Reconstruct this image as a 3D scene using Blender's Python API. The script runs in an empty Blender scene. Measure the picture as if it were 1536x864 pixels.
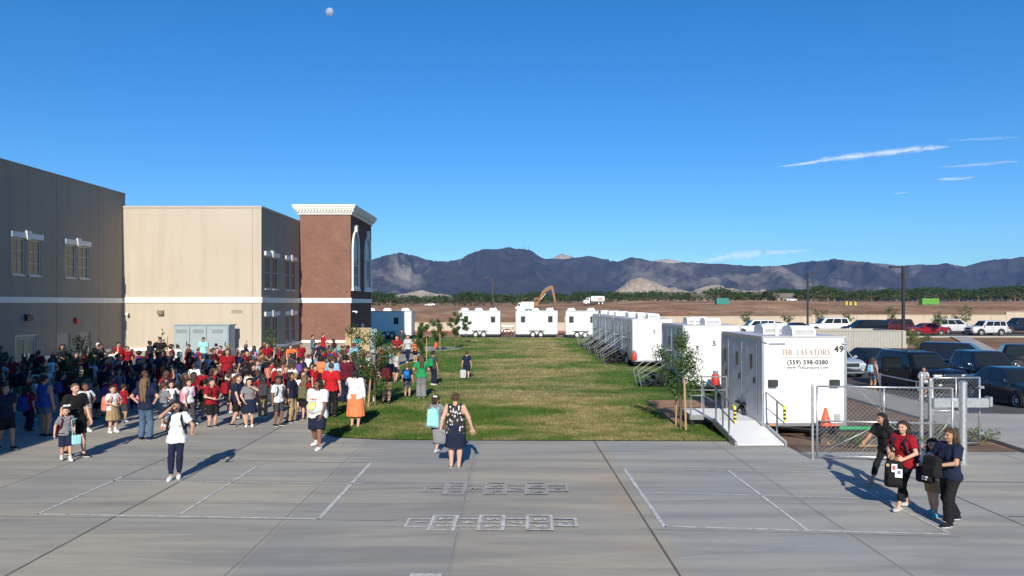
import bpy, math, random
import numpy as np
from mathutils import Vector, Matrix

R = math.radians
# ---------------------------------------------------------------- camera
H, F, HY, CX = 3.7, 1100.0, 454.5, 768.0      # eye height, focal length and horizon measured in photo pixels
scene = bpy.context.scene
col = scene.collection
cam_d = bpy.data.cameras.new('camera'); cam = bpy.data.objects.new('camera', cam_d); col.objects.link(cam)
cam.location = (0, 0, H); cam.rotation_euler = (R(90), 0, 0)
cam_d.sensor_width = 36; cam_d.lens = 36 * F / 1536; cam_d.shift_y = (HY - 432) / 1536
cam_d.clip_start = 0.1; cam_d.clip_end = 80000
scene.camera = cam
# ---------------------------------------------------------------- sky, sun, exposure
SUN_EL = 28.0
world = bpy.data.worlds.new('World'); scene.world = world; world.use_nodes = True
nt = world.node_tree; nt.nodes.clear()
out = nt.nodes.new('ShaderNodeOutputWorld'); bg = nt.nodes.new('ShaderNodeBackground')
sky = nt.nodes.new('ShaderNodeTexSky'); sky.sky_type = 'NISHITA'; sky.sun_disc = False
sky.sun_elevation = R(SUN_EL); sky.sun_rotation = R(180); sky.altitude = 900
sky.air_density = 1.0; sky.dust_density = 0.15; sky.ozone_density = 2.2
hs = nt.nodes.new('ShaderNodeHueSaturation'); hs.inputs['Saturation'].default_value = 1.40; hs.inputs['Hue'].default_value = 0.504
nt.links.new(sky.outputs[0], hs.inputs['Color'])
# clear dry air: the low sky stays blue instead of whitening towards the horizon
tcw = nt.nodes.new('ShaderNodeTexCoord'); sx_ = nt.nodes.new('ShaderNodeSeparateXYZ'); nt.links.new(tcw.outputs['Generated'], sx_.inputs[0])
rw = nt.nodes.new('ShaderNodeValToRGB'); rw.color_ramp.elements[0].position = 0.0; rw.color_ramp.elements[0].color = (.43, .74, .98, 1); rw.color_ramp.elements[1].position = .42; rw.color_ramp.elements[1].color = (.80, .95, 1.0, 1)
nt.links.new(sx_.outputs[2], rw.inputs[0]); mw = nt.nodes.new('ShaderNodeMix'); mw.data_type = 'RGBA'; mw.blend_type = 'MULTIPLY'; mw.inputs[0].default_value = 1
nt.links.new(hs.outputs[0], mw.inputs[6]); nt.links.new(rw.outputs[0], mw.inputs[7]); nt.links.new(mw.outputs[2], bg.inputs[0])
bg.inputs[1].default_value = 0.115
nt.links.new(bg.outputs[0], out.inputs[0])
sun_d = bpy.data.lights.new('sun', 'SUN'); sun_d.energy = 4.8; sun_d.angle = R(0.53); sun_d.color = (1, .91, .77)
sun = bpy.data.objects.new('sun', sun_d); col.objects.link(sun)
sun.rotation_euler = (R(90 - SUN_EL), 0, R(-0.6)); sun.location = (0, -20, 40)
scene.view_settings.view_transform = 'Standard'; scene.view_settings.look = 'None'
scene.view_settings.gamma = 1; scene.view_settings.use_curve_mapping = False
scene.view_settings.exposure = 0.3
scene.render.engine = 'CYCLES'
cy = scene.cycles
cy.max_bounces = 6; cy.diffuse_bounces = 2; cy.glossy_bounces = 3; cy.transparent_max_bounces = 24; cy.volume_bounces = 0
cy.use_denoising = True

# ---------------------------------------------------------------- helpers
def G(px, py, z=0.0):
    Y = F * (H - z) / (py - HY)
    return ((px - CX) / F * Y, Y, z)
def PX(px, Y): return (px - CX) / F * Y
def ZZ(py, Y): return H - (py - HY) / F * Y
def PT(px, py, Y): return (PX(px, Y), Y, ZZ(py, Y))

def tag(o, label=None, cat=None, group=None, kind=None):
    if label: o['label'] = label
    if cat: o['category'] = cat
    if group: o['group'] = group
    if kind: o['kind'] = kind
    return o
def empty(name, loc, rz=0, label=None, cat=None, group=None):
    o = bpy.data.objects.new(name, None); col.objects.link(o); o.location = loc; o.rotation_euler = (0, 0, rz)
    o.empty_display_size = .1
    return tag(o, label, cat, group)
def link(name, me, parent=None, loc=None):
    o = bpy.data.objects.new(name, me); col.objects.link(o)
    if parent: o.parent = parent
    if loc is not None: o.location = loc
    return o
KIDS = {}
def copy_tree(o, parent=None):
    c = o.copy(); col.objects.link(c); c.parent = parent
    for ch in list(o.children): copy_tree(ch, c)
    return c

class MB:
    """collects boxes, bars, tubes and polygons; build() links them as one mesh object"""
    def __init__(s): s.v = []; s.f = []; s.m = []
    def add(s, vs, fs, m=0):
        n = len(s.v); s.v += [tuple(map(float, p)) for p in vs]; s.f += [tuple(i + n for i in f) for f in fs]; s.m += [m] * len(fs); return s
    def box(s, a, b, m=0):
        x0, y0, z0 = a; x1, y1, z1 = b
        return s.add([(x0,y0,z0),(x1,y0,z0),(x1,y1,z0),(x0,y1,z0),(x0,y0,z1),(x1,y0,z1),(x1,y1,z1),(x0,y1,z1)],
              [(0,3,2,1),(4,5,6,7),(0,1,5,4),(1,2,6,5),(2,3,7,6),(3,0,4,7)], m)
    def cbox(s, c, d, m=0, bev=0.0, rz=0.0):
        n = len(s.v)
        if bev <= 0: s.box([c[i]-d[i]/2 for i in range(3)], [c[i]+d[i]/2 for i in range(3)], m)
        else: s.rbox(c, d, bev, m)
        if rz:
            k, q = math.cos(rz), math.sin(rz)
            for i in range(n, len(s.v)):
                x, y, z = s.v[i]; x -= c[0]; y -= c[1]; s.v[i] = (c[0]+k*x-q*y, c[1]+q*x+k*y, z)
        return s
    def rbox(s, c, d, r, m=0, seg=3):
        pts = []
        hx, hy, hz = d[0]/2-r, d[1]/2-r, d[2]/2-r
        rows = [(R(-90+90*i/seg), -1) for i in range(seg+1)] + [(R(90*i/seg), 1) for i in range(seg+1)]
        cols = []
        for q, (sx, sy) in enumerate(((1,1),(-1,1),(-1,-1),(1,-1))):
            cols += [(R(90*q+90*i/seg), sx, sy) for i in range(seg+1)]
        for th, sz in rows:
            for ph, sx, sy in cols:
                pts.append((c[0]+sx*hx+r*math.cos(th)*math.cos(ph), c[1]+sy*hy+r*math.cos(th)*math.sin(ph), c[2]+sz*hz+r*math.sin(th)))
        n = len(cols); fs = []
        for i in range(len(rows)-1):
            for j in range(n): fs.append((i*n+j, i*n+(j+1)%n, (i+1)*n+(j+1)%n, (i+1)*n+j))
        fs.append(tuple(reversed(range(n)))); fs.append(tuple(range((len(rows)-1)*n, len(rows)*n)))
        return s.add(pts, fs, m)
    def tube(s, p, q, r, r2=None, n=8, m=0, caps=True):
        p, q = Vector(p), Vector(q); r2 = r if r2 is None else r2
        d = (q-p)
        if d.length < 1e-6: return s
        d.normalize(); u = d.orthogonal().normalized(); w = d.cross(u)
        vs = []
        for c, rr in ((p, r), (q, r2)):
            for i in range(n):
                a = 2*math.pi*(i+.5)/n; vs.append(c + (u*math.cos(a)+w*math.sin(a))*rr)
        fs = [(i, (i+1)%n, n+(i+1)%n, n+i) for i in range(n)]
        if caps: fs += [tuple(reversed(range(n))), tuple(range(n, 2*n))]
        return s.add(vs, fs, m)
    def path(s, pts, r, n=8, m=0):
        for a, b in zip(pts, pts[1:]): s.tube(a, b, r, n=n, m=m)
        return s
    def prism(s, poly, axis, a, b, m=0):
        """poly: 2-D points; axis 0 -> (y,z), 1 -> (x,z), 2 -> (x,y); extruded from a to b along the axis"""
        def mk(p, t):
            return ((t, p[0], p[1]), (p[0], t, p[1]), (p[0], p[1], t))[axis]
        n = len(poly)
        vs = [mk(p, a) for p in poly] + [mk(p, b) for p in poly]
        fs = [(i, (i+1)%n, n+(i+1)%n, n+i) for i in range(n)] + [tuple(reversed(range(n))), tuple(range(n, 2*n))]
        return s.add(vs, fs, m)
    def lathe(s, prof, c, axis=2, n=16, m=0):
        """prof: (radius, height)"""
        vs = []; k = len(prof)
        for i in range(n):
            a = 2*math.pi*i/n; ca, sa = math.cos(a), math.sin(a)
            for r, h in prof:
                p = ((h, r*ca, r*sa), (r*ca, h, r*sa), (r*ca, r*sa, h))[axis]
                vs.append((c[0]+p[0], c[1]+p[1], c[2]+p[2]))
        fs = [(i*k+j, ((i+1)%n)*k+j, ((i+1)%n)*k+j+1, i*k+j+1) for i in range(n) for j in range(k-1)]
        return s.add(vs, fs, m)
    def quad(s, a, b, c, d, m=0): return s.add([a, b, c, d], [(0,1,2,3)], m)
    def poly(s, pts, m=0): return s.add(pts, [tuple(range(len(pts)))], m)
    def mesh(s, name, mats, smooth=False):
        me = bpy.data.meshes.new(name); me.from_pydata(s.v, [], s.f)
        if not isinstance(mats, (list, tuple)): mats = [mats]
        for q in mats: me.materials.append(q)
        me.polygons.foreach_set('material_index', s.m)
        if smooth: me.polygons.foreach_set('use_smooth', [True]*len(s.f))
        me.update(); fixn(me); return me
    def build(s, name, mats, parent=None, loc=None, smooth=False):
        return link(name, s.mesh(name, mats, smooth), parent, loc)
import bmesh
def fixn(me):
    bm = bmesh.new(); bm.from_mesh(me); bmesh.ops.recalc_face_normals(bm, faces=bm.faces); bm.to_mesh(me); bm.free()
def autosmooth(o, ang=35):
    me = o.data; me.polygons.foreach_set('use_smooth', [True]*len(me.polygons))
    me.set_sharp_from_angle(angle=R(ang)); return o

# ---------------------------------------------------------------- materials
MATS = {}
def node(nt, t, **kw):
    n = nt.nodes.new(t)
    for k, v in kw.items():
        if k in n.inputs: n.inputs[k].default_value = v
        else: setattr(n, k, v)
    return n
def M(name, c, rough=.6, metal=0.0, var=.12, scale=6.0, bump=0.0, bscale=40.0, spec=.5, coat=0.0, detail=4, stretch=(1,1,1)):
    if name in MATS: return MATS[name]
    m = bpy.data.materials.new(name); m.use_nodes = True; MATS[name] = m
    t = m.node_tree; b = t.nodes['Principled BSDF']
    b.inputs['Roughness'].default_value = rough; b.inputs['Metallic'].default_value = metal
    b.inputs['Specular IOR Level'].default_value = spec
    if coat: b.inputs['Coat Weight'].default_value = coat; b.inputs['Coat Roughness'].default_value = .05
    b.inputs['Base Color'].default_value = (*c, 1)
    if var or bump:
        tc = t.nodes.new('ShaderNodeTexCoord'); mp = node(t, 'ShaderNodeMapping'); mp.inputs['Scale'].default_value = stretch
        t.links.new(tc.outputs['Object'], mp.inputs[0])
    if var:
        nz = node(t, 'ShaderNodeTexNoise', Scale=scale, Detail=detail, Roughness=.6); t.links.new(mp.outputs[0], nz.inputs['Vector'])
        rp = node(t, 'ShaderNodeValToRGB'); rp.color_ramp.elements[0].position = .3; rp.color_ramp.elements[1].position = .7
        rp.color_ramp.elements[0].color = (*[x*(1-var) for x in c], 1); rp.color_ramp.elements[1].color = (*[min(1, x*(1+var)) for x in c], 1)
        t.links.new(nz.outputs['Fac'], rp.inputs[0]); t.links.new(rp.outputs[0], b.inputs['Base Color'])
    if bump:
        n2 = node(t, 'ShaderNodeTexNoise', Scale=bscale, Detail=3); t.links.new(mp.outputs[0], n2.inputs['Vector'])
        bp = node(t, 'ShaderNodeBump', Strength=bump, Distance=.02); t.links.new(n2.outputs['Fac'], bp.inputs['Height']); t.links.new(bp.outputs[0], b.inputs['Normal'])
    return m
def fabric(name, c): return M('fabric_' + name, c, .9, 0, .16, 9, .8, 13, .2)
def glass(name, c=(.02,.025,.03), rough=.04): return M(name, c, rough, 0, 0, spec=.8)

white_panel = M('white_panel', (.78,.785,.79), .35, 0, .06, 1.6, .04, 2.0, stretch=(2.5,2.5,.35))
white_trim = M('white_trim', (.78,.76,.70), .6, 0, .05, 3)
alu = M('aluminium', (.55,.56,.58), .35, .85, .06, 8)
galv = M('galvanised_steel', (.52,.54,.56), .42, .75, .18, 12)
black_metal = M('black_metal', (.018,.018,.02), .5, .2, .2, 9)
rubber = M('rubber', (.02,.02,.021), .85, 0, .2, 20)
orange_cone_m = M('orange_plastic', (.85,.10,.02), .5, 0, .06, 9)
win_glass = glass('window_glass', (.035,.05,.05), .06)
wood_m = M('stake_wood', (.42,.27,.14), .8, 0, .25, 12, .2, 60, stretch=(6,6,.6))
bark_m = M('bark', (.16,.12,.085), .9, 0, .3, 22, .4, 60)
# ---------------------------------------------------------------- ground materials
def ramp(t, fac, stops):
    r = t.nodes.new('ShaderNodeValToRGB'); e = r.color_ramp.elements
    while len(e) < len(stops): e.new(.5)
    for el, (p, c) in zip(e, stops): el.position = p; el.color = (*c, 1) if len(c) == 3 else c
    t.links.new(fac, r.inputs[0]); return r.outputs[0]
def mix(t, fac, a, b, mode='MIX'):
    m = t.nodes.new('ShaderNodeMix'); m.data_type = 'RGBA'; m.blend_type = mode
    for s, v in ((m.inputs[0], fac), (m.inputs[6], a), (m.inputs[7], b)):
        if isinstance(v, (int, float)): s.default_value = v
        elif isinstance(v, tuple): s.default_value = (*v, 1)
        else: t.links.new(v, s)
    return m.outputs[2]
def noise(t, vec, scale, detail=5, rough=.6, stretch=None, dist=0, loc=(0,0,0)):
    mp = t.nodes.new('ShaderNodeMapping'); mp.inputs['Scale'].default_value = stretch or (1,1,1); mp.inputs['Location'].default_value = loc
    t.links.new(vec, mp.inputs[0])
    n = node(t, 'ShaderNodeTexNoise', Scale=scale, Detail=detail, Roughness=rough, Distortion=dist); t.links.new(mp.outputs[0], n.inputs['Vector'])
    return n.outputs['Fac']
def newmat(name, rough=.8):
    m = bpy.data.materials.new(name); m.use_nodes = True; t = m.node_tree; b = t.nodes['Principled BSDF']
    b.inputs['Roughness'].default_value = rough; b.inputs['Specular IOR Level'].default_value = .25
    tc = t.nodes.new('ShaderNodeTexCoord'); return m, t, b, tc.outputs['Object']
def bumpn(t, b, h, strength=.3, dist=.02):
    n = node(t, 'ShaderNodeBump', Strength=strength, Distance=dist); t.links.new(h, n.inputs['Height']); t.links.new(n.outputs[0], b.inputs['Normal'])

def concrete_mat(name, base, tan, dark, streak=True):
    m, t, b, v = newmat(name, .85)
    big = noise(t, v, .22, 5, .6, (.55, 1.3, 1), .6)
    c = mix(t, ramp(t, big, [(.41, (0,0,0)), (.57, (1,1,1))]), base, tan)
    st = noise(t, v, .5, 6, .65, (.35, 2.6, 1), .4, (3.1, 7, 0))
    c = mix(t, ramp(t, st, [(.40, (1,1,1)), (.56, (0,0,0))]), c, mix(t, .78, c, dark))
    st2 = noise(t, v, 1.2, 6, .7, (.25, 3.5, 1), .2, (9, 2, 0))
    c = mix(t, ramp(t, st2, [(.5, (0,0,0)), (.72, (.35,.35,.35))]), c, tuple(x*1.25 for x in base))
    if streak:      # each pour between the long joints has its own tone; rust along one joint
        sx = t.nodes.new('ShaderNodeSeparateXYZ'); t.links.new(v, sx.inputs[0]); mr = node(t, 'ShaderNodeMapRange'); mr.inputs[1].default_value = -35; mr.inputs[2].default_value = 35; t.links.new(sx.outputs[0], mr.inputs[0])
        cr = t.nodes.new('ShaderNodeValToRGB'); cr.color_ramp.interpolation = 'CONSTANT'; e = cr.color_ramp.elements
        sl = [(-35, (1,1,1)), (-13.6, (1.0,.98,.94)), (-10.2, (.95,.95,.94)), (-6.87, (1.04,1.02,.97)), (-3.9, (.93,.93,.92)), (-.88, (1.03,.99,.92)), (2.26, (.97,.99,1.0)), (5.42, (1.02,1.03,1.03)), (8.52, (1.04,1.02,.98))]
        while len(e) < len(sl): e.new(.99)
        for el, (x, k) in zip(e, sl): el.position = (x+35)/70; el.color = (k[0]*.9, k[1]*.9, k[2]*.9, 1)
        t.links.new(mr.outputs[0], cr.inputs[0]); c = mix(t, 1.0, c, cr.outputs[0], 'MULTIPLY')
        rb = ramp(t, mr.outputs[0], [(.5221, (0,0,0)), (.5315, (1,1,1)), (.5325, (1,1,1)), (.5345, (0,0,0))]); rn = ramp(t, noise(t, v, .55, 6, .7, None, .4, (1,5,2)), [(.50, (0,0,0)), (.66, (.55,.55,.55))])
        c = mix(t, mix(t, 1.0, rb, rn, 'MULTIPLY'), c, (.42,.27,.15))
    sp = noise(t, v, 5, 4, .8, None, 0, (4, 4, 4))
    c = mix(t, ramp(t, sp, [(.25, (.5,.5,.5)), (.36, (0,0,0))]), c, tuple(x*.55 for x in dark))
    vo = t.nodes.new('ShaderNodeTexVoronoi'); vo.feature = 'DISTANCE_TO_EDGE'; vo.inputs['Scale'].default_value = .16; wv = t.nodes.new('ShaderNodeVectorMath'); wv.operation = 'MULTIPLY_ADD'
    nw = node(t, 'ShaderNodeTexNoise', Scale=1.1, Detail=5); t.links.new(v, nw.inputs['Vector']); t.links.new(nw.outputs['Color'], wv.inputs[0]); wv.inputs[1].default_value = (.9,.9,0); t.links.new(v, wv.inputs[2]); t.links.new(wv.outputs[0], vo.inputs['Vector'])
    ck = ramp(t, vo.outputs['Distance'], [(.0, (.7,.7,.7)), (.0016, (0,0,0))]); ckm = ramp(t, noise(t, v, .13, 3, .5, None, 0, (8,3,0)), [(.54, (0,0,0)), (.60, (1,1,1))])
    c = mix(t, mix(t, 1.0, ck, ckm, 'MULTIPLY'), c, tuple(x*.45 for x in dark))
    gum = noise(t, v, 9, 2, .5, None, 0, (2,6,1)); c = mix(t, ramp(t, gum, [(.21, (.6,.6,.6)), (.235, (0,0,0))]), c, tuple(x*.4 for x in dark))
    fine = noise(t, v, 60, 3, .7)
    c = mix(t, .22, c, ramp(t, fine, [(.3, (.2,.2,.2)), (.7, (1,1,1))]), 'OVERLAY')
    t.links.new(c, b.inputs['Base Color']); bumpn(t, b, fine, .12, .01)
    return m
concrete = concrete_mat('concrete_slab', (.365,.362,.340), (.425,.397,.335), (.270,.268,.256))
sidewalk_m = concrete_mat('sidewalk_concrete', (.36,.345,.31), (.40,.375,.32), (.29,.285,.275), False)
asphalt_m = M('asphalt', (.085,.078,.072), .9, 0, .25, 1.2, .2, 80)
paint_m, t_, b_, v_ = newmat('worn_white_paint', .8)
wear = ramp(t_, noise(t_, v_, 7, 6, .75), [(.36, (0,0,0)), (.58, (1,1,1))])
t_.links.new(mix(t_, wear, (.33,.325,.31), (.62,.62,.60)), b_.inputs['Base Color'])
faint_m, t_, b_, v_ = newmat('faded_white_paint', .8)
wear = ramp(t_, noise(t_, v_, 5, 6, .75), [(.42, (0,0,0)), (.66, (1,1,1))])
t_.links.new(mix(t_, wear, (.29,.285,.27), (.48,.475,.46)), b_.inputs['Base Color'])
joint_m = M('joint_sealant', (.11,.10,.088), .95, 0, .35, 3)
joint_light_m = M('saw_cut_joint', (.25,.24,.215), .95, 0, .3, 3)

# lawn: mown green with straw-coloured dry patches
lawn_m, t_, b_, v_ = newmat('lawn_turf', .95)
g1 = noise(t_, v_, 1.1, 6, .72, (.8, .9, 1))
gc = ramp(t_, g1, [(.3, (.038,.092,.013)), (.5, (.070,.140,.020)), (.7, (.125,.185,.035))])
dry = noise(t_, v_, .34, 6, .62, (.55, .85, 1), .8, (5.2, 1.7, 0))
dry2 = noise(t_, v_, 1.6, 5, .72, (.6, 1.0, 1))
gm = node(t_, 'ShaderNodeSeparateXYZ'); t_.links.new(v_, gm.inputs[0])
# drier towards the middle of the lawn, greener along its left and right margins
mx = node(t_, 'ShaderNodeMapRange'); mx.inputs[1].default_value = -6.4; mx.inputs[2].default_value = -1.0; t_.links.new(gm.outputs[0], mx.inputs[0])
mr = node(t_, 'ShaderNodeMapRange'); mr.inputs[1].default_value = 6.2; mr.inputs[2].default_value = 3.6; t_.links.new(gm.outputs[0], mr.inputs[0])
mm = node(t_, 'ShaderNodeMath', operation='MULTIPLY'); t_.links.new(mx.outputs[0], mm.inputs[0]); t_.links.new(mr.outputs[0], mm.inputs[1])
ad = node(t_, 'ShaderNodeMath', operation='MULTIPLY_ADD'); t_.links.new(mm.outputs[0], ad.inputs[0]); ad.inputs[1].default_value = .18; t_.links.new(dry, ad.inputs[2])
ad2 = node(t_, 'ShaderNodeMath', operation='MULTIPLY_ADD'); t_.links.new(dry2, ad2.inputs[0]); ad2.inputs[1].default_value = .22; t_.links.new(ad.outputs[0], ad2.inputs[2])
dm = ramp(t_, ad2.outputs[0], [(.655, (0,0,0)), (.86, (.92,.92,.92))])
c_ = mix(t_, dm, gc, ramp(t_, dry2, [(.3, (.22,.185,.075)), (.7, (.44,.35,.17))]))
fine = noise(t_, v_, 26, 4, .8)
c_ = mix(t_, .55, c_, ramp(t_, fine, [(.25, (.1,.1,.1)), (.75, (1,1,1))]), 'OVERLAY')
t_.links.new(c_, b_.inputs['Base Color']); bumpn(t_, b_, fine, .9, .06)

def dirt_mat(name, a, b2, c2):
    m, t, b, v = newmat(name, .95)
    n1 = noise(t, v, .05, 8, .65, None, .5); n2 = noise(t, v, .7, 6, .7)
    c = ramp(t, n1, [(.35, a), (.5, b2), (.66, c2)])
    c = mix(t, .5, c, ramp(t, n2, [(.25, (.15,.15,.15)), (.75, (1,1,1))]), 'OVERLAY')
    t.links.new(c, b.inputs['Base Color']); bumpn(t, b, n2, .5, .25); return m
dirt_m = dirt_mat('graded_dirt', (.18,.095,.050), (.28,.160,.088), (.38,.245,.15))
planter_m = dirt_mat('planter_soil', (.10,.065,.045), (.15,.10,.07), (.20,.145,.10))
tan_dirt_m = M('bare_tan_soil', (.30,.17,.085), .95, 0, .25, 2.5, .4, 30)

# ---------------------------------------------------------------- numpy noise
def vnoise(x, y, seed=0):
    xi = np.floor(x).astype(np.int64); yi = np.floor(y).astype(np.int64); fx = x - xi; fy = y - yi
    def hsh(a, b):
        n = (a * 374761393 + b * 668265263 + seed * 974711) & 0xffffffff
        n = ((n ^ (n >> 13)) * 1274126177) & 0xffffffff; n = n ^ (n >> 16)
        return (n & 0xffff) / 65535.0
    u = fx*fx*fx*(fx*(fx*6-15)+10); w = fy*fy*fy*(fy*(fy*6-15)+10)
    a, b, c, d = hsh(xi, yi), hsh(xi+1, yi), hsh(xi, yi+1), hsh(xi+1, yi+1)
    return (a*(1-u)+b*u)*(1-w) + (c*(1-u)+d*u)*w
def fbm(x, y, seed=0, o=5, g=.5, ridged=False):
    s = 0; a = 1; tot = 0
    for i in range(o):
        n = vnoise(x, y, seed+i*17)
        if ridged: n = 1 - np.abs(2*n-1); n = n*n
        s = s + a*n; tot += a; a *= g; x = x*2.03+3.1; y = y*2.03+1.7
    return s/tot
def grid_mesh(name, X, Y, Z, mat, smooth=True):
    n, m = X.shape
    me = bpy.data.meshes.new(name)
    v = np.stack([X, Y, Z], -1).reshape(-1, 3)
    i, j = np.meshgrid(np.arange(n-1), np.arange(m-1), indexing='ij'); a = (i*m+j).ravel()
    f = np.stack([a, a+m, a+m+1, a+1], -1)
    me.from_pydata(v.tolist(), [], f.tolist()); me.materials.append(mat)
    if smooth: me.polygons.foreach_set('use_smooth', [True]*len(me.polygons))
    me.update(); fixn(me)
    return me
def sstep(a, b, x):
    t = np.clip((x-a)/(b-a), 0, 1); return t*t*(3-2*t)

# ---------------------------------------------------------------- terrain: flat school site, dug-up field rising beyond the block wall
def lot_drop(Y):          # the car park lies a little lower than the school yard
    Y = np.asarray(Y, float); return -.63*np.clip((Y-24.5)/12, 0, 1)*(1-sstep(50, 77, Y))
def terrain_z(X, Y):
    X = np.asarray(X, float); Y = np.asarray(Y, float)
    k = sstep(-20, 60, X)
    rise = sstep(100, 330, Y) * (2.3 + 1.9*k) + sstep(330, 2500, Y) * 5
    dug = sstep(99, 112, Y) * (1-.75*sstep(150, 300, Y)) * (1-sstep(330, 400, Y))
    mound = dug * ((fbm(X*.035+7, Y*.02, 3, 5, .55, True)-.35) * (2.2+.6*k) + 1.0*np.clip(fbm(X*.02, Y*.016+4, 9, 4)-.5, 0, 1)*5)
    bank = sstep(14.0, 15.1, X)*lot_drop(Y)
    return -0.04 + rise + mound + bank - .06*sstep(14.0, 15.1, X)*(Y < 52)*(Y > 20)
xs = np.concatenate([np.linspace(-6500, -420, 20), np.linspace(-400, -130, 40), np.linspace(-126, 190, 260), np.linspace(195, 460, 50), np.linspace(490, 6500, 20)])
ys = np.concatenate([np.concatenate([np.linspace(-120, 14, 10), np.linspace(16, 96, 70)]), np.linspace(98, 420, 200), np.linspace(430, 900, 20), np.linspace(1000, 9500, 20)])
XX, YY = np.meshgrid(xs, ys, indexing='ij')
tag(link('ground', grid_mesh('ground', XX, YY, terrain_z(XX, YY), dirt_m)), kind='structure')

def sheet(name, pts, z, mat, kind='structure', thick=0):
    mb = MB()
    if thick: mb.prism([(p[0], p[1]) for p in pts], 2, z-thick, z)
    else: mb.poly([(p[0], p[1], z) for p in pts])
    return tag(mb.build(name, mat), kind=kind)
GE = 19.75    # front edge of the lawn
g_edge = [(-6.45, 53.5), (-6.5, 27.0), (-6.35, 24.2), (-6.0, 22.2), (-5.5, 20.9), (-4.8, 20.15), (-3.6, 19.85), (-2, GE), (6.05, GE-.15)]
sheet('concrete_pavement', [(-34,-14), (34,-14), (34,17.6), (12.6,17.6), (12.6,18.2), (7.1,18.2), (7.1,19.4), (6.05,19.6)] + g_edge[::-1][1:] + [(-6.6,53.3), (-15.4,53.3), (-15.4,45.3), (-24,45.3), (-34,45.3)], 0.0, concrete)
lawn_poly = g_edge + [(6.05, 22.4), (9.6, 22.4), (9.6, 78.6), (-14.0, 79.2), (-14, 62), (-6.6, 62), (-6.45, 56)]
sheet('lawn', lawn_poly, 0.018, lawn_m)
sheet('path', [(-12.5, 56), (-6.5, 55), (-4.2, 58), (-4.2, 61.5), (-13, 62.5)], 0.024, sidewalk_m)
sheet('bare_soil', [(5.0, 22.5), (9.6, 22.3), (9.6, 28.0), (5.12, 27.7)], 0.028, tan_dirt_m)
sheet('planting_bed', [(7.1,18.2), (12.6,18.2), (12.75,21.2), (12.75,60), (9.6,60), (9.6,22.4), (6.05,22.4), (6.05,19.6), (7.1,19.4)], -0.012, planter_m)
mb = MB(); yy = [24.5, 36.5, 50]
mb.quad((15.0,19,-.02), (75,19,-.02), (75,24.5,-.02), (15.0,24.5,-.02))
for a, b in zip(yy, yy[1:]): za, zb = float(lot_drop(a))-.02, float(lot_drop(b))-.02; mb.quad((15.0,a,za), (75,a,za), (75,b,zb), (15.0,b,zb))
tag(mb.build('parking_lot', asphalt_m), kind='structure')
sheet('pavement_walk', [(12.75,18.0), (34,17.7), (60,17.9), (60,19.4), (15.1,24.2), (15.1,50), (13.0,50), (13.0,21.4)], 0.06, sidewalk_m, thick=.95)
sheet('access_road', [(8,80.5), (160,78), (160,93.5), (8,93.5)], 0.0, asphalt_m)
MB().box((10,79.6,-.1), (158,80.2,.1)).build('kerb', sidewalk_m)['kind'] = 'structure'
mb = MB(); q0 = [(PX(1425,80),80), (PX(1450,80),80)]; q1 = [(PX(1480,55),55), (PX(1520,55),55)]; rows_ = []
for i in range(13):
    f = i/12; rows_.append([(q0[k][0]*(1-f)+q1[k][0]*f, q0[k][1]*(1-f)+q1[k][1]*f) for k in (0, 1)])
for a, b in zip(rows_, rows_[1:]): mb.quad(*[(p[0], p[1], float(lot_drop(p[1]))+.05) for p in (a[0], a[1], b[1], b[0])])
tag(mb.build('footpath', sidewalk_m), kind='structure')

# pavement joints and court markings
jm = MB()
def strip(mb, a, b, w, z, m=0):
    a = Vector((a[0], a[1], 0)); b = Vector((b[0], b[1], 0)); d = (b-a).normalized(); n = Vector((-d.y, d.x, 0))*w/2
    mb.quad(*[(p.x, p.y, z) for p in (a-n, b-n, b+n, a+n)], m)
for a, b, w, m in [((2.33,3), (2.2,19.7), .035, 0), ((-.83,3), (-.93,19.7), .025, 1), ((-6.85,3), (-6.9,24), .03, 0), ((5.5,3), (5.35,19.6), .022, 1),
                   ((8.6,3), (8.45,17.9), .03, 0), ((-3.9,3), (-3.9,20), .02, 1), ((-10.2,3), (-10.3,44), .025, 1), ((-13.6,5), (-13.6,44), .022, 1),
                   ((-34,13.55), (8.6,13.5), .014, 1), ((-34,17.6), (-6.9,17.6), .014, 1), ((8.6,15.2), (34,14.2), .05, 0), ((8.6,12.7), (34,12.3), .04, 0),
                   ((11.7,3), (12.0,18), .03, 1), ((-34,25.5), (-7,25.6), .02, 1), ((-24,34), (-7,34), .02, 1), ((2.2,17.9), (8.4,17.8), .012, 1)]:
    strip(jm, a, b, w, 0.004, m)
tag(jm.build('pavement_joint', [joint_m, joint_light_m]), kind='structure')
cm = MB()
def pline(a, b, w=.055, z=.008, m=0): strip(cm, G(*a), G(*b), w, z, m)
for a, b, w, m in [((55,771.5), (478,779), .06, 0), ((55,772), (183,716), .06, 0), ((478,779), (557,694), .075, 0), ((478,694), (557,694), .05, 1),
                   ((268,773), (385,700), .055, 0), ((168,721), (545,726), .05, 0), ((0,775), (590,781.5), .018, 1), ((183,716), (260,682), .04, 1), ((290,688), (478,694), .03, 1),
                   ((936,703), (997,791), .07, 0), ((997,790), (1425,802), .06, 0), ((936,703), (1240,709), .04, 0), ((965,739), (1310,748), .045, 0),
                   ((1092,706), (1210,795), .06, 0), ((1240,709), (1425,801), .05, 0), ((960,794), (1440,806), .016, 1), ((700,701), (935,703.5), .015, 1), ((615,863), (662,864), .12, 0)]:
    pline(a, b, w, .008 if m == 0 else .012, m)
tag(cm.build('court_marking', [paint_m, faint_m]), kind='structure')

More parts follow.
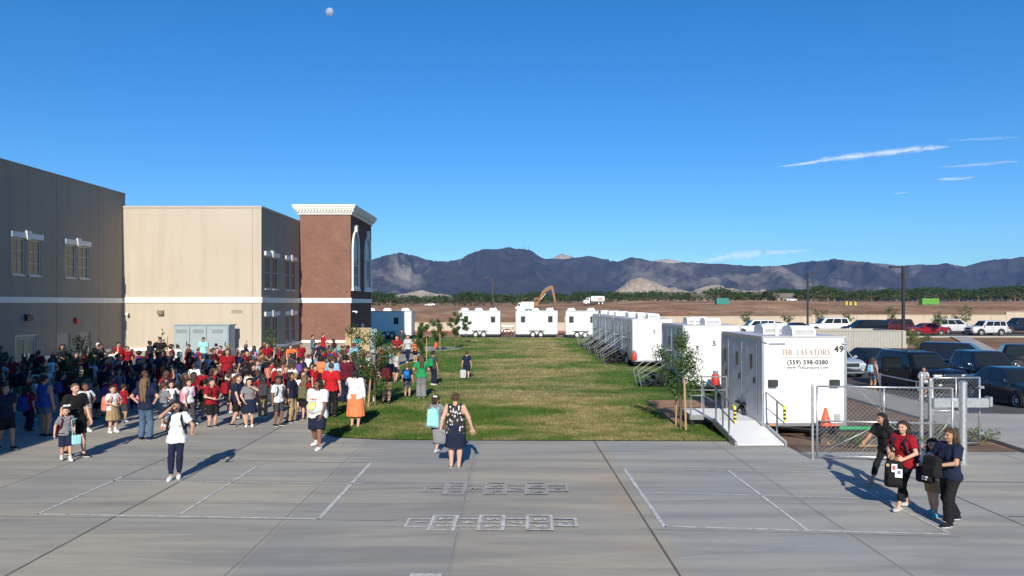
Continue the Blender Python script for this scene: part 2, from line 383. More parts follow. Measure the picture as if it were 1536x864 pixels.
def text_mesh(name, s, size, mat, bold=0.0, spacing=1.0):
    cu = bpy.data.curves.new(name, 'FONT'); cu.body = s; cu.size = size; cu.align_x = 'CENTER'; cu.align_y = 'CENTER'; cu.offset = bold; cu.space_character = spacing
    cu.resolution_u = 3
    o = bpy.data.objects.new(name, cu); col.objects.link(o)
    dg = bpy.context.evaluated_depsgraph_get(); dg.update()
    me = bpy.data.meshes.new_from_object(o.evaluated_get(dg)); me.name = name
    bpy.data.objects.remove(o); me.materials.clear(); me.materials.append(mat)
    return me
def hopscotch(x0, x1, ymid, u, mat, label):
    root = empty('hopscotch_marking', ((x0+x1)/2, ymid, .011), R(-1.3), label, 'hopscotch'); root['kind'] = 'structure'
    W = x1-x0; s = W/7; mb = MB(); ln = .055
    def rect(a0, b0, a1, b1):
        for q in (((a0,b0),(a1,b0)), ((a1,b0),(a1,b1)), ((a1,b1),(a0,b1)), ((a0,b1),(a0,b0))):
            (p, q_) = q; lo = (min(p[0],q_[0])-ln/2, min(p[1],q_[1])-ln/2); hi = (max(p[0],q_[0])+ln/2, max(p[1],q_[1])+ln/2)
            zz = .0 + .0007*rect.n; rect.n += 1
            mb.quad((lo[0],lo[1],zz), (hi[0],lo[1],zz), (hi[0],hi[1],zz), (lo[0],hi[1],zz))
    rect.n = 0
    k = 0; X = -W/2; nums = []
    for i in range(7):
        if i in (1, 3, 5):
            rect(X, -u, X+s, u); rect(X, -.001, X+s, .001); mb.quad((X-.03,-u,-.002), (X+.07,-u,-.002), (X+.07,u,-.002), (X-.03,u,-.002), 1); mb.quad((X+s-.07,-u,-.002), (X+s+.03,-u,-.002), (X+s+.03,u,-.002), (X+s-.07,u,-.002), 1); nums += [(k+1, X+s/2, u*.5), (k+2, X+s/2, -u*.5)]; k += 2
        else:
            rect(X, -u*.52, X+s, u*.52); nums.append((k+1, X+s/2, 0)); k += 1
        X += s
    mb.build('outline', [mat, faint_m], root)
    for n, x, y in nums:
        o = link('number', text_mesh('number', str(n), u*.72, mat, .010), root, (x, y, .012)); o.rotation_euler = (0, 0, R(-90))
a = G(612, 783); b = G(864, 788)
hopscotch(a[0], b[0], (a[1]+b[1])/2, .40, paint_m, 'near white painted hopscotch grid with bright lines on grey concrete')
a = G(638, 733); b = G(850, 735)
hopscotch(a[0], b[0], (a[1]+b[1])/2, .44, faint_m, 'far hopscotch grid with faded worn lines on grey concrete')

# grass blades along the near part of the lawn (uncountable)
rng = np.random.default_rng(5)
gv = []; gf = []
def inside(px, py, poly):
    c = False; n = len(poly)
    for i in range(n):
        x1, y1 = poly[i]; x2, y2 = poly[(i+1) % n]
        if (y1 > py) != (y2 > py) and px < (x2-x1)*(py-y1)/(y2-y1)+x1: c = not c
    return c
cnt = 0
while cnt < 90000:
    y = 19.5 + 9*rng.random()**1.6 if cnt < 42000 else 1/rng.uniform(1/77.0, 1/19.5); x = rng.uniform(-6.6, 6.1)
    if not inside(x, y, g_edge + [(6.05, 78), (-6.45, 78)]): continue
    if x > 4.9 and 22.3 < y < 28: continue
    hgt = rng.uniform(.03, .085); w = rng.uniform(.008, .018)*max(1, y/24); hgt *= max(.8, min(1.2, y/30)); a = rng.uniform(0, 6.28); dx, dy = math.cos(a)*w, math.sin(a)*w
    lx, ly = rng.normal(0, .018, 2); n = len(gv)
    gv += [(x-dx, y-dy, .015), (x+dx, y+dy, .015), (x+lx, y+ly, .018+hgt)]; gf.append((n, n+1, n+2)); cnt += 1
gme = bpy.data.meshes.new('grass'); gme.from_pydata(gv, [], gf); gme.materials.append(lawn_m)
tag(link('grass', gme), kind='stuff')
# ---------------------------------------------------------------- mountains (6 km off), pale foothills, air
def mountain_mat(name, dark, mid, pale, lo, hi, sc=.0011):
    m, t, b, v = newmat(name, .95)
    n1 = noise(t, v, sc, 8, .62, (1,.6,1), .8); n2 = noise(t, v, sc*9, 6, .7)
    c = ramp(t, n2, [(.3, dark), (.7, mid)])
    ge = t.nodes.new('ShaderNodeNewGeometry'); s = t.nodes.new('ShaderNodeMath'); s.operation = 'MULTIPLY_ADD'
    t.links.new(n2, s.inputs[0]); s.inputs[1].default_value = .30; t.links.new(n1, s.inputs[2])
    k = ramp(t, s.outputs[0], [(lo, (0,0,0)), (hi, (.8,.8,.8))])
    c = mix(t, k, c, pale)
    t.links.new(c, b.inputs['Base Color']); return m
mount_m = mountain_mat('cloud_shadow_mountain', (.020,.020,.023), (.050,.046,.047), (.27,.24,.205), .69, .88)  # cloud shadow and its sunlit gaps are put into these slope colours
foot_m = mountain_mat('granite_hill', (.26,.21,.145), (.42,.35,.255), (.55,.47,.36), .55, .8, .006)
def ridge(name, sil, r0, r1, rc, mat, seed, nu=520, nr=90, fr=.0016, amp=.75, jag=1.0, base_py=447):
    px = np.linspace(sil[0][0], sil[-1][0], nu); sy = np.interp(px, [p[0] for p in sil], [p[1] for p in sil])
    sy = sy + (fbm(px*.11, px*0+seed, seed, 4)-.5)*2.2*jag
    u = (px-CX)/F; rr = np.linspace(r0, r1, nr)
    U, Rr = np.meshgrid(u, rr, indexing='ij'); X = U*Rr; Y = Rr
    prof = np.clip(np.where(Rr < rc, (Rr-r0)/(rc-r0), 1-(Rr-rc)/(r1-rc)*.9), 0, 1)
    n = fbm(X*fr, Y*fr*.8, seed, 6, .52, True)
    prof2 = prof**1.05 * (1-amp*.5 + amp*(n-.35)*(.35+.9*np.sqrt(np.clip(1-prof, 0, 1))))
    el = prof2/Rr; mxe = el.max(axis=1, keepdims=True)
    tgt = np.maximum((HY-sy)/F, .001)[:, None]
    ker = np.ones(9)/9
    sc = (tgt/mxe)[:, 0]
    Z = prof2*sc[:, None] + H*(Rr/rc)*0 + 3
    return tag(link(name, grid_mesh(name, X, Y, Z, mat)), kind='structure')
S1 = [(-500,396),(-200,400),(0,402),(200,396),(400,399),(500,396),(556,390),(575,384),(599,378),(615,382),(637,388),(655,391),(672,391),(690,388),(705,380),(725,373),(742,374),(761,370.5),(778,373),(794,374),(804,381),(816,388),(845,388),(860,386),(882,384),(905,388),(927,392),(947,385),(962,388),(976,391),(1005,394),(1036,393),(1060,395),(1085,396),(1120,398),(1160,399),(1180,397),(1200,393.5),(1218,391),(1236,391),(1250,387.5),(1265,390),(1283,391),(1300,393),(1326,396),(1350,398),(1365,398),(1384,396),(1400,397),(1420,394.5),(1434,398),(1446,399.5),(1470,393),(1492,389.5),(1515,388),(1536,384.5),(1600,378),(1750,384),(2000,392),(2300,388)]
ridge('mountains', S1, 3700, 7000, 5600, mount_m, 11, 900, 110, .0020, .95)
ridge('far_mountains', [(790,440),(820,390),(843,380.5),(862,387),(900,420),(950,402),(985,390),(1005,388),(1028,393),(1060,396),(1100,430)], 7300, 8800, 8000, foot_m, 5, 160, 30)
ridge('foothill', [(560,447),(600,441),(632,434.5),(655,440),(700,446),(760,445),(800,447)], 2500, 3200, 2850, foot_m, 21, 160, 30, .006)
ridge('foothill', [(905,447),(925,436),(945,420),(957,415.5),(968,417),(985,424),(1003,432),(1015,431),(1030,436),(1048,444)], 2100, 2700, 2400, foot_m, 31, 200, 40, .008, .8, 1.6)
ridge('foothill', [(1020,446),(1045,434),(1062,428),(1075,427),(1095,432),(1120,436),(1146,434),(1165,440),(1200,445),(1225,447)], 2250, 2900, 2550, foot_m, 41, 200, 40, .008, .8, 1.2)
# radio masts on the summit
for i, (px, hh) in enumerate(((763.5,3.2),(767,1.6),(785,2.4),(789,1.4),(793,2.6),(757,1.5))):
    b = PT(px, 374.5, 5600); mb = MB(); tp = hh*5.6+12
    mb.tube((0,0,-6), (0,0,tp), 1.5, .8, 5)
    for k in range(3): mb.box((-2.0+k*.3, -.7, tp*(.4+.2*k)), (2.0-k*.3, .7, tp*(.4+.2*k)+.9))
    o = mb.build('radio_mast', black_metal, None, b)
    tag(o, 'thin dark radio mast on the highest mountain summit', 'radio mast', 'radio masts on the summit')
# air between here and the mountains
hz = MB().box((-7500,-200,-3), (7500,9600,720)).build('haze', M('air_base', (1,1,1), var=0))
hm = bpy.data.materials.new('air_haze'); hm.use_nodes = True; t_ = hm.node_tree; t_.nodes.clear()
o_ = t_.nodes.new('ShaderNodeOutputMaterial'); pv = t_.nodes.new('ShaderNodeVolumePrincipled')
pv.inputs['Color'].default_value = (.27,.50,1,1); pv.inputs['Density'].default_value = 5.0e-5; pv.inputs['Anisotropy'].default_value = 0.0
t_.links.new(pv.outputs[0], o_.inputs['Volume']); hz.data.materials.clear(); hz.data.materials.append(hm); hz['kind'] = 'stuff'
HAZE = hz

# moon and thin clouds, outside the haze
moon_m = bpy.data.materials.new('moon_rock'); moon_m.use_nodes = True; t_ = moon_m.node_tree; b_ = t_.nodes['Principled BSDF']
tr_ = t_.nodes.new('ShaderNodeBsdfTransparent'); ad_ = t_.nodes.new('ShaderNodeMixShader'); tc_ = t_.nodes.new('ShaderNodeTexCoord')
mk = noise(t_, tc_.outputs['Object'], .008, 3); t_.links.new(ramp(t_, mk, [(.4, (.45,.47,.50)), (.6, (.80,.82,.85))]), b_.inputs['Base Color'])
b_.inputs['Roughness'].default_value = 1; b_.inputs['Specular IOR Level'].default_value = 0
ad_.inputs[0].default_value = .42; t_.links.new(tr_.outputs[0], ad_.inputs[1]); t_.links.new(b_.outputs[0], ad_.inputs[2])
t_.links.new(ad_.outputs[0], t_.nodes['Material Output'].inputs[0])
mb = MB(); mb.lathe([(112*math.sin(R(a))+.01, -112*math.cos(R(a))) for a in range(0, 181, 10)], (0,0,0), 2, 32)
tag(mb.build('moon', moon_m, None, PT(494.5, 18, 20000), True), 'pale daytime moon high in the deep blue sky', 'moon')

cloud_mats = {}
def cloud_mat(name, sc, lo, op):
    m = bpy.data.materials.new(name); m.use_nodes = True; t = m.node_tree; b = t.nodes['Principled BSDF']
    b.inputs['Base Color'].default_value = (.86,.86,.88,1); b.inputs['Roughness'].default_value = 1; b.inputs['Specular IOR Level'].default_value = 0
    tc = t.nodes.new('ShaderNodeTexCoord'); n = noise(t, tc.outputs['Object'], sc*1.6, 8, .72, (.4, 1, 1.6), 2.2)
    lw = t.nodes.new('ShaderNodeLayerWeight'); lw.inputs[0].default_value = .5
    f = ramp(t, lw.outputs['Facing'], [(.0, (1,1,1)), (.75, (0,0,0))])
    a = ramp(t, n, [(lo, (0,0,0)), (lo+.3, (1,1,1))])
    k = mix(t, 1.0, f, a, 'MULTIPLY'); k = mix(t, 1.0, k, (op, op, op), 'MULTIPLY')
    tr = t.nodes.new('ShaderNodeBsdfTransparent'); mx = t.nodes.new('ShaderNodeMixShader')
    t.links.new(k, mx.inputs[0]); t.links.new(tr.outputs[0], mx.inputs[1]); t.links.new(b.outputs[0], mx.inputs[2])
    t.links.new(mx.outputs[0], t.nodes['Material Output'].inputs[0]); return m
def cloud(pts, depth, label, op, sc=.0022, lo=.30):
    """pts: (px, py, half height in px) along the streak; a lens-shaped lump of ice cloud at `depth` metres"""
    vs = []; fs = []; n = 14; k = len(pts)
    xs_ = np.linspace(0, k-1, 60); P_ = np.array(pts, float)
    px = np.interp(xs_, range(k), P_[:,0]); py = np.interp(xs_, range(k), P_[:,1]); hh = np.interp(xs_, range(k), P_[:,2])
    py = py + (fbm(px*.05, px*0, 3, 3)-.5)*2
    hh = hh*(.7+.7*fbm(px*.08, px*0+5, 9, 3))
    c0 = Vector(PT(px.mean(), py.mean(), depth))
    for i in range(60):
        for j in range(n):
            a = 2*math.pi*j/n
            p = Vector(PT(px[i], py[i]-hh[i]*math.sin(a), depth + hh[i]*depth/F*2.5*math.cos(a))); vs.append(p-c0)
    fs = [(i*n+j, i*n+(j+1)%n, (i+1)*n+(j+1)%n, (i+1)*n+j) for i in range(59) for j in range(n)]
    mb = MB(); mb.add(vs, fs); o = mb.build('cloud', cloud_mat('ice_cloud', sc, lo, op), None, c0, True)
    tag(o, label, 'cloud'); return o
cloud([(1168,250,.3),(1195,247,3),(1240,240,6),(1290,233,8.5),(1350,227,8),(1395,222,7),(1424,220,1)], 15000, 'longest white streak of thin cloud, slanting up to the right', .50, .0016, .34)
cloud([(1405,251,.3),(1440,249,3.5),(1480,246,4),(1515,242,4),(1530,242,.5)], 15500, 'thin wispy cloud just below and right of the longest streak', .26, .0022, .36)
cloud([(1402,270,.3),(1415,269,3.5),(1440,268,4),(1462,266,.6)], 15200, 'short bright cloud wisp, lowest of the right-hand wisps', .34, .0022, .32)
cloud([(1420,211,.3),(1470,209,4),(1500,207,5.5),(1528,205,1)], 16000, 'faint cloud wisp at the top right above the long streak', .16, .0022, .36)
cloud([(1340,291,.2),(1350,290,2),(1362,288,.3)], 15100, 'tiny faint cloud speck under the longest streak', .35)
cloud([(1040,396,1),(1090,385,10),(1140,380,11),(1190,377,5),(1215,375,1)], 17000, 'soft faint cloud just above the mountain skyline', .20, .0009, .2)

# ---------------------------------------------------------------- school building
def wall_grid(mb, org, ud, W, z0, z1, holes, nrm, depth=.14, m=0, mr=None):
    """a wall face from org along ud with rectangular openings (u0, z0, u1, z1) and reveals going in against nrm"""
    us = sorted({0, W, *[h[0] for h in holes], *[h[2] for h in holes]}); zs = sorted({z0, z1, *[h[1] for h in holes], *[h[3] for h in holes]})
    o, ud, n = Vector(org), Vector(ud), Vector(nrm); up = Vector((0,0,1)); mr = m if mr is None else mr
    for a, b in zip(us, us[1:]):
        for c, d in zip(zs, zs[1:]):
            cu, cz = (a+b)/2, (c+d)/2
            if any(h[0] < cu < h[2] and h[1] < cz < h[3] for h in holes): continue
            mb.quad(o+ud*a+up*c, o+ud*b+up*c, o+ud*b+up*d, o+ud*a+up*d, m)
    for u0, a, u1, b in holes:
        p = [o+ud*u0+up*a, o+ud*u1+up*a, o+ud*u1+up*b, o+ud*u0+up*b]
        for q, r in zip(p, p[1:]+p[:1]): mb.quad(q, r, r-n*depth, q-n*depth, mr)
def stucco(name, c, stain):
    m, t, b, v = newmat(name, .92)
    n1 = noise(t, v, .35, 5, .6); n2 = noise(t, v, 1.0, 5, .6, (1.5,1.5,.12)); n3 = noise(t, v, 30, 3, .7)
    k = mix(t, ramp(t, n1, [(.35, (0,0,0)), (.7, (.7,.7,.7))]), c, tuple(x*1.07 for x in c))
    k = mix(t, ramp(t, n2, [(.48, (0,0,0)), (.75, (.8,.8,.8))]), k, stain)
    t.links.new(k, b.inputs['Base Color']); bumpn(t, b, n3, .18, .01); return m
stucco_m = stucco('tan_stucco', (.475,.415,.335), (.41,.355,.285))
stucco_side_m = stucco('shaded_stucco', (.335,.285,.225), (.285,.245,.195))  # the tan stucco again, shade of the right-facing walls put into its colour
def brick(name, rot, c1, c2, mortar, bw=.22, bh=.075):
    m, t, b, v = newmat(name, .9)
    mp = t.nodes.new('ShaderNodeMapping'); mp.inputs['Rotation'].default_value = rot; t.links.new(v, mp.inputs[0])
    br = t.nodes.new('ShaderNodeTexBrick'); br.inputs['Scale'].default_value = 1; br.inputs['Brick Width'].default_value = bw; br.inputs['Row Height'].default_value = bh
    br.inputs['Mortar Size'].default_value = .010; br.inputs['Color1'].default_value = (*c1, 1); br.inputs['Color2'].default_value = (*c2, 1); br.inputs['Mortar'].default_value = (*mortar, 1); br.inputs['Bias'].default_value = 0
    t.links.new(mp.outputs[0], br.inputs['Vector'])
    n1 = noise(t, v, .8, 5, .65); c = mix(t, .22, br.outputs['Color'], ramp(t, n1, [(.3, (.25,.25,.25)), (.7, (.8,.8,.8))]), 'OVERLAY')
    t.links.new(c, b.inputs['Base Color']); bumpn(t, b, br.outputs['Fac'], -.3, .01); return m
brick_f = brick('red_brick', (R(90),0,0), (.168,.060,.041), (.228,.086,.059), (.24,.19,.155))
brick_s = brick('shaded_brick', (R(90),0,R(90)), (.10,.050,.042), (.15,.072,.058), (.17,.14,.125))  # the tower's red brick, side-face shade mixed into its colours
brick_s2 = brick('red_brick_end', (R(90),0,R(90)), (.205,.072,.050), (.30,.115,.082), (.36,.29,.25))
block_f = brick('grey_block', (R(90),0,0), (.27,.245,.215), (.31,.285,.25), (.24,.22,.195), .4, .2)
block_s = brick('grey_block_side', (R(90),0,R(90)), (.25,.23,.205), (.29,.265,.235), (.22,.2,.18), .4, .2)
roof_m = M('roof_membrane', (.5,.48,.44), .9, 0, .15, 1)
door_m = M('painted_steel_door', (.36,.33,.27), .55, 0, .06, 2)
pane_m = glass('dim_green_glass', (.05,.085,.06), .15)
cab_m = M('cabinet_grey_paint', (.30,.37,.40), .5, 0, .06, 1.5)

school = empty('school_building', (-15.45, 45.2, 0), 0, 'two storey tan school building with white band and red brick tower', 'school building')
SO = Vector((-15.45, 45.2, 0))
def sb(mb, name, mats, parent=None, smooth=False):
    o = mb.build(name, mats, parent or school, None, smooth); 
    if parent is None: o.location = -SO
    return o
WX, EX = -24.0, -15.45
LY = 24*F            # depth*offset of the left wall plane
def ly(px): return LY/(CX-px)
Y0, Y1 = 20.0, 45.2
# left wing: right-facing wall
holes = []; wl = []
def wl_pair(pxa, pxb, zt, zb):
    ya, yb = ly(pxa), ly(pxb); w = (yb-ya); return [(ya-Y0, zb, ya-Y0+w*.42, zt), (yb-Y0-w*.42, zb, yb-Y0, zt)]
for pa, pb in ((17.5, 60.5), (98, 132.5)): holes += wl_pair(pa, pb, 6.85, 5.08)
wl = list(holes)
dd = (ly(23)-Y0, 0.02, ly(57)-Y0, 2.13); d1 = (ly(86)-Y0, .02, ly(106)-Y0, 2.1); d2 = (ly(120)-Y0, .02, ly(136)-Y0, 2.1)
mb = MB(); wall_grid(mb, (WX, Y0, 0), (0,1,0), Y1-Y0+.3, 0, 10.42, holes+[dd, d1, d2], (1,0,0), .16)
mb.quad((WX,Y0,0), (WX-14,Y0,0), (WX-14,Y0,10.42), (WX,Y0,10.42)); mb.quad((WX,Y0,10.42), (WX-14,Y0,10.42), (WX-14,Y1+.3,10.42), (WX,Y1+.3,10.42), 1); mb.quad((WX,Y1+.3,9), (WX-14,Y1+.3,9), (WX-14,Y1+.3,10.42), (WX,Y1+.3,10.42), 0)
mb.box((WX-.42,Y0,10.42), (WX+.02,Y1+.32,10.50), 0)
sb(mb, 'west_wing_wall', [stucco_side_m, roof_m])
# front wall and its side
side_win = []
def sy(px): return 15.45*F/(CX-px)
for pa, pb, zt, zb in ((397.5,417,6.65,4.6), (428,443.5,6.65,4.6), (397.5,417,2.85,.98), (428,443.5,2.85,.98)):
    ya, yb = sy(pa), sy(pb); w = yb-ya
    side_win += [(ya-Y1, zb, ya-Y1+w*.42, zt), (yb-Y1-w*.42, zb, yb-Y1, zt)]
TY = 53.3
mb = MB(); mb.quad((WX,Y1,.0), (EX,Y1,.0), (EX,Y1,9.6), (WX,Y1,9.6), 0)
mb.quad((WX,Y1,9.6), (EX,Y1,9.6), (EX,TY+10,9.6), (WX,TY+10,9.6), 2)
sb(mb, 'front_wall', [stucco_m, stucco_side_m, roof_m])
mb = MB(); wall_grid(mb, (EX, Y1, 0), (0,1,0), TY+10-Y1, 0, 9.6, side_win, (1,0,0), .16, 0)
sb(mb, 'east_wall', [stucco_side_m])
mb = MB(); mb.box((WX+.01,Y1-.04,9.56), (EX+.04,Y1+.3,9.68)); mb.box((EX-.3,Y1+.3,9.56), (EX+.04,TY,9.68))
sb(mb, 'parapet_cap', [stucco_m])
ej = M('joint_sealant_strip', (.17,.145,.115), .9, 0, 0)    # expansion joints
for px in (84.5, 148): y = ly(px); mb = MB(); mb.box((WX+.001,y-.012,1.1), (WX+.004,y+.012,10.4)); sb(mb, 'expansion_joint', [ej])
mb = MB(); mb.box((-16.01,Y1-.004,1), (-15.99,Y1-.001,9.5)); sb(mb, 'expansion_joint', [ej])
# white band, water table, masonry base
mb = MB(); mb.box((WX-.0,Y0,3.70), (WX+.07,Y1-.075,4.0)); mb.box((WX+.07,Y1-.07,3.72), (EX+.07,Y1,4.0)); mb.box((EX,Y1+.001,3.72), (EX+.07,TY-.06,4.0))
mb.box((WX+.07,Y1-.10,3.96), (EX+.10,Y1-.002,4.04)); mb.box((EX+.001,Y1+.001,3.96), (EX+.10,TY-.1,4.04))
sb(mb, 'string_course', [white_trim])
mb = MB()
for a, b in ((Y0, ly(23)-.1), (ly(57)+.1, ly(86)-.1), (ly(106)+.1, ly(120)-.1), (ly(136)+.1, Y1-.1)): mb.box((WX+.001,a,.80), (WX+.13,b,.98))
mb.box((WX+.14,Y1-.13,.75), (EX+.13,Y1-.001,.93)); mb.box((EX+.001,Y1+.001,.75), (EX+.13,TY-.1,.93))
sb(mb, 'base_moulding', [white_trim])
mb = MB()
for a, b in ((Y0, ly(23)-.1), (ly(57)+.1, ly(86)-.1), (ly(106)+.1, ly(120)-.1), (ly(136)+.1, Y1-.1)): mb.box((WX+.001,a,.0), (WX+.08,b,.80), 1)
mb.box((WX+.10,Y1-.08,0), (EX+.08,Y1-.001,.75), 0); mb.box((EX+.001,Y1+.001,0), (EX+.08,TY-.1,.75), 1)
sb(mb, 'masonry_base', [block_f, block_s])
# windows: frame > pane, and a keystone lintel over each pair
frame_m = M('window_frame_paint', (.62,.60,.55), .5, 0, .03, 5)
def window_yz(x, y0, y1, z0, z1, lites=(2,3), pm=None):
    x -= .09; f = MB(); t = .055
    f.box((x,y0,z0), (x+.07,y0+t,z1)); f.box((x,y1-t,z0), (x+.07,y1,z1)); f.box((x,y0+t,z0), (x+.07,y1-t,z0+t)); f.box((x,y0+t,z1-t), (x+.07,y1-t,z1))
    for i in range(1, lites[0]): yy = y0+(y1-y0)*i/lites[0]; f.box((x+.02,yy-.012,z0+t), (x+.05,yy+.012,z1-t))
    for i in range(1, lites[1]): zz = z0+(z1-z0)*i/lites[1]; f.box((x+.022,y0+t,zz-.012), (x+.048,y1-t,zz+.012))
    f.box((x+.092,y0-.05,z0-.07), (x+.16,y1+.05,z0-.003))
    w = sb(f, 'window', [frame_m]); p = MB(); p.box((x+.025,y0+t,z0+t), (x+.032,y1-t,z1-t)); p.build('pane', pm or pane_m, w)
def lintel(x, y0, y1, z, h=.28):
    m_ = MB(); ym = (y0+y1)/2
    m_.box((x+.002,y0-.12,z), (x+.11,ym-.17,z+h)); m_.box((x+.002,ym+.17,z), (x+.11,y1+.12,z+h))
    m_.prism([(ym-.13,z-.05), (ym+.13,z-.05), (ym+.2,z+h+.10), (ym-.2,z+h+.10)], 0, x+.002, x+.16)
    sb(m_, 'lintel', [white_trim])
for h in wl: window_yz(WX, Y0+h[0], Y0+h[2], h[1], h[3])
for pa, pb in ((17.5, 60.5), (98, 132.5)): lintel(WX, ly(pa), ly(pb), 6.88)
dk = M('dark_window_glass', (.03,.035,.036), .25, 0, 0, spec=.3)
for h in side_win: window_yz(EX, Y1+h[0], Y1+h[2], h[1], h[3], (2,2), dk)
for pa, pb, z in ((397.5,417,6.68), (428,443.5,6.68), (397.5,417,2.88), (428,443.5,2.88)): lintel(EX, sy(pa), sy(pb), z, .26)
# doors on the left wall
def door(y0, y1, z1, glazed):
    x = WX-.12; f = MB()
    f.box((x,y0,0), (x+.10,y0+.06,z1)); f.box((x,y1-.06,0), (x+.10,y1,z1)); f.box((x,y0+.06,z1-.06), (x+.10,y1-.06,z1))
    dr = sb(f, 'door', [frame_m if glazed else door_m]); n = 2 if glazed else 1
    for i in range(n):
        a = y0+.06+(y1-y0-.12)*i/n; b = y0+.06+(y1-y0-.12)*(i+1)/n
        l = MB()
        if glazed:
            w = (b-a); l.box((x+.02,a+.01,.02), (x+.06,a+w*.2,z1-.07)); l.box((x+.02,b-w*.2,.02), (x+.06,b-.01,z1-.07))
            l.box((x+.02,a+w*.2,.02), (x+.06,b-w*.2,.4)); l.box((x+.02,a+w*.2,z1-.25), (x+.06,b-w*.2,z1-.07))
            g = MB(); g.box((x+.035,a+w*.2,.4), (x+.045,b-w*.2,z1-.25)); g.build('pane', pane_m, dr)
        else: l.box((x+.02,a+.01,.02), (x+.06,b-.01,z1-.07))
        l.build('leaf', door_m, dr)
        hd = MB(); hd.box((x+.06,(b-.2 if i == 0 else a+.1),.95), (x+.11,(b-.1 if i == 0 else a+.2),1.2)); hd.build('handle', alu, dr)
door(ly(23), ly(57), 2.13, True); door(ly(86), ly(106), 2.1, False); door(ly(120), ly(136), 2.1, False)
# wall fittings
m_ = MB(); y = ly(40); z = ZZ(477, y); m_.prism([(WX+.001,z-.14), (WX+.26,z-.10), (WX+.20,z+.12), (WX+.001,z+.18)], 1, y-.16, y+.16); sb(m_, 'wall_light', [black_metal])
m_ = MB(); y = ly(113); z = ZZ(481, y); m_.lathe([(.01,.13), (.15,.12), (.17,.05), (.17,.001)], (WX,y,z), 0, 18); sb(m_, 'alarm_bell', [M('bell_red', (.5,.03,.03), .4, 0, .05)], smooth=True)
m_ = MB(); x = PX(242, Y1); z = ZZ(469, Y1); m_.box((x-.18,Y1-.2,z-.1), (x+.18,Y1-.002,z+.14)); m_.box((x-.14,Y1-.16,z-.16), (x+.14,Y1-.002,z-.1)); sb(m_, 'wall_light', [M('bronze_fitting', (.2,.17,.13), .5)])
m_ = MB(); x = PX(355, Y1); z = ZZ(467, Y1)
for k in range(4): m_.box((x-.33,Y1-.03,z-.1+k*.055), (x+.33,Y1-.002,z-.07+k*.055))
sb(m_, 'louvre_vent', [door_m])
m_ = MB(); m_.box((-23.7,Y1-.25,3.02), (-23.55,Y1-.002,3.1)); m_.rbox((-23.62,Y1-.25,2.98), (.16,.16,.16), .07); sb(m_, 'security_camera', [white_panel])
m_ = MB(); m_.box((-18.6,48,9.62), (-17.2,50,9.95)); m_.box((-18.5,47.9,9.95), (-17.3,50.1,10.0)); sb(m_, 'roof_hatch', [alu])
# brick tower
TX0, TX1, TYB = -15.45, -11.73, 61.1
TT = 10.15
mb = MB(); mb.quad((TX0,TY,0), (TX1,TY,0), (TX1,TY,TT), (TX0,TY,TT), 0); mb.quad((TX1,TY,0), (TX1,TYB,0), (TX1,TYB,TT), (TX1,TY,TT), 1)
mb.quad((TX0,TY,9.6), (TX0,TYB,9.6), (TX0,TYB,TT), (TX0,TY,TT), 1); mb.quad((TX0,TYB,0), (TX1,TYB,0), (TX1,TYB,TT), (TX0,TYB,TT), 0)
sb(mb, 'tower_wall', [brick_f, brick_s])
mb = MB()
def ring(mb, d, z0, z1, m=0):
    mb.box((TX0-d,TY-d,z0), (TX1+d,TYB+d,z1), m)
ring(mb, .10, TT-.02, TT+.16); ring(mb, .30, TT+.30, TT+.40); ring(mb, .36, TT+.402, TT+.52); ring(mb, .42, TT+.522, TT+.66)
ring(mb, .14, TT+.162, TT+.298)
x = TX0-.1
while x < TX1+.25: mb.box((x,TY-.27,TT+.165), (x+.11,TY-.142,TT+.298)); x += .22
y = TY-.1
while y < TYB+.2: mb.box((TX1+.142,y,TT+.165), (TX1+.27,y+.11,TT+.298)); y += .22
y = TY-.1
while y < TYB: mb.box((TX0-.27,y,TT+.165), (TX0-.142,y+.11,TT+.298)); y += .22
sb(mb, 'cornice', [white_trim])
mb = MB(); mb.box((TX0+.0,TY-.07,3.70), (TX1+.07,TY-.001,4.02)); mb.box((TX1+.001,TY,3.70), (TX1+.07,TYB,4.02)); mb.box((TX0+.0,TY-.10,3.98), (TX1+.10,TY-.072,4.06)); sb(mb, 'string_course', [white_trim])
mb = MB(); mb.box((TX0+.14,TY-.1,.82), (TX1+.12,TY-.001,1.0)); mb.box((TX1+.001,TY,.82), (TX1+.12,TYB,1.0)); sb(mb, 'base_moulding', [white_trim])
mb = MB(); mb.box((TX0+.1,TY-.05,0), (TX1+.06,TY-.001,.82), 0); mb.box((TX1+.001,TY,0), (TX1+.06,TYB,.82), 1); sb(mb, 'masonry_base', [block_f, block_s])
def arch(yc, w, z0, z1, n=14):
    r = w/2; zs = z1-r*1.35
    return [(yc-r, z0), (yc+r, z0)] + [(yc+r*math.cos(math.pi*i/n), zs+1.35*r*math.sin(math.pi*i/n)) for i in range(n+1)]
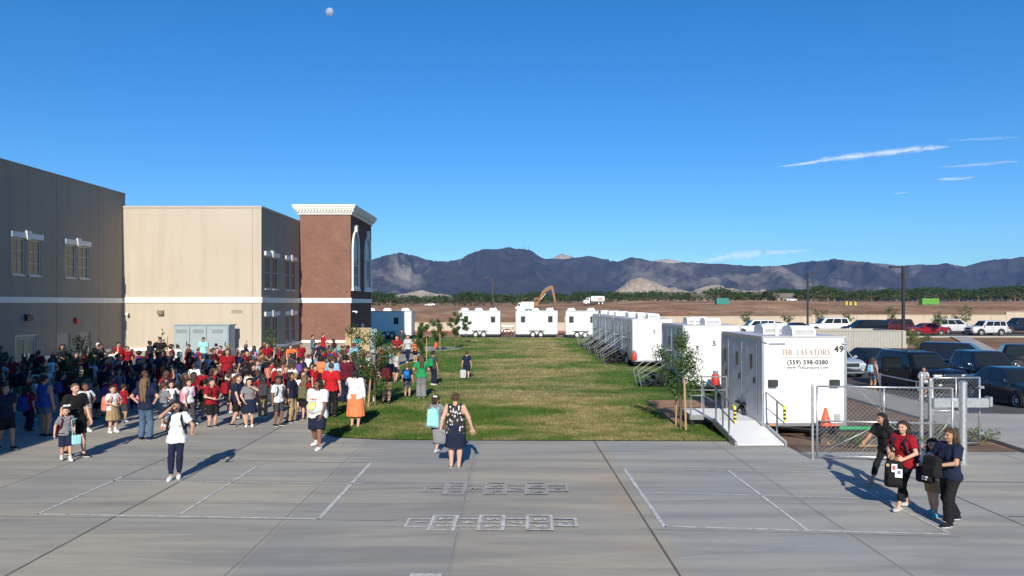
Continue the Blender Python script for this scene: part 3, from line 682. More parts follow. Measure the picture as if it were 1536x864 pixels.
for pa, pb in ((527.5,537.5), (546,555)):
    ya, yb = 11.73*F/(CX-pa), 11.73*F/(CX-pb); yc = (ya+yb)/2; w = yb-ya
    o_, i_ = arch(yc, w, 4.75, 9.1), arch(yc, w-.40, 4.95, 8.92); fr = MB(); n = len(o_)
    vs = [(TX1+d, *p) for d in (.002, .13) for p in o_] + [(TX1+d, *p) for d in (.002, .13) for p in i_]
    fs = [(n+i, n+(i+1)%n, 3*n+(i+1)%n, 3*n+i) for i in range(n)] + [(i, (i+1)%n, n+(i+1)%n, n+i) for i in range(n)] + [(2*n+i, 2*n+(i+1)%n, 3*n+(i+1)%n, 3*n+i) for i in range(n)]
    fr.add(vs, fs); fr.prism([(yc-.16,9.0), (yc+.16,9.0), (yc+.22,9.5), (yc-.22,9.5)], 0, TX1+.002, TX1+.2); fr.box((TX1+.002,yc-w/2-.1,4.6), (TX1+.18,yc+w/2+.1,4.75))
    wdw = sb(fr, 'arched_window', [white_trim])
    g = MB(); g.prism(i_, 0, TX1+.003, TX1+.03); g.build('pane', glass('sky_glass', (.05,.08,.11), .03), wdw)
    b = MB()
    for k in (-1, 0, 1): b.box((TX1+.03,yc+k*w*.2-.02,5.0), (TX1+.055,yc+k*w*.2+.02,8.3 if k else 8.8))
    for zz in (5.75, 6.5, 7.25, 8.0): b.box((TX1+.031,yc-w/2+.21,zz-.02), (TX1+.054,yc+w/2-.21,zz+.02))
    b.build('glazing_bar', frame_m, wdw)
m_ = MB(); m_.box((TX1+.002,53.9,3.05), (TX1+.25,54.0,3.12)); m_.rbox((TX1+.28,53.95,3.03), (.16,.16,.18), .07); sb(m_, 'security_camera', [white_panel])
m_ = MB(); y = 57.4; m_.box((TX1+.005,y-.5,1.05), (TX1+.05,y+.5,2.1)); sb(m_, 'electrical_panel', [M('panel_grey', (.4,.4,.38), .5)])
# another wing of the same school behind and left of the viewpoint: it shades the left end of the courtyard
mb = MB(); wall_grid(mb, (-12.62, -30, 0), (0,1,0), 47.2, 0, 10.4, [(u, z, u+1.6, z+2) for u in range(3, 40, 5) for z in (1, 5.2)], (1,0,0), .16)
mb.quad((-12.62,17.2,0), (-38,17.2,0), (-38,17.2,10.4), (-12.62,17.2,10.4)); mb.quad((-12.62,-30,10.4), (-12.62,17.2,10.4), (-38,17.2,10.4), (-38,-30,10.4)); mb.quad((-12.62,-30,0), (-38,-30,0), (-38,-30,10.4), (-12.62,-30,10.4))
sb(mb, 'south_wing_wall', [stucco_side_m])
# equipment cabinets, block gate wall
def cabinet():
    ro = empty('utility_cabinet', (PX(302, 43.6), 43.6, 0), 0, 'large pale blue-grey steel utility cabinets against the tan school wall', 'utility cabinet')
    w = 3.25; b = MB(); b.box((-w/2,0,.06), (w/2,1.0,2.36)); b.box((-w/2-.06,-.05,2.36), (w/2+.06,1.05,2.42)); b.box((-w/2-.1,-.1,0), (w/2+.1,1.1,.06)); b.build('housing', cab_m, ro)
    for i, (a, c) in enumerate(((-w/2,-w/6-.12), (-w/6-.12,w/6-.2), (w/6-.2,w/2))):
        d = MB(); d.rbox(((a+c)/2,-.035,1.22), (c-a-.06,.05,2.14), .015); dd_ = d.build('door', cab_m, ro)
        h = MB(); h.box((c-.2,-.10,1.15), (c-.15,-.06,1.4)); h.build('handle', black_metal, dd_)
        l = MB()
        for k in range(4): l.box(((a+c)/2-.32,-.075,1.92+k*.06), ((a+c)/2+.32,-.061,1.945+k*.06))
        l.build('louvre', M('cabinet_dark', (.16,.2,.22), .6), dd_)
cabinet()
gw = empty('gate_wall', (-11.4, 52.2, 0), 0, 'short tan stucco screen wall with steel gate beside the brick tower', 'screen wall')
tanw = stucco('pale_tan_stucco', (.42,.32,.19), (.36,.27,.16))
m_ = MB(); m_.box((-.45,0,0), (-.05,.4,1.55)); m_.box((-.02,.1,0), (1.25,.35,1.85)); m_.box((-.05,.05,1.85), (1.3,.4,1.93)); m_.build('wall', tanw, gw)
m_ = MB(); m_.box((1.3,.12,.1), (1.42,.3,1.9)); m_.box((1.42,.16,.15), (1.75,.22,1.85)); m_.build('gate', cab_m, gw)
# ---------------------------------------------------------------- block wall round the site, one panel run per height step
bw_m = stucco('block_wall_stucco', (.47,.40,.31), (.40,.34,.26))
def block_wall(x0, x1, y0, y1, z1, label):
    ro = empty('block_wall', (x0, y0, 0), math.atan2(y1-y0, x1-x0), label, 'wall', 'site perimeter wall'); L = math.hypot(x1-x0, y1-y0)
    m_ = MB(); m_.box((0,0,-.3), (L,.2,z1)); m_.build('wall', bw_m, ro)
    m_ = MB(); m_.box((0,-.04,z1), (L,.24,z1+.09)); m_.build('cap', bw_m, ro)
    m_ = MB(); x = 0
    while x < L: m_.box((x,-.012,0), (x+.06,-.001,z1)); x += 6
    m_.build('pilaster', M('wall_joint', (.30,.25,.19), .9, 0, .1), ro)
block_wall(-60, 7, 97, 97, 1.05, 'long tan perimeter wall behind the far white trailers')
block_wall(7, 40, 98, 98, 1.85, 'tan perimeter wall behind the trailer roofs and parked cars at centre right')
block_wall(40, 66, 98, 98, 2.05, 'tan perimeter wall behind the white SUV and dark cars')
block_wall(66, 160, 98, 98, 2.45, 'highest tan perimeter wall section at the far right')
m_ = MB(); m_.box((-60,93.5,0), (7,93.8,.16)); o = m_.build('fire_lane_kerb', M('red_kerb_paint', (.38,.10,.07), .8, 0, .2, 2)); o['kind'] = 'structure'

# ---------------------------------------------------------------- restroom trailers
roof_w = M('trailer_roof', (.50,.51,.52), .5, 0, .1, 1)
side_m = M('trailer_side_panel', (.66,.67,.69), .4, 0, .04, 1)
letter_black = M('black_lettering', (.02,.02,.02), .6, 0, 0); letter_gold = M('gold_lettering', (.27,.155,.04), .6, 0, 0)
rim_m = M('steel_rim', (.62,.62,.62), .4, .4, .1)
SER = {  # stem / hairline strokes of a classical serif capital: polygons in a unit-high box
 'T': (.82, [[(.35,0),(.48,0),(.48,.96),(.35,.96)], [(.0,.94),(.83,.94),(.83,1),(.0,1)], [(.0,.78),(.04,.78),(.07,.94),(0,.94)], [(.79,.78),(.83,.78),(.83,.94),(.76,.94)], [(.25,0),(.58,0),(.58,.035),(.25,.035)]]),
 'H': (.92, [[(.1,0),(.23,0),(.23,1),(.1,1)], [(.69,0),(.82,0),(.82,1),(.69,1)], [(.23,.49),(.69,.49),(.69,.54),(.23,.54)]] + [[(x,z),(x+.33,z),(x+.33,z+.035),(x,z+.035)] for x in (0,.59) for z in (0,.965)]),
 'E': (.70, [[(.1,0),(.23,0),(.23,1),(.1,1)], [(0,.96),(.62,.96),(.62,1),(0,1)], [(0,0),(.66,0),(.66,.04),(0,.04)], [(.23,.5),(.5,.5),(.5,.54),(.23,.54)], [(.58,.8),(.62,.8),(.62,.96),(.56,.96)], [(.60,.04),(.66,.04),(.66,.22),(.63,.22)], [(.47,.42),(.5,.42),(.5,.62),(.47,.62)]]),
 'L': (.68, [[(.1,0),(.23,0),(.23,1),(.1,1)], [(0,.965),(.33,.965),(.33,1),(0,1)], [(0,0),(.64,0),(.64,.04),(0,.04)], [(.58,.04),(.64,.04),(.64,.24),(.61,.24)]]),
 'A': (.86, [[(.08,0),(.13,0),(.45,.94),(.42,1)], [(.62,0),(.77,0),(.45,1),(.40,1)], [(.2,.33),(.68,.33),(.66,.375),(.22,.375)], [(0,0),(.24,0),(.24,.035),(0,.035)], [(.53,0),(.87,0),(.87,.035),(.53,.035)]]),
 'V': (.86, [[(.10,1),(.25,1),(.46,.12),(.43,0)], [(.73,1),(.78,1),(.46,.0),(.42,0)], [(0,.965),(.34,.965),(.34,1),(0,1)], [(.62,.965),(.87,.965),(.87,1),(.62,1)]]),
 'Y': (.82, [[(.08,1),(.23,1),(.46,.5),(.38,.44)], [(.70,1),(.75,1),(.46,.5),(.42,.46)], [(.355,0),(.485,0),(.485,.52),(.355,.52)], [(0,.965),(.32,.965),(.32,1),(0,1)], [(.58,.965),(.83,.965),(.83,1),(.58,1)], [(.25,0),(.59,0),(.59,.035),(.25,.035)]]),
 'R': (.84, [[(.1,0),(.23,0),(.23,1),(.1,1)], [(0,.965),(.3,.965),(.3,1),(0,1)], [(0,0),(.33,0),(.33,.035),(0,.035)], [(.38,.47),(.52,.47),(.84,0),(.68,0)], [(.68,0),(.9,0),(.9,.035),(.68,.035)]]),
 'O': (.98, []), ' ': (.42, [])}
def ring_poly(cx, cz, rx, rz, tx, tz, a0=0, a1=360, n=20):
    q = []
    for i in range(n):
        a, b = R(a0+(a1-a0)*i/n), R(a0+(a1-a0)*(i+1)/n)
        q.append([(cx+rx*math.cos(a), cz+rz*math.sin(a)), (cx+rx*math.cos(b), cz+rz*math.sin(b)), (cx+(rx-tx)*math.cos(b), cz+(rz-tz)*math.sin(b)), (cx+(rx-tx)*math.cos(a), cz+(rz-tz)*math.sin(a))])
    return q
SER['O'] = (.98, ring_poly(.48, .5, .46, .52, .15, .05)); SER['R'][1].extend(ring_poly(.23, .735, .48, .265, .13, .04, -90, 90, 12))
def serif_text(s, width, z, x, y):
    tot = sum(SER[c][0] for c in s)*1.0 + .10*len(s); k = width/tot; mb = MB(); X = x-width/2; big = True
    for c in s:
        w, polys = SER[c]
        for p in polys: mb.poly([(X+q[0]*k, y, z+q[1]*k*1.22) for q in p])
        X += (w+.10)*k
    return mb
def wheel(mb_parent, c, r=.34, w=.22, axis=0):
    t = MB(); t.lathe([(r*.62,-w/2), (r*.93,-w/2), (r,-w/2+.03), (r,w/2-.03), (r*.93,w/2), (r*.62,w/2)], c, axis, 20)
    o = t.build('wheel', rubber, mb_parent, None, True); autosmooth(o, 50)
    q = MB(); q.lathe([(.02,-w/2+.02), (r*.2,-w/2+.01), (r*.5,-w/2+.05), (r*.63,-w/2+.0), (r*.63,w/2), (r*.5,w/2-.05), (r*.2,w/2-.01), (.02,w/2-.02)], c, axis, 16)
    q.build('rim', rim_m, o)
    return o
def trailer(label, loc, rz, L, W=2.3, Hh=2.74, doors=(), wheels_at=None, number=None, brand=False, units=3, windows=(), wwheels=True, grp='white restroom trailers', tongue=True):
    ro = empty('restroom_trailer', loc, rz, label, 'trailer', grp); w = W/2; zb = .36
    b = MB(); b.rbox((0, L/2, (zb+Hh)/2), (W, L, Hh-zb), .03, 0); b.build('body', white_panel, ro)
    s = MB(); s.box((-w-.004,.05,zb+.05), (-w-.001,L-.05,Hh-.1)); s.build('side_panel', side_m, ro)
    t = MB()
    for x in (-w, w):
        for y in (0, L): t.box((x-.035,y-.035,zb-.02), (x+.035,y+.035,Hh-.03))
    t.box((-w-.03,-.03,zb-.06), (w+.03,-.005,zb+.03)); t.box((-w-.03,.04,Hh-.07), (-w-.006,L-.04,Hh+.02)); t.box((w+.006,.04,Hh-.07), (w+.03,L-.04,Hh+.02))
    t.box((-w-.012,0.04,zb-.04), (-w-.006,L-.04,zb+.05))
    t.build('trim', alu, ro)
    r = MB(); r.box((-w-.02,-.03,Hh-.004), (w+.02,L+.03,Hh+.03)); r.build('roof', roof_w, ro)
    c = MB(); c.box((-w+.1,.1,zb-.22), (-w+.25,L-.1,zb-.03)); c.box((w-.25,.1,zb-.22), (w-.1,L-.1,zb-.03))
    for k in range(5): c.box((-w+.25,.15+k*(L-.4)/4,zb-.18), (w-.25,.25+k*(L-.4)/4,zb-.05))
    if tongue: c.tube((-w+.4,.1,zb-.1), (0,-1.15,zb-.02), .05); c.tube((w-.4,.1,zb-.1), (0,-1.15,zb-.02), .05); c.tube((0,-1.0,.02), (0,-1.0,.62), .035); c.box((-.12,-1.25,zb-.05), (.12,-1.05,zb+.08))
    for x in (-w+.18, w-.18):
        for y in (.3, L-.3): c.tube((x,y,0.0), (x,y,zb-.1), .04); c.box((x-.12,y-.12,0), (x+.12,y+.12,.03))
    c.build('chassis', black_metal, ro)
    wa = wheels_at or (L*.48, L*.48+.82)
    if wwheels:
        for x in (-w+.02, w-.02):
            for y in wa: wheel(ro, (x, y, .33), .33, .2, 0)
            f = MB(); f.box((x-.12,wa[0]-.42,.68), (x+.12,wa[-1]+.42,.74)); f.build('mudguard', black_metal, ro)
    for i in range(units):
        y = .75+i*(L-1.3)/max(1, units-1) if units > 1 else L*.5; x = (.15, -.25, .3)[i % 3]
        q = MB(); q.prism([(y-.42,Hh+.03), (y+.42,Hh+.03), (y+.38,Hh+.24), (y+.2,Hh+.31), (y-.22,Hh+.31), (y-.39,Hh+.2)], 0, x-.33, x+.33); a = q.build('air_conditioner', white_panel, ro)
        g = MB()
        for k in range(4): g.box((x-.28,y-.432+k*.004,Hh+.07+k*.035), (x+.28,y-.42+k*.004,Hh+.085+k*.035))
        g.build('grille', M('vent_grey', (.35,.36,.37), .6), a)
    for vx, vy, vh in ((-w*.5,.5,.36), (w*.6,L-.6,.3)): v = MB(); v.tube((vx,vy,Hh), (vx,vy,Hh+vh), .055, n=10); v.build('vent_pipe', white_panel, ro)
    for yd, dw in doors:
        d = MB(); z0 = zb+.22; x = -w-.03
        d.box((x,yd,z0), (x+.024,yd+dw,z0+1.95)); dr = d.build('door', M('trailer_door', (.60,.61,.63), .4, 0, .03), ro)
        f = MB()
        for a in ((yd-.05, yd-.003), (yd+dw+.003, yd+dw+.05)): f.box((x-.004,a[0],z0-.04), (x+.022,a[1],z0+2.0))
        f.box((x-.004,yd-.003,z0+1.953), (x+.022,yd+dw+.003,z0+2.0)); f.build('frame', alu, dr)
        wn = MB(); wn.rbox((x-.004,yd+dw*.5,z0+1.45), (.012,.2,.42), .005); wn.build('window', win_glass, dr)
        h = MB(); h.box((x-.05,yd+.06,z0+.85), (x-.002,yd+.12,z0+1.02)); h.build('handle', black_metal, dr)
    for fc, u, z, ww, hh in windows:      # fc 'r' right long side, 'l' left long side
        x = (w+.012 if fc == 'r' else -w-.012); f = MB(); f.rbox((x, u, z), (.03, ww+.08, hh+.08), .012); wn = f.build('window', M('window_trim_dark', (.08,.08,.085), .5), ro)
        g = MB(); g.rbox((x+(.014 if fc == 'r' else -.014), u, z), (.012, ww, hh), .005); g.build('pane', win_glass, wn)
    sm_ = MB()
    for x in (-.39, .40): sm_.box((x-.004,-.0025,zb+.06), (x+.004,-.001,Hh-.08))
    sm_.build('panel_seam', M('panel_seam_grey', (.45,.45,.46), .6, 0, .1), ro)
    q = MB(); q.rbox((w-.22,-.02,zb+.18), (.16,.05,.2), .015); q.build('outlet_cover', M('vent_grey', (.35,.36,.37), .6), ro)
    if brand or number:
        if brand:
            sm = serif_text('THE LAVATORY', 1.40, 2.27, .06, -.006); s2 = serif_text('THE LAVATORY', 1.40, 2.272, .07, -.0075); sm.add(s2.v, s2.f); l = sm.build('lettering', letter_gold, ro)
            u = MB(); u.box((-.62,-.008,2.20), (.74,-.003,2.212)); u.build('underline', letter_gold, ro)
            for s_, sz, z, bo in (('(559) 598-0380', .17, 2.065, .006), ('www.TheLavatory.com', .115, 1.925, .002)):
                o = link('lettering', text_mesh('lettering', s_, sz, letter_black, bo, 1.08), ro, (.10, -.006, z)); o.rotation_euler = (R(90), 0, 0)
        elif number:
            sm = serif_text('THE LAVATORY', .92, 2.36, .06, -.006); sm.build('lettering', M('faded_gold_lettering', (.66,.58,.46), .5, 0, 0), ro)
            o = link('lettering', text_mesh('lettering', '(559) 598-0380', .1, M('faded_grey_lettering', (.5,.5,.5), .5, 0, 0), 0, 1.05), ro, (.08, -.006, 2.24)); o.rotation_euler = (R(90), 0, 0)
        if number:
            o = link('number', text_mesh('number', number, .25 if brand else .30, letter_black, .010, 1.1), ro, (w-.17, -.006, 2.43) if brand else (.10, -.006, 2.03)); o.rotation_euler = (R(90), 0, 0)
    if brand:
        for x in (-w+.14, w-.44):
            q = MB(); q.rbox((x+.12,-.075,1.50), (.25,.14,.19), .02); fl = q.build('floodlight', black_metal, ro)
            g = MB(); g.box((x+.02,-.149,1.43), (x+.22,-.146,1.56)); g.build('lens', win_glass, fl)
        q = MB(); q.box((-w+.16,-.05,2.58), (-w+.62,-.004,2.62)); q.tube((-w-.03,-.06,2.64), (-w+.12,-.02,2.60), .02); q.tube((w-.1,-.02,2.60), (w+.05,-.06,2.58), .025); q.build('awning_bracket', alu, ro)
        for x in (-.9, .9):
            q = MB(); q.box((x-.06,-.045,zb-.03), (x+.06,-.036,zb+.01)); q.build('marker_light', M('amber_lens', (.8,.2,.02), .3, 0, 0), ro)
    return ro
rz = R(.9)
t49 = trailer('nearest white restroom trailer numbered 49 with gold lettering on its end', (8.12, 20.4, -.02), rz, 3.7, 2.3, 2.76, [(.45,.78), (1.75,.7), (3.05,.5)], (1.7,), '49', True, 3, tongue=True)
steps_m = M('step_grating', (.03,.03,.032), .6, .3, .3, 20)
def trailer_steps(label, loc, rz=0, s=1):
    """folding black steps with two silver handrails going down to the left of a trailer door"""
    ro = empty('trailer_steps', loc, rz, label, 'steps', 'folding trailer steps with silver rails'); m_ = MB()
    for k in range(4):
        x = -.28-.30*k; z = .70-.19*k
        m_.box((x-.14,-.5,z-.03), (x+.14,.5,z)); 
    m_.build('tread', steps_m, ro); m_ = MB()
    for y in (-.52, .52): m_.tube((.0,y,.72), (-1.35,y,-.02), .045, n=4); m_.tube((-.15,y,.55), (-.55,y,.02), .03, n=4); m_.tube((-.15,y,.05), (-.75,y,.38), .03, n=4)
    m_.box((-.22,-.55,.70), (.02,.55,.74)); m_.build('stringer', black_metal, ro)
    for y in (-.54, .54):
        h = MB(); h.path([(-.02,y,.72), (-.02,y,1.62), (-.25,y,1.66), (-1.38,y,.82), (-1.52,y,.70), (-1.36,y,.02)], .014, 6); h.tube((-.02,y,1.2), (-1.42,y,.42), .009, n=6); h.build('handrail', M('rail_aluminium', (.30,.31,.32), .5, .3, .06), ro)
    m_ = MB()
    for k, (x, y, l, a) in enumerate(((-.5,-.2,1.0,.2), (-.8,.25,.9,-.3), (-1.1,-.1,.9,.5), (-.4,.35,.8,.1))): m_.cbox((x,y,.09+.05*k), (l,.16,.05), 0, 0, a)
    m_.build('folded_leg', black_metal, ro)
    return ro
rows = [(30.1, 3.9, '5', 'second white restroom trailer in the row, numbered 5, behind the sapling'), (42.5, 3.5, '5', 'third white restroom trailer in the row, with a small number 5'),
        (46.4, 3.8, None, 'fourth trailer of the receding row, mostly hidden behind the third'), (50.6, 3.8, None, 'fifth trailer of the receding row, only its roof and doors in view'),
        (54.8, 4.0, None, 'sixth trailer of the receding row, counted from trailer 49'), (59.2, 4.2, None, 'last trailer of the receding row, beside the angled one')]
sts = [('folding black steps with rails at the second trailer behind the sapling',), ('folding black steps with rails at the third trailer numbered 5',), ('folding black steps at the fourth trailer of the row',), ('folding black steps at the fifth trailer of the row',), ('folding black steps at the sixth trailer of the row',), ('farthest folding black steps at the last trailer of the row',)]
for i, (y, L, num, lab) in enumerate(rows):
    x = 8.2+.02*i-.07*(i % 2)
    trailer(lab, (x, y, 0), rz, L, 2.34, 2.76, [(.5,.75), (L*.52,.75)], None, num, False, 3 if i < 3 else 2, tongue=True)
    trailer_steps(sts[i][0], (x-1.2, y+L*.52+.4, 0), rz)
# far trailers standing side-on to the lawn
FT = 79.0
def far_trailer(label, pxa, pxb, Y, rz=0, units=2, windows=None):
    L = PX(pxb, Y)-PX(pxa, Y); wn = windows or [('r', L*.17, 1.95, .42, .62), ('r', L*.83, 1.95, .42, .62)]
    return trailer(label, (PX(pxb, Y), Y+1.15, 0), R(90)+rz, L, 2.3, 2.85, [], (L*.40, L*.40+.86), None, False, units, [('l', L-u, z, a, b) for f, u, z, a, b in wn], grp='white trailers along the far edge of the lawn', tongue=True)
far_trailer('far white trailer partly hidden behind the brick tower', 545, 617, 76, 0, 3, [('r', 3.4, 1.85, .42, .62)])
far_trailer('far white trailer just right of the two lawn-edge saplings', 688.5, 750, FT, 0, 3)
far_trailer('far white trailer in the middle, below the excavator boom', 774, 836, FT, 0, 3)
far_trailer('far white trailer set at an angle at the corner of the lawn', 851, 899, FT-1.5, R(-7), 2)
m_ = MB(); m_.path([(PX(753,FT),FT,.1), (PX(753,FT),FT,1.25), (PX(770,FT),FT,1.25), (PX(770,FT),FT,.1)], .03, 6); m_.path([(PX(753,FT),FT,.7), (PX(770,FT),FT,.7)], .03, 6)
tag(m_.build('handrail', alu), 'pale pipe handrail between the two far middle trailers', 'handrail')
m_ = MB(); rr_ = [(PX(761,FT)-.0+.6*math.cos(R(a)), FT-.4, .35+.5*math.sin(R(a))) for a in range(-20, 200, 20)]; m_.path(rr_, .06, 6)
tag(m_.build('hose', rubber), 'black hose looped on the ground between the two far middle trailers', 'hose')

# ---------------------------------------------------------------- access ramp at the nearest trailer
rp = empty('access_ramp', (6.35, 20.9, 0), R(.8), 'white access ramp with grey handrails in front of trailer 49', 'ramp')
deck_m = M('white_deck', (.78,.79,.78), .55, 0, .05, 2); rail_m = M('grey_rail', (.42,.43,.44), .4, .75, .1, 12)
tip = M('yellow_black_tape', (.75,.60,.03), .5, 0, .0)
m_ = MB(); m_.box((-.62,.0,.30), (.62,2.35,.36)); m_.box((-1.0,1.0,.30), (-.625,2.35,.36)); m_.build('platform', deck_m, rp)
m_ = MB(); m_.prism([(-1.95,.02), (0,.30), (0,.355), (-1.95,.05)], 0, -.55, .66); m_.build('ramp_deck', deck_m, rp)
m_ = MB()
for x in (-.60, .70): m_.prism([(-1.98,.0), (0,.24), (0,.42), (-1.98,.12)], 0, x-.025, x+.025)
m_.box((-1.02,.97,.22), (-.6,1.0,.36)); m_.box((-.62,-.02,.24), (.64,0.0,.36)); m_.box((-1.03,1.0,.22), (-1.0,2.4,.38)); m_.build('edge_beam', rail_m, rp)
for x, y in ((-.58,.1), (.6,.1), (-.95,1.1), (-.95,2.3), (.55,2.3), (-.2,2.3)): m_ = MB(); m_.box((x-.04,y-.04,0), (x+.04,y+.04,.30)); m_.box((x-.1,y-.1,0), (x+.1,y+.1,.02)); m_.build('support_leg', black_metal, rp)
def rail(pts, posts, r=.024, mid=True):
    h = MB(); h.path(pts, r, 8)
    if mid: h.path([(p[0],p[1],p[2]-.42) for p in pts], r*.8, 8)
    for p, z0 in posts: h.tube((p[0],p[1],z0), p, r, n=8)
    h.build('handrail', rail_m, rp)
rail([(-.60,.0,1.32), (-.60,-1.85,1.0)], [((-.60,-1.4,1.08), .15), ((-.60,-.2,1.30), .3), ((-.6,-.85,1.18), .2)])
rail([(.70,.0,1.32), (.70,-1.85,1.0)], [((.70,-1.35,1.08), .15), ((.70,-.15,1.30), .3)])
rail([(-.60,.0,1.32), (-.62,.98,1.36), (-1.0,1.0,1.36), (-1.0,2.35,1.36), (.5,2.38,1.36)], [((-.62,.98,1.36), .3), ((-1.0,1.0,1.36), .3), ((-1.0,1.7,1.36), .3), ((-1.0,2.35,1.36), .3), ((-.3,2.36,1.36), .3), ((.5,2.38,1.36), .3)])
for x in (-.60, .70):
    m_ = MB(); m_.tube((x,-1.86,1.0), (x,-1.9,.62), .036, n=8); m_.tube((x,-1.74,1.02), (x,-1.87,1.0), .034, n=8); m_.build('warning_tape', tip, rp)
    m_ = MB(); 
    for k in range(3): m_.tube((x,-1.872-.008*k,.93-.1*k), (x,-1.876-.008*k,.88-.1*k), .038, n=8)
    m_.build('tape_stripe', black_metal, rp)

def gas_cylinder(loc, label):
    ro = empty('gas_cylinder', loc, 0, label, 'gas cylinder', 'red gas cylinders on trailer tongues'); m_ = MB(); m_.lathe([(.01,0), (.14,.0), (.16,.06), (.16,.36), (.13,.44), (.04,.48), (.01,.48)], (0,0,0), 2, 16); m_.build('tank', M('cylinder_red', (.52,.05,.03), .4, 0, .06), ro, None, True)
    m_ = MB(); m_.lathe([(.09,.46), (.10,.46), (.10,.58), (.09,.58)], (0,0,0), 2, 14); m_.tube((0,0,.46), (0,0,.56), .025); m_.build('collar', M('collar_steel', (.3,.3,.3), .5, .5), ro)
gas_cylinder((6.95, 41.7, .42), 'red gas cylinder on the tongue of the third trailer'); gas_cylinder((8.1, 29.2, .42), 'red gas cylinder on the tongue of the second trailer, behind the ramp')
def cone(loc, label, s=1.0):
    ro = empty('traffic_cone', loc, 0, label, 'traffic cone'); m_ = MB(); m_.lathe([(.15*s,.03), (.035*s,.48*s), (.02*s,.49*s)], (0,0,0), 2, 18); m_.build('body', orange_cone_m, ro, None, True)
    m_ = MB(); m_.rbox((0,0,.016), (.36*s,.36*s,.032), .012); m_.build('base', orange_cone_m, ro)
cone((8.36, 19.55, .44), 'orange traffic cone standing on the tongue of trailer 49', .95)
c_ = G(654, 522); cone((c_[0], c_[1], .02), 'orange traffic cone on the lawn behind the child with a green backpack', 1.15)

# ---------------------------------------------------------------- chain-link fence and gates
def chainlink(mb, w, h, s=.075, r=.0028, z0=0):
    c = math.sqrt(2)*s
    k = -h
    while k < w:
        for sg in (1, -1):
            # line x = k + t, z = t  (sg 1) or mirrored
            x0, t0 = (k, 0) if k >= 0 else (0, -k); x1 = min(w, k+h); t1 = x1-k
            if x1-x0 > .02:
                a, b = ((x0, t0), (x1, t1)) if sg == 1 else ((x0, h-t0), (x1, h-t1))
                mb.tube((a[0], .004*sg, z0+a[1]), (b[0], .004*sg, z0+b[1]), r, n=3, caps=False)
        k += c
wire_m = M('chain_wire', (.55,.56,.57), .4, .7, .1); dwire_m = M('dark_vinyl_wire', (.03,.035,.035), .5, 0, .1)
def gate(label, a, b, z0, z1, midrail=.5, brace=True, group='chain-link gate leaves'):
    a, b = Vector((a[0], a[1], 0)), Vector((b[0], b[1], 0)); d = b-a; w = d.length
    ro = empty('chain_link_gate', a, math.atan2(d.y, d.x), label, 'gate', group); h = z1-z0; f = MB()
    f.tube((0,0,z0), (0,0,z1), .024); f.tube((w,0,z0), (w,0,z1), .024); f.tube((0,0,z0), (w,0,z0), .022); f.tube((0,0,z1), (w,0,z1), .022)
    f.tube((0,0,z0+h*midrail), (w,0,z0+h*midrail), .019); f.tube((w*.5,0,z0+h*midrail), (w*.5,0,z1), .019)
    if brace: f.tube((.05,0,z0+.05), (w*.5,0,z0+h*midrail), .009); f.tube((w*.95,0,z0+.05), (w*.5,0,z0+h*midrail), .009)
    f.build('frame', galv, ro, None, True)
    m_ = MB(); chainlink(m_, w-.06, h-.06, .072); o = m_.build('mesh_panel', wire_m, ro, (.03, 0, z0+.03))
    for z in (z0+.25, z1-.25):
        q = MB(); q.box((w-.03,-.04,z-.03), (w+.10,.04,z+.03)); q.build('hinge', galv, ro)
    return ro
def post(label, loc, h, r=.045, group=None):
    ro = MB(); ro.tube((0,0,0), (0,0,h), r, n=16); ro.lathe([(r*1.12,h-.02), (r*1.12,h+.02), (r*.8,h+.05), (.005,h+.065)], (0,0,0), 2, 16)
    o = ro.build('fence_post', galv, None, loc); autosmooth(o, 40); tag(o, label, 'fence post', group); return o
ga, gb = (7.22, 17.35), (10.18, 16.95)
gate('front chain-link gate leaf behind the walking group', ga, gb, .09, 1.73)
post('thick galvanised gate post nearest the walking group', (10.36, 16.85, 0), 1.86, .085)
post('slim galvanised post at the free end of the front gate leaf', (7.12, 17.37, 0), 1.72, .03)
gate('rear chain-link gate leaf beside the planting bed', (10.75, 18.75), (12.05, 18.9), .10, 1.78, .5, True)
post('left galvanised post of the rear gate pair', (10.55, 18.9, -.02), 1.86, .05); post('galvanised post right beside the rear gate leaf', (10.68, 18.72, -.02), 1.75, .035)
m_ = MB(); m_.box((10.72,18.60,1.05), (12.1,18.72,1.28)); m_.box((12.1,18.55,1.08), (12.16,18.77,1.32)); tag(m_.build('lock_box', galv), 'long galvanised lock box bar across the rear gate leaf', 'lock box')
# low dark-screened fence along the pavement
fr = empty('chain_link_fence', (12.85, 22.6, 0), R(90), 'low chain-link fence with dark mesh beside the car park pavement', 'fence'); W_ = 30
m_ = MB(); chainlink(m_, W_, 1.12, .09, .004, .05); m_.build('mesh_panel', dwire_m, fr)
m_ = MB(); m_.tube((0,0,1.2), (W_,0,1.2), .022); m_.tube((0,0,.06), (W_,0,.06), .01); m_.build('top_rail', galv, fr)
for k in range(11):
    q = MB(); q.tube((k*3,0,0), (k*3,0,1.24), .03); q.build('post', galv, fr)
post('fence corner post at the near end of the low dark fence', (12.85, 22.5, -.02), 1.3, .045)
m_ = MB(); m_.rbox((9.9,21.0,.12), (1.6,.12,.09), .03); tag(m_.build('pipe', M('green_pipe', (.02,.30,.09), .4, 0, .1)), 'bright green pipe lying on the soil behind the gate', 'pipe')
m_ = MB(); m_.tube((8.3,19.3,.0), (9.9,18.5,.02), .05); tag(m_.build('timber', wood_m), 'timber stake lying on the soil behind the front gate', 'timber')

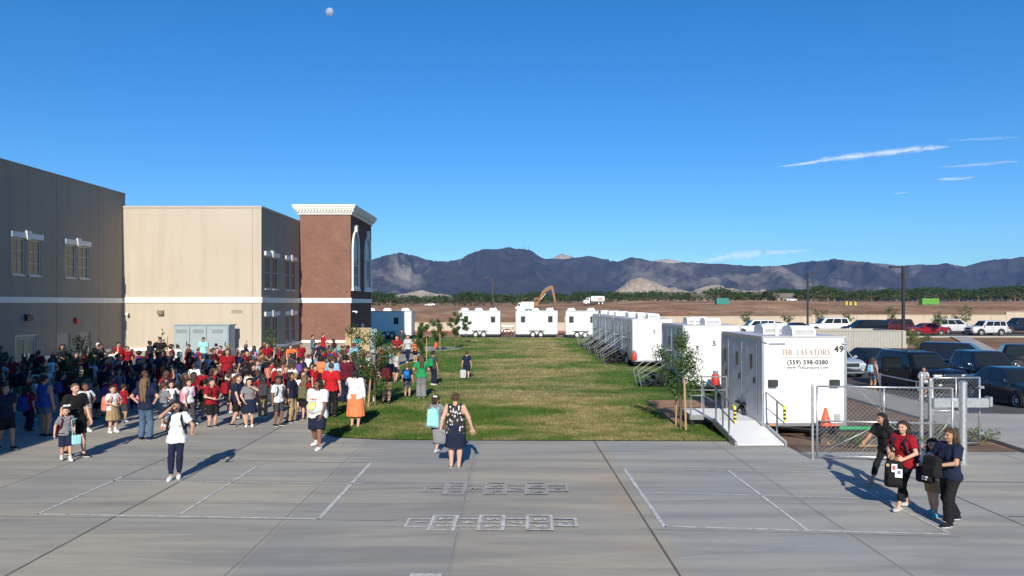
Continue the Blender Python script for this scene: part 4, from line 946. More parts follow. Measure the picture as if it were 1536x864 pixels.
# ---------------------------------------------------------------- dumpster screen, lamp posts
en = empty('bin_enclosure', (20.9, 51.5, -.62), 0, 'grey ribbed metal bin enclosure behind trailer 49', 'bin enclosure'); enm = M('ribbed_grey_steel', (.36,.345,.31), .6, .1, .08, 3)
for nm, a, b in (('panel', 0, 3.05), ('panel', 3.11, 6.5)):
    m_ = MB(); x = a
    while x < b-.05: m_.box((x,0,.05), (min(x+.16,b),.05,2.33)); m_.box((x+.16,.02,.05), (min(x+.21,b),.05,2.33)); x += .21
    m_.build(nm, enm, en)
m_ = MB(); m_.box((6.5,-.05,0), (6.75,4.2,2.38)); m_.box((-.25,-.05,0), (0,4.2,2.38)); m_.box((-.25,4.2,0), (6.75,4.4,2.38)); m_.build('wall', M('enclosure_block', (.38,.36,.32), .9, 0, .08, 2), en)
m_ = MB(); m_.box((-.02,-.03,2.331), (6.52,.08,2.40)); m_.build('cap', enm, en)
def lamp(label, px, Y, py_top, armdir=-1, dbl=False):
    h = ZZ(py_top, Y); ro = empty('street_lamp', (PX(px, Y), Y, 0), 0, label, 'lamp post', 'car park lamp posts'); pm = M('dark_bronze_paint', (.022,.022,.024), .5, .2, .1)
    m_ = MB(); m_.box((-.09,-.09,.5), (.09,.09,h)); m_.build('pole', pm, ro)
    m_ = MB(); m_.tube((0,0,-.9), (0,0,.5), .28, n=16); m_.build('base', sidewalk_m, ro)
    m_ = MB(); m_.box((0 if armdir > 0 else -.5,-.05,h-.14), (.5 if armdir > 0 else 0,.05,h-.06)); m_.rbox((armdir*.75,0,h-.08), (.62,.36,.12), .03); hd = m_.build('lamp_head', pm, ro)
    m_ = MB(); m_.box((armdir*.75-.22,-.14,h-.152), (armdir*.75+.22,.14,h-.142)); m_.build('lens', M('lamp_lens', (.6,.6,.55), .3, 0, 0), hd)
lamp('tall dark lamp post right of the bin enclosure', 1355, 57, 399, -1); lamp('dark lamp post behind the white trailer roofs', 1211.5, 84, 409, 1); lamp('distant dark lamp post behind the far trailers', 739, 94, 416, -1)
# ---------------------------------------------------------------- trees
def leaf_mat(name, a, b2, c2):
    m, t, b, v = newmat(name, .6); ge = t.nodes.new('ShaderNodeNewGeometry')
    c = ramp(t, ge.outputs['Random Per Island'], [(0, a), (.55, b2), (1, c2)]); t.links.new(c, b.inputs['Base Color'])
    tl = t.nodes.new('ShaderNodeBsdfTranslucent'); t.links.new(c, tl.inputs[0]); mx = t.nodes.new('ShaderNodeMixShader'); mx.inputs[0].default_value = .25
    t.links.new(b.outputs[0], mx.inputs[1]); t.links.new(tl.outputs[0], mx.inputs[2]); t.links.new(mx.outputs[0], t.nodes['Material Output'].inputs[0]); return m
leaf_near = leaf_mat('sapling_leaves', (.030,.070,.018), (.055,.115,.03), (.10,.17,.05))
leaf_far = leaf_mat('far_tree_leaves', (.022,.050,.016), (.035,.078,.022), (.065,.115,.035))
leaf_yellow = leaf_mat('pale_leaves', (.06,.09,.02), (.11,.16,.04), (.2,.24,.08))
def leaves(mb, rng, centres, n, size, spread, up=.3):
    for _ in range(n):
        c, r = centres[rng.integers(len(centres))]
        d = rng.normal(0, 1, 3); d /= np.linalg.norm(d); p = np.array(c) + d*r*rng.random()**.45*np.array(spread)
        a = rng.normal(0, 1, 3); a[2] -= up; a /= np.linalg.norm(a); b = np.cross(a, rng.normal(0, 1, 3)); b /= np.linalg.norm(b)
        L = size*rng.uniform(.6, 1.3); w = L*.38
        q = [p-a*L*.5, p+b*w*.5, p+a*L*.5, p-b*w*.5]
        mb.add(q, [(0,1,2,3)])
def sapling(label, loc, h, cr, cz0, n=700, size=.12, seed=1, mat=None, group='young trees round the lawn', cat='tree', sway=0, tr=.035):
    rng = np.random.default_rng(seed); ro = empty('sapling', loc, rng.uniform(0, 6.28), label, cat, group); t = MB(); cs = []
    top = Vector((sway*.5, 0, h*.86)); mid = Vector((rng.normal(0,.03), rng.normal(0,.03), cz0))
    t.tube((0,0,0), mid, tr, tr*.8, 7); t.tube(mid, top, tr*.8, tr*.3, 6)
    k = max(6, int(h*3))
    for i in range(k):
        z = cz0*.9 + (h*.84-cz0*.9)*i/k; f = (z-cz0*.9)/(h-cz0*.9); a = i*2.4+rng.uniform(-.4,.4); l = cr*(.55+.55*math.sin(math.pi*min(1, .2+.75*(1-f))))*rng.uniform(.7,1.15)
        b = mid.lerp(top, max(0, min(1, (z-cz0)/(h*.86-cz0)))); e = b + Vector((math.cos(a)*l, math.sin(a)*l, l*rng.uniform(.45,.95)))
        t.tube(b, e, tr*.38, tr*.13, 5); cs.append((tuple(e), cr*.36*rng.uniform(.7,1.2))); cs.append((tuple(b.lerp(e,.6)), cr*.30))
    cs.append(((top.x, top.y, h*.93), cr*.32))
    t.build('trunk', bark_m, ro); l = MB(); leaves(l, rng, cs, int(n*3.0), size*.80, (1.3,1.3,1.5)); l.build('crown', mat or leaf_near, ro)
    return ro
def stake(label, loc, h, lean=(0,0), r=.03):
    m_ = MB(); m_.tube((0,0,-.02), (lean[0],lean[1],h), r, n=8); m_.tube((lean[0],lean[1],h), (lean[0]*1.01,lean[1]*1.01,h+.01), r*.8, n=8)
    tag(m_.build('tree_stake', wood_m, None, loc), label, 'tree stake', 'wooden tree stakes')
# (foot px, foot py, top py, half width px, crown bottom py, leaves, label)
TR = [(563,610,497,30,585,1000,'staked sapling amid the right edge of the crowd', .13), (632,545,484,10.5,530,900,'second lawn-edge sapling behind the green trousers', .15), (657,527,479,10,512,850,'third lawn-edge sapling left of the far trailers', .15),
      (682,524,467,8,503,800,'tall narrow sapling in front of the far white trailer', .16), (699,515,474,6.5,495,480,'thin small sapling in front of the far white trailer', .16), (1021,644,503,30,592,1500,'sapling beside the access ramp and nearest trailer', .10),
      (118,612,504,22,585,420,'dark leafy sapling in the shaded left part of the crowd', .12), (243,552,490,4,525,60,'bare thin sapling against the tan front wall', .12), (405,556,488,13,520,130,'sparse staked sapling at the corner of the tan wall', .13)]
for i, (px, py, pt, hw, pc, n, lab, sz) in enumerate(TR):
    x, y, z = G(px, py); hh = ZZ(pt, y); sapling(lab, (x, y, 0), hh, hw/F*y, max(.5, ZZ(pc, y)), n, sz, 10+i*7)
for px, py, pt, lab, ln in ((552,612,552,'leaning left stake of the sapling amid the crowd',(.12,0)), (575,603,548,'right stake of the sapling amid the crowd',(-.03,0)), (640,548,507,'stake of the second lawn-edge sapling',(0,0)), (660,527,490,'stake of the third lawn-edge sapling',(0,0)),
                       (1014,640,575,'left brown stake beside the ramp sapling',(.02,0)), (1029,647,560,'right pale stake beside the ramp sapling',(-.06,0)), (236,552,512,'left stake near the bare thin sapling',(0,0)), (251,552,505,'right stake near the bare thin sapling',(0,0)), (400,556,512,'left stake of the sapling at the wall corner',(.0,0)), (411,556,508,'right stake of the sapling at the wall corner',(0,0))):
    x, y, z = G(px, py); stake(lab, (x, y, 0), ZZ(pt, y), ln)
# car park saplings and bush
for i, (px, pyt, Y, hw, n, lab, mt) in enumerate(((1119,468,90,7,130,'thin sapling behind the roofs of trailers 5 and 49',leaf_near), (1182,474,91,8,110,'sparse sapling left of the white SUV',leaf_near), (1230,466,92,9,150,'sapling behind the white SUV roof',leaf_near), (1271,471,91,7,130,'small sapling right of the white SUV',leaf_near),
        (1338,460,90,9,180,'sapling above the maroon SUV',leaf_near), (1409,473,82,11,170,'dusty sapling in front of the red sedan',leaf_yellow), (1448,458,92,9,170,'sapling behind the silver SUV',leaf_near), (1433,472,94,6,70,'grey sparse sapling behind the silver SUV',leaf_near))):
    sapling(lab, (PX(px,Y), Y, 0), ZZ(pyt, Y), hw/F*Y, 1.3, n, .26, 300+i, mt, 'young trees in the car park')
sapling('bright green bush-like sapling on the dirt bank', (PX(1375,60), 60, -.45), ZZ(501,60)+.45, .85, .25, 420, .2, 401, leaf_yellow, 'young trees in the car park')
# planting bed shrubs behind the gates
def shrub(label, loc, r, n, seed, mt=leaf_near):
    rng = np.random.default_rng(seed); ro = empty('shrub', loc, 0, label, 'shrub', 'low shrubs behind the gates'); cs = [((rng.normal(0,r*.5), rng.normal(0,r*.4), r*rng.uniform(.3,.7)), r*.45) for _ in range(7)]
    l = MB(); leaves(l, rng, cs, n, .07, (1,1,.8), 0); l.build('foliage', mt, ro); s_ = MB()
    for c, q in cs: s_.tube((0,0,-.01), c, .008, .005, 5)
    s_.build('stem', bark_m, ro)
for i, (x, y, r, lab) in enumerate(((8.7,18.95,.4,'green shrub behind the left half of the front gate'), (10.0,19.0,.34,'small shrub behind the walking group'), (11.4,19.6,.55,'large shrub behind the rear gate leaf'), (12.3,19.3,.45,'yellowish shrub at the right end of the planting bed'), (10.9,20.6,.4,'shrub deep in the planting bed by the lock box'))):
    shrub(lab, (x, y, 0), r, 420, 60+i, leaf_yellow if i == 3 else leaf_near)

# ---------------------------------------------------------------- far tree line: every tree its own object
def far_tree(name, h, w, seed, n=420):
    rng = np.random.default_rng(seed); ro = empty(name, (0,0,0)); t = MB(); t.tube((0,0,-.5), (0,0,h*.5), w*.05, w*.03, 6); cs = []
    for i in range(9):
        a = i*2.4; z = h*rng.uniform(.3,.82); l = w*.5*rng.uniform(.3,.85)*(1.1-.5*abs(z/h-.45)); e = (math.cos(a)*l, math.sin(a)*l, z); cs.append((e, w*rng.uniform(.17,.27))); t.tube((0,0,z*.6), e, w*.02, w*.01, 4)
    cs.append(((0,0,h*.85), w*.2)); t.build('trunk', bark_m, ro); l = MB(); leaves(l, rng, cs, n, h*.115, (1.1,1.1,.85), 0); l.build('crown', leaf_far, ro); return ro
pr = [far_tree('far_tree', 8.2, 8.5, 1), far_tree('far_tree', 7.0, 9.5, 2), far_tree('far_tree', 9.4, 7.0, 3), far_tree('far_tree', 6.2, 7.5, 4)]
used = set(); rng = np.random.default_rng(77)
TOPS = [(560,437),(620,443),(660,442),(700,439),(750,441),(800,438),(850,440),(880,436),(930,437),(985,436),(1040,440),(1080,432),(1110,438),(1160,436),(1185,432),(1215,433),(1240,428),(1262,435),(1300,434),(1360,431),(1400,431),(1460,433),(1500,429),(1545,428),(1700,430)]
k = 0
for px in np.concatenate([np.arange(480, 1720, 6.5), np.arange(483, 1720, 11.0)]):
    px = px + rng.uniform(-3, 3); Y = rng.uniform(385, 450); z0 = float(terrain_z(PX(px, Y), Y)); top = np.interp(px, [t[0] for t in TOPS], [t[1] for t in TOPS]) - 4 + abs(rng.normal(0, 2.2)) + 5*float(fbm(np.array([px*.03]), np.array([2.0]), 8, 2)[0])
    hh = ZZ(top, Y)-z0
    if hh < 2.0: hh = 2.2
    i = int(rng.integers(4)); p = pr[i]; o = p if i not in used else copy_tree(p); used.add(i)
    s = hh/(8.2,7.0,9.4,6.2)[i]; o.location = (PX(px, Y), Y, z0); o.rotation_euler = (0, 0, rng.uniform(0, 6.28)); o.scale = (max(s,.7)*rng.uniform(1.0,1.5),)*2 + (s,)
    side = 'left, behind the far trailers' if px < 850 else ('middle, behind the white tanker truck' if px < 1060 else ('right, behind the lamp posts' if px < 1370 else 'far right, behind the green container'))
    kind = ('round', 'broad', 'tall narrow', 'low bushy')[i]
    tag(o, f'{kind} dark tree in the far tree line, {side}', 'tree', 'trees of the far tree line')
    k += 1
# brush in the field
rng = np.random.default_rng(9); bp = None
for j in range(34):
    px = rng.uniform(560, 1010) if j < 24 else rng.uniform(1010, 1500); Y = rng.uniform(300, 380); x = PX(px, Y); z = float(terrain_z(x, Y))
    if bp is None:
        bp = empty('brush', (0,0,0)); l = MB(); r_ = np.random.default_rng(3); leaves(l, r_, [((r_.normal(0,1.2), r_.normal(0,1), r_.uniform(.3,1.3)), .9) for _ in range(6)], 130, .7, (1,1,.8), 0); l.build('foliage', leaf_mat('dry_brush_leaves', (.07,.085,.03), (.11,.12,.05), (.18,.17,.08)), bp); o = bp
    else: o = copy_tree(bp)
    o.location = (x, Y, z); o.scale = (rng.uniform(.7,1.5), rng.uniform(.7,1.3), rng.uniform(.6,1.2)); o.rotation_euler = (0,0,rng.uniform(0,6))
    tag(o, 'grey-green desert brush in the field before the tree line', 'brush', 'brush in the dug field')
# houses among the trees
rf = M('house_roof_tile', (.20,.17,.15), .9, 0, .2, 2); hw_ = M('house_stucco', (.26,.22,.18), .9, 0, .08, 1)
def house(label, px, Y, w, h):
    x = PX(px, Y); z = float(terrain_z(x, Y)); ro = empty('house', (x, Y, z), 0, label, 'house'); m_ = MB(); m_.box((-w/2,0,-1), (w/2,9,h)); m_.build('wall', hw_, ro)
    m_ = MB(); m_.prism([(-.6,h), (9.6,h), (4.5,h+2.1)], 0, -w/2-.5, w/2+.5); m_.build('roof', rf, ro)
    for k in (-.3, .05, .32): q = MB(); q.box((w*k,-.06,1), (w*k+1.3,-.01,2.3)); q.build('window', dk, ro)
house('low house with a grey-brown roof among the far trees at centre right', 1183, 398, 15, 2.8); house('small pale house behind the pale granite hill trees', 1050, 400, 11, 2.6)

# ---------------------------------------------------------------- site machinery
yel = M('machine_yellow', (.25,.105,.025), .5, 0, .15, 2); wht = M('truck_white', (.72,.72,.70), .45, 0, .05)
def at(px, Y, dz=0): x = PX(px, Y); return (x, Y, float(terrain_z(x, Y))+dz)
Y = 215; ex = empty('excavator', at(800, Y, -.2), 0, 'orange-yellow excavator with raised bent boom beyond the far trailers', 'excavator')
for y in (-1.3, 1.3):
    m_ = MB(); m_.prism([(-2.2,.25), (-1.8,0), (1.8,0), (2.2,.25), (2.2,.75), (1.8,1.0), (-1.8,1.0), (-2.2,.75)], 1, y-.35, y+.35); m_.build('track', black_metal, ex)
m_ = MB(); m_.rbox((-.3,0,1.75), (3.6,2.7,1.2), .15); m_.box((-2.4,-1.3,1.3), (-1.7,1.3,2.2)); m_.build('body', yel, ex)
m_ = MB(); m_.rbox((.9,-.7,2.9), (1.5,1.1,1.5), .12); cb = m_.build('cab', yel, ex); m_ = MB(); m_.box((.35,-1.27,2.5), (1.45,-1.255,3.4)); m_.build('window', win_glass, cb)
m_ = MB(); m_.prism([(.9,1.6), (1.5,1.8), (3.0,5.0), (5.6,6.6), (5.5,7.2), (2.6,5.7)], 1, -.25, .25); m_.build('boom', yel, ex)
m_ = MB(); m_.prism([(5.0,7.3), (5.7,7.2), (6.7,2.6), (6.2,2.4)], 1, -.22, .22); m_.build('arm', yel, ex)
m_ = MB(); m_.prism([(6.0,2.7), (6.9,2.6), (7.0,1.3), (6.2,.9), (5.5,1.4)], 1, -.6, .6); m_.build('bucket', M('bucket_steel', (.12,.09,.06), .7, .3, .2), ex)
m_ = MB(); m_.tube((1.6,0,2.4), (3.6,0,5.0), .12); m_.tube((3.2,0,6.2), (5.2,0,7.3), .11); m_.build('hydraulic_ram', alu, ex)
def truck(label, px, Y, L, rz, tank=False):
    ro = empty('work_truck', at(px, Y), rz, label, 'truck'); m_ = MB()
    if tank: m_.lathe([(.05,-L*.28), (1.05,-L*.26), (1.15,-L*.2), (1.15,L*.3), (1.05,L*.34), (.05,L*.36)], (L*.12,0,2.0), 0, 18)
    else: m_.rbox((L*.14,0,1.9), (L*.66,2.3,1.9), .08)
    m_.build('tank' if tank else 'box_body', wht, ro, None, tank); m_ = MB(); m_.prism([(-L*.48,.6), (-L*.2,.6), (-L*.2,2.6), (-L*.32,2.6), (-L*.38,1.7), (-L*.48,1.5)], 1, -1.1, 1.1); cb = m_.build('cab', wht, ro)
    m_ = MB(); m_.prism([(-L*.36,1.75), (-L*.24,1.75), (-L*.24,2.4), (-L*.315,2.4)], 1, -1.12, 1.12); m_.build('window', win_glass, cb)
    m_ = MB(); m_.box((-L*.47,-.9,.45), (L*.48,.9,.75)); m_.build('chassis', black_metal, ro)
    for x in (-L*.36, L*.2, L*.36):
        for y in (-1.0, 1.0): wheel(ro, (x, y, .5), .5, .3, 1)
    if tank: m_ = MB(); m_.box((L*.16,-1.19,1.9), (L*.36,-1.165,2.4)); m_.build('sign_panel', M('red_panel', (.5,.08,.03), .5), ro)
truck('white water tanker truck driving in the dug field', 891, 262, 8, 0, True); truck('white pickup-sized work truck just left of the excavator boom', 787, 190, 5, 0); 
def container(label, px, Y, L, h, c, nm):
    ro = empty('storage_container', at(px, Y), 0, label, 'container'); m_ = MB(); m_.box((-L/2,0,.1), (L/2,2.4,h)); x = -L/2
    while x < L/2-.2: m_.box((x,-.05,.2), (x+.15,-.001,h-.1)); x += .35
    cm_ = M(nm, c, .6, 0, .1, 1); m_.build('body', cm_, ro)
    m_ = MB(); m_.box((-L/2-.05,-.08,h), (L/2+.05,2.45,h+.12)); m_.build('roof_rail', cm_, ro); m_ = MB(); m_.box((-L/2,-.03,0), (-L/2+.4,2.4,.1)); m_.box((L/2-.4,-.03,0), (L/2,2.4,.1)); m_.build('skid', black_metal, ro)
container('lime green storage container in the field at right', 1396, 262, 6.0, 2.2, (.10,.30,.04), 'lime_paint'); container('teal storage container in the field behind trailer roofs', 1084, 245, 4.0, 2.1, (.02,.20,.17), 'teal_paint')
for i, px in enumerate((1270, 1276, 1283)):
    m_ = MB(); m_.box((-.45,0,0), (.45,.8,1.0)); m_.box((-.35,-.05,1.0), (.35,.85,1.35)); tag(m_.build('machine_crate', M('safety_yellow', (.42,.36,.06), .5), None, at(px, 240)), 'small yellow crate-like machine parked in the dug field', 'machine', 'yellow machines in the field')
# ---------------------------------------------------------------- cars
head_l = M('headlight_glass', (.75,.78,.80), .12, .3, 0); tail_l = M('tail_light', (.35,.01,.01), .2, 0, 0)
chrome = M('chrome', (.70,.71,.72), .12, 1, 0); trim_b = M('black_plastic', (.02,.02,.022), .6, 0, .1); car_glass = M('car_glass', (.014,.018,.020), .05, 0, 0, spec=.4)
KIND = {  # L, W, H, belt, hood, clearance, windscreen base x, roof front x, roof rear x, rear glass base x, wheel r, deck end
 'suv':    (4.95, 1.95, 1.78, 1.08, 1.05, .24, 1.02, .30, -2.10, -2.38, .38),
 'bigsuv': (5.25, 2.02, 1.93, 1.20, 1.20, .28, 1.15, .45, -2.25, -2.52, .42),
 'jeep':   (4.25, 1.85, 1.72, 1.06, 1.06, .24, .98, .45, -1.88, -2.02, .37),
 'van':    (5.10, 1.98, 1.75, 1.02, .98, .18, 1.45, .55, -2.20, -2.46, .35),
 'sedan':  (4.55, 1.78, 1.42, .92, .86, .17, 1.05, .22, -1.00, -1.72, .32),
 'pickup': (5.90, 2.03, 1.96, 1.28, 1.26, .32, 1.15, .55, -1.05, -1.28, .43)}
def car(kind, paint, label, loc, rz, group='cars in the car park', open_door=False, rack=False):
    L, W, Hh, belt, hood, cl, xw, xf, xr, xb, wr = KIND[kind]; w = W/2; h2 = L/2
    ro = empty('parked_car', loc, rz, label, {'pickup': 'pickup truck', 'sedan': 'car', 'van': 'minivan'}.get(kind, 'SUV'), group)
    deck = belt if kind != 'sedan' else belt+.03
    st = [(-h2, .82, cl+.22, deck-.22), (-h2+.06, .92, cl+.10, deck-.06), (-h2+.25, .97, cl+.04, deck), (-h2*.5, 1, cl, belt), (0, 1, cl, belt), (xw-.05, 1, cl, belt), (xw+.05, .995, cl, belt-.005), ((xw+h2)/2, .98, cl, (belt+hood)/2-.01), (h2-.42, .955, cl, hood-.05), (h2-.17, .90, cl+.02, hood-.13), (h2-.05, .83, cl+.06, hood-.25), (h2, .74, cl+.16, hood-.36)]
    vs = []; prof = [(.80,0,0), (.95,.14,0), (1.0,.45,0), (.985,.80,0), (.93,.97,0), (.70,1,.02), (.35,1,.04), (0,1,.045)]
    full = prof + [(-a, b, c) for a, b, c in prof[-2::-1]]; n = len(full)
    for x, ws, zb, zt in st:
        for a, b, c in full: vs.append((x, w*ws*a, zb+(zt-zb)*b+c*(1 if abs(x) < h2-.1 else .3)))
    fs = [(i*n+j, i*n+(j+1)%n, (i+1)*n+(j+1)%n, (i+1)*n+j) for i in range(len(st)-1) for j in range(n)] + [tuple(range(n)), tuple((len(st)-1)*n+j for j in range(n))]
    b = MB(); b.add(vs, fs)
    wb, wt = w*.925, w*.74; zt = Hh-.05
    def rr(x0, x1, hw, z, r):
        p = []
        for cx, cy_, a0 in ((x1-r, hw-r, 0), (x0+r, hw-r, 90), (x0+r, -hw+r, 180), (x1-r, -hw+r, 270)):
            for k in range(4): a = R(a0+30*k); p.append((cx+r*math.cos(a), cy_+r*math.sin(a), z))
        return p
    rings = [rr(xb, xw, wb, belt-.03, .10), rr(xr, xf, wt, zt, .14), rr(xr+.06, xf-.12, wt-.08, Hh-.012, .14), rr(xr+.3, xf-.45, wt-.3, Hh, .14)]; m = 16
    b.add([p for q in rings for p in q], [(i*m+j, i*m+(j+1)%m, (i+1)*m+(j+1)%m, (i+1)*m+j) for i in range(3) for j in range(m)] + [tuple(range(3*m, 4*m))])
    body = b.build('body', paint, ro, None, True); autosmooth(body, 32)
    # glazing, set just proud of the greenhouse planes
    lerp = lambda a, c, t: a+(c-a)*t
    def side(xa0, xb0, t0, t1, s):      # fractions along the greenhouse length
        def p(u, t):
            x0, x1 = lerp(xb, xr, t), lerp(xw, xf, t); return (lerp(x0, x1, u), s*(lerp(wb, wt, t)+.006), lerp(belt-.03, zt, t))
        return [p(xa0, t0), p(xb0, t0), p(xb0, t1), p(xa0, t1)]
    div = {'sedan': (.10,.46,.90), 'pickup': (.08,.47,.92), 'jeep': (.06,.30,.60,.93), 'van': (.05,.34,.64,.90)}.get(kind, (.05,.30,.61,.92))
    for s in (-1, 1):
        for u0, u1 in zip(div, div[1:]):
            q = side(u0+.012, u1-.012, .13, .90, s); m_ = MB(); m_.poly(q); m_.build('side_window', car_glass, ro)
    def endglass(x0, x1, t0, t1, off, k=.82):
        q = []
        for t, sg in ((t0,-1), (t0,1), (t1,1), (t1,-1)): q.append((lerp(x0, x1, t)+off, sg*lerp(wb, wt, t)*k, lerp(belt-.03, zt, t)+.004))
        return q
    m_ = MB(); m_.poly(endglass(xw, xf, .07, .93, .012, .87)); m_.build('windshield', car_glass, ro)
    m_ = MB(); m_.poly(endglass(xb, xr, .15, .92, -.012, .85)); m_.build('rear_window', car_glass, ro)
    # wheels and arches
    wx = (-h2+.98 if kind != 'sedan' else -h2+.88, h2-.92)
    for x in wx:
        for s in (-1, 1):
            m_ = MB(); m_.prism([(x+math.cos(R(a))*(wr+.07), max(cl-.02, wr+math.sin(R(a))*(wr+.07))) for a in range(-30, 211, 15)], 1, s*(w*.80), s*(w+.004)); m_.build('wheel_arch', trim_b, ro)
            wheel(ro, (x, s*(w-.085), wr), wr, .22, 1)
    # lamps, grille, bumper, mirrors, handles, plates
    for s in (-1, 1):
        m_ = MB(); m_.rbox((h2-.13, s*w*.66, hood-.26), (.18, w*.40, .16), .04); m_.build('headlight', head_l, ro)
        m_ = MB(); m_.rbox((-h2+.06, s*w*.80, belt-.22), (.10, w*.24, .26), .03); m_.build('tail_light', tail_l, ro)
        m_ = MB(); m_.rbox((xw-.18, s*(w+.10), belt+.06), (.12, .20, .15), .04); m_.box((xw-.2, s*(w-.06)-.02, belt-.02), (xw-.12, s*(w-.06)+.08*s+.02, belt+.04)); m_.build('mirror', paint if kind != 'pickup' else chrome, ro)
        for u in (div[1], div[2]) if len(div) > 2 else (div[1],):
            x = lerp(xb, xw, u); m_ = MB(); m_.rbox((x+.18, s*(w+.008), belt-.17), (.20,.03,.035), .012); m_.build('door_handle', chrome if kind in ('bigsuv','pickup') else paint, ro)
        for u in div[:-1]+(div[-1]+.03,): x = lerp(xb, xw, u); m_ = MB(); m_.box((x-.006, s*(w-.01)-.012, cl+.16), (x+.006, s*(w-.01)+.012, belt-.06)); m_.build('door_seam', trim_b, ro)
        m_ = MB(); m_.box((wx[0]+wr+.1, s*(w-.02)-.02, cl-.02), (wx[1]-wr-.1, s*(w-.02)+.02, cl+.10)); m_.build('sill', trim_b, ro)
    gz = hood-.27; gw_ = w*.42; m_ = MB(); m_.rbox((h2-.035, 0, gz), (.10, gw_*2, .24 if kind in ('bigsuv','pickup') else .16), .03); gr = m_.build('grille', chrome if kind in ('bigsuv','pickup') else trim_b, ro)
    m_ = MB()
    for k in range(4): m_.box((h2+.012, -gw_*.9, gz-.10+k*.055), (h2+.02, gw_*.9, gz-.065+k*.055))
    m_.build('slat', trim_b, gr)
    m_ = MB(); m_.rbox((h2-.10, 0, cl+.24), (.24, w*1.66, .20), .06); m_.build('bumper', chrome if kind == 'pickup' else trim_b, ro)
    m_ = MB(); m_.rbox((-h2+.06, 0, cl+.26), (.20, w*1.66, .22), .06); m_.build('bumper', chrome if kind == 'pickup' else trim_b, ro)
    for s in (-1, 1): m_ = MB(); m_.rbox((h2+.015, s*w*.62, cl+.26), (.04,.16,.09), .015); m_.build('fog_light', head_l, ro)
    if rack:
        for s in (-1, 1): m_ = MB(); m_.path([(xr+.2,s*(wt-.12),Hh-.01), (xr+.3,s*(wt-.12),Hh+.06), (xf-.5,s*(wt-.12),Hh+.06), (xf-.4,s*(wt-.12),Hh-.01)], .018, 6); m_.build('roof_rail', trim_b, ro)
        m_ = MB()
        for x in (xr+.6, (xr+xf)/2, xf-.8): m_.tube((x,-wt+.12,Hh+.05), (x,wt-.12,Hh+.05), .016, n=6)
        m_.build('roof_rack', trim_b, ro)
    if kind == 'pickup':
        m_ = MB(); m_.box((-h2+.1,-w*.86,belt+.035), (xb-.1,w*.86,belt+.055)); m_.build('bed_cover', trim_b, ro)
    if open_door:
        hx = lerp(xb, xw, .92); d = MB(); d.rbox((-.62,-.03,(cl+belt)/2+.05), (1.2,.09,belt-cl-.12), .03)
        d.box((-1.2,-.05,belt), (-1.13,0,belt+.5)); d.box((-1.13,-.05,belt+.45), (-.3,0,belt+.5)); dr = d.build('door', paint, ro, (hx, -w-.01, 0)); dr.rotation_euler = (0,0,R(52)); dr['label'] = 'open dark passenger door'
        g = MB(); g.box((-1.12,-.03,belt), (-.32,-.02,belt+.45)); g.build('pane', car_glass, dr); g = MB(); g.rbox((-1.0,-.09,belt-.15), (.2,.03,.035), .012); g.build('handle', chrome, dr)
    return ro
paint = lambda n, c: M('car_paint_'+n, c, .22, 0, 0, spec=.25, coat=.18)
P_black, P_navy, P_blue, P_white = paint('black', (.008,.009,.012)), paint('navy', (.010,.016,.035)), paint('slate_blue', (.012,.020,.036)), M('car_paint_white', (.72,.72,.72), .3, 0, 0, coat=1.0)
P_red, P_maroon, P_silver, P_grey = paint('red', (.22,.012,.02)), paint('maroon', (.07,.012,.016)), paint('silver', (.50,.51,.53)), paint('bluegrey', (.30,.34,.40))
car('bigsuv', P_black, 'black SUV with chrome grille and its side door standing open', (20.3, 36.6, -.65), R(-87), open_door=True, rack=True)
car('sedan', P_blue, 'dark slate blue sedan nearest the fence at the right edge', (19.5, 28.3, -.21), R(-92))
car('pickup', P_navy, 'dark navy crew cab pickup truck with chrome bumper behind the blue sedan', (23.6, 36.9, -.65), R(-92))
car('suv', P_grey, 'blue-grey SUV with roof rails half hidden by trailer 49', (19.4, 44.6, -.65), R(-86), rack=True)
car('sedan', P_blue, 'dark blue car between the blue-grey SUV and the black SUV', (23.6, 48.0, -.65), R(-80))
car('suv', P_black, 'black SUV at the right edge behind the navy pickup truck', (33.0, 45.5, -.65), R(-25))
car('van', P_navy, 'navy minivan between the black SUV and the pickup truck, farther back', (29.5, 48.2, -.65), R(-40))
FAR = [(1131,'suv',P_white,'white SUV behind the roof of trailer 5',180), (1190,'sedan',P_navy,'dark car mostly hidden behind the roof units of trailer 49',180), (1240,'bigsuv',P_white,'long white SUV in front of the perimeter wall',180), (1296,'van',P_black,'black minivan above the bin enclosure',180), (1337,'suv',P_maroon,'maroon SUV beside the tall lamp post',180),
       (1387,'sedan',P_red,'bright red sedan just right of the tall lamp post',180), (1433,'suv',P_silver,'silver SUV behind the dusty sapling',0), (1479,'jeep',P_silver,'boxy silver SUV second from the right edge in the far row',180), (1529,'bigsuv',P_navy,'navy SUV in the far row at the right edge of view',180), (1158,'sedan',P_black,'black car behind the roof of trailer 5',180)]
for i, (px, kd, pt, lab, rz_) in enumerate(FAR):
    Y = (84.5, 86, 89, 85.5, 88.5, 84, 89, 84, 89, 88)[i]; car(kd, pt, lab, (PX(px, Y), Y, 0), R(rz_+(-3, 2, 0, 4, -2, 5, 0, 3, -3, 0)[i]), 'cars in the far car park row')
# tiny far cars at the edge of the dug field
for px, py, lab in ((645,465,'tiny white car far off at the left of the dug field'), (1187,456,'tiny white car far off below the low roofed house')):
    car('sedan', P_white, lab, at(px, 318), R(180), 'cars beyond the field')
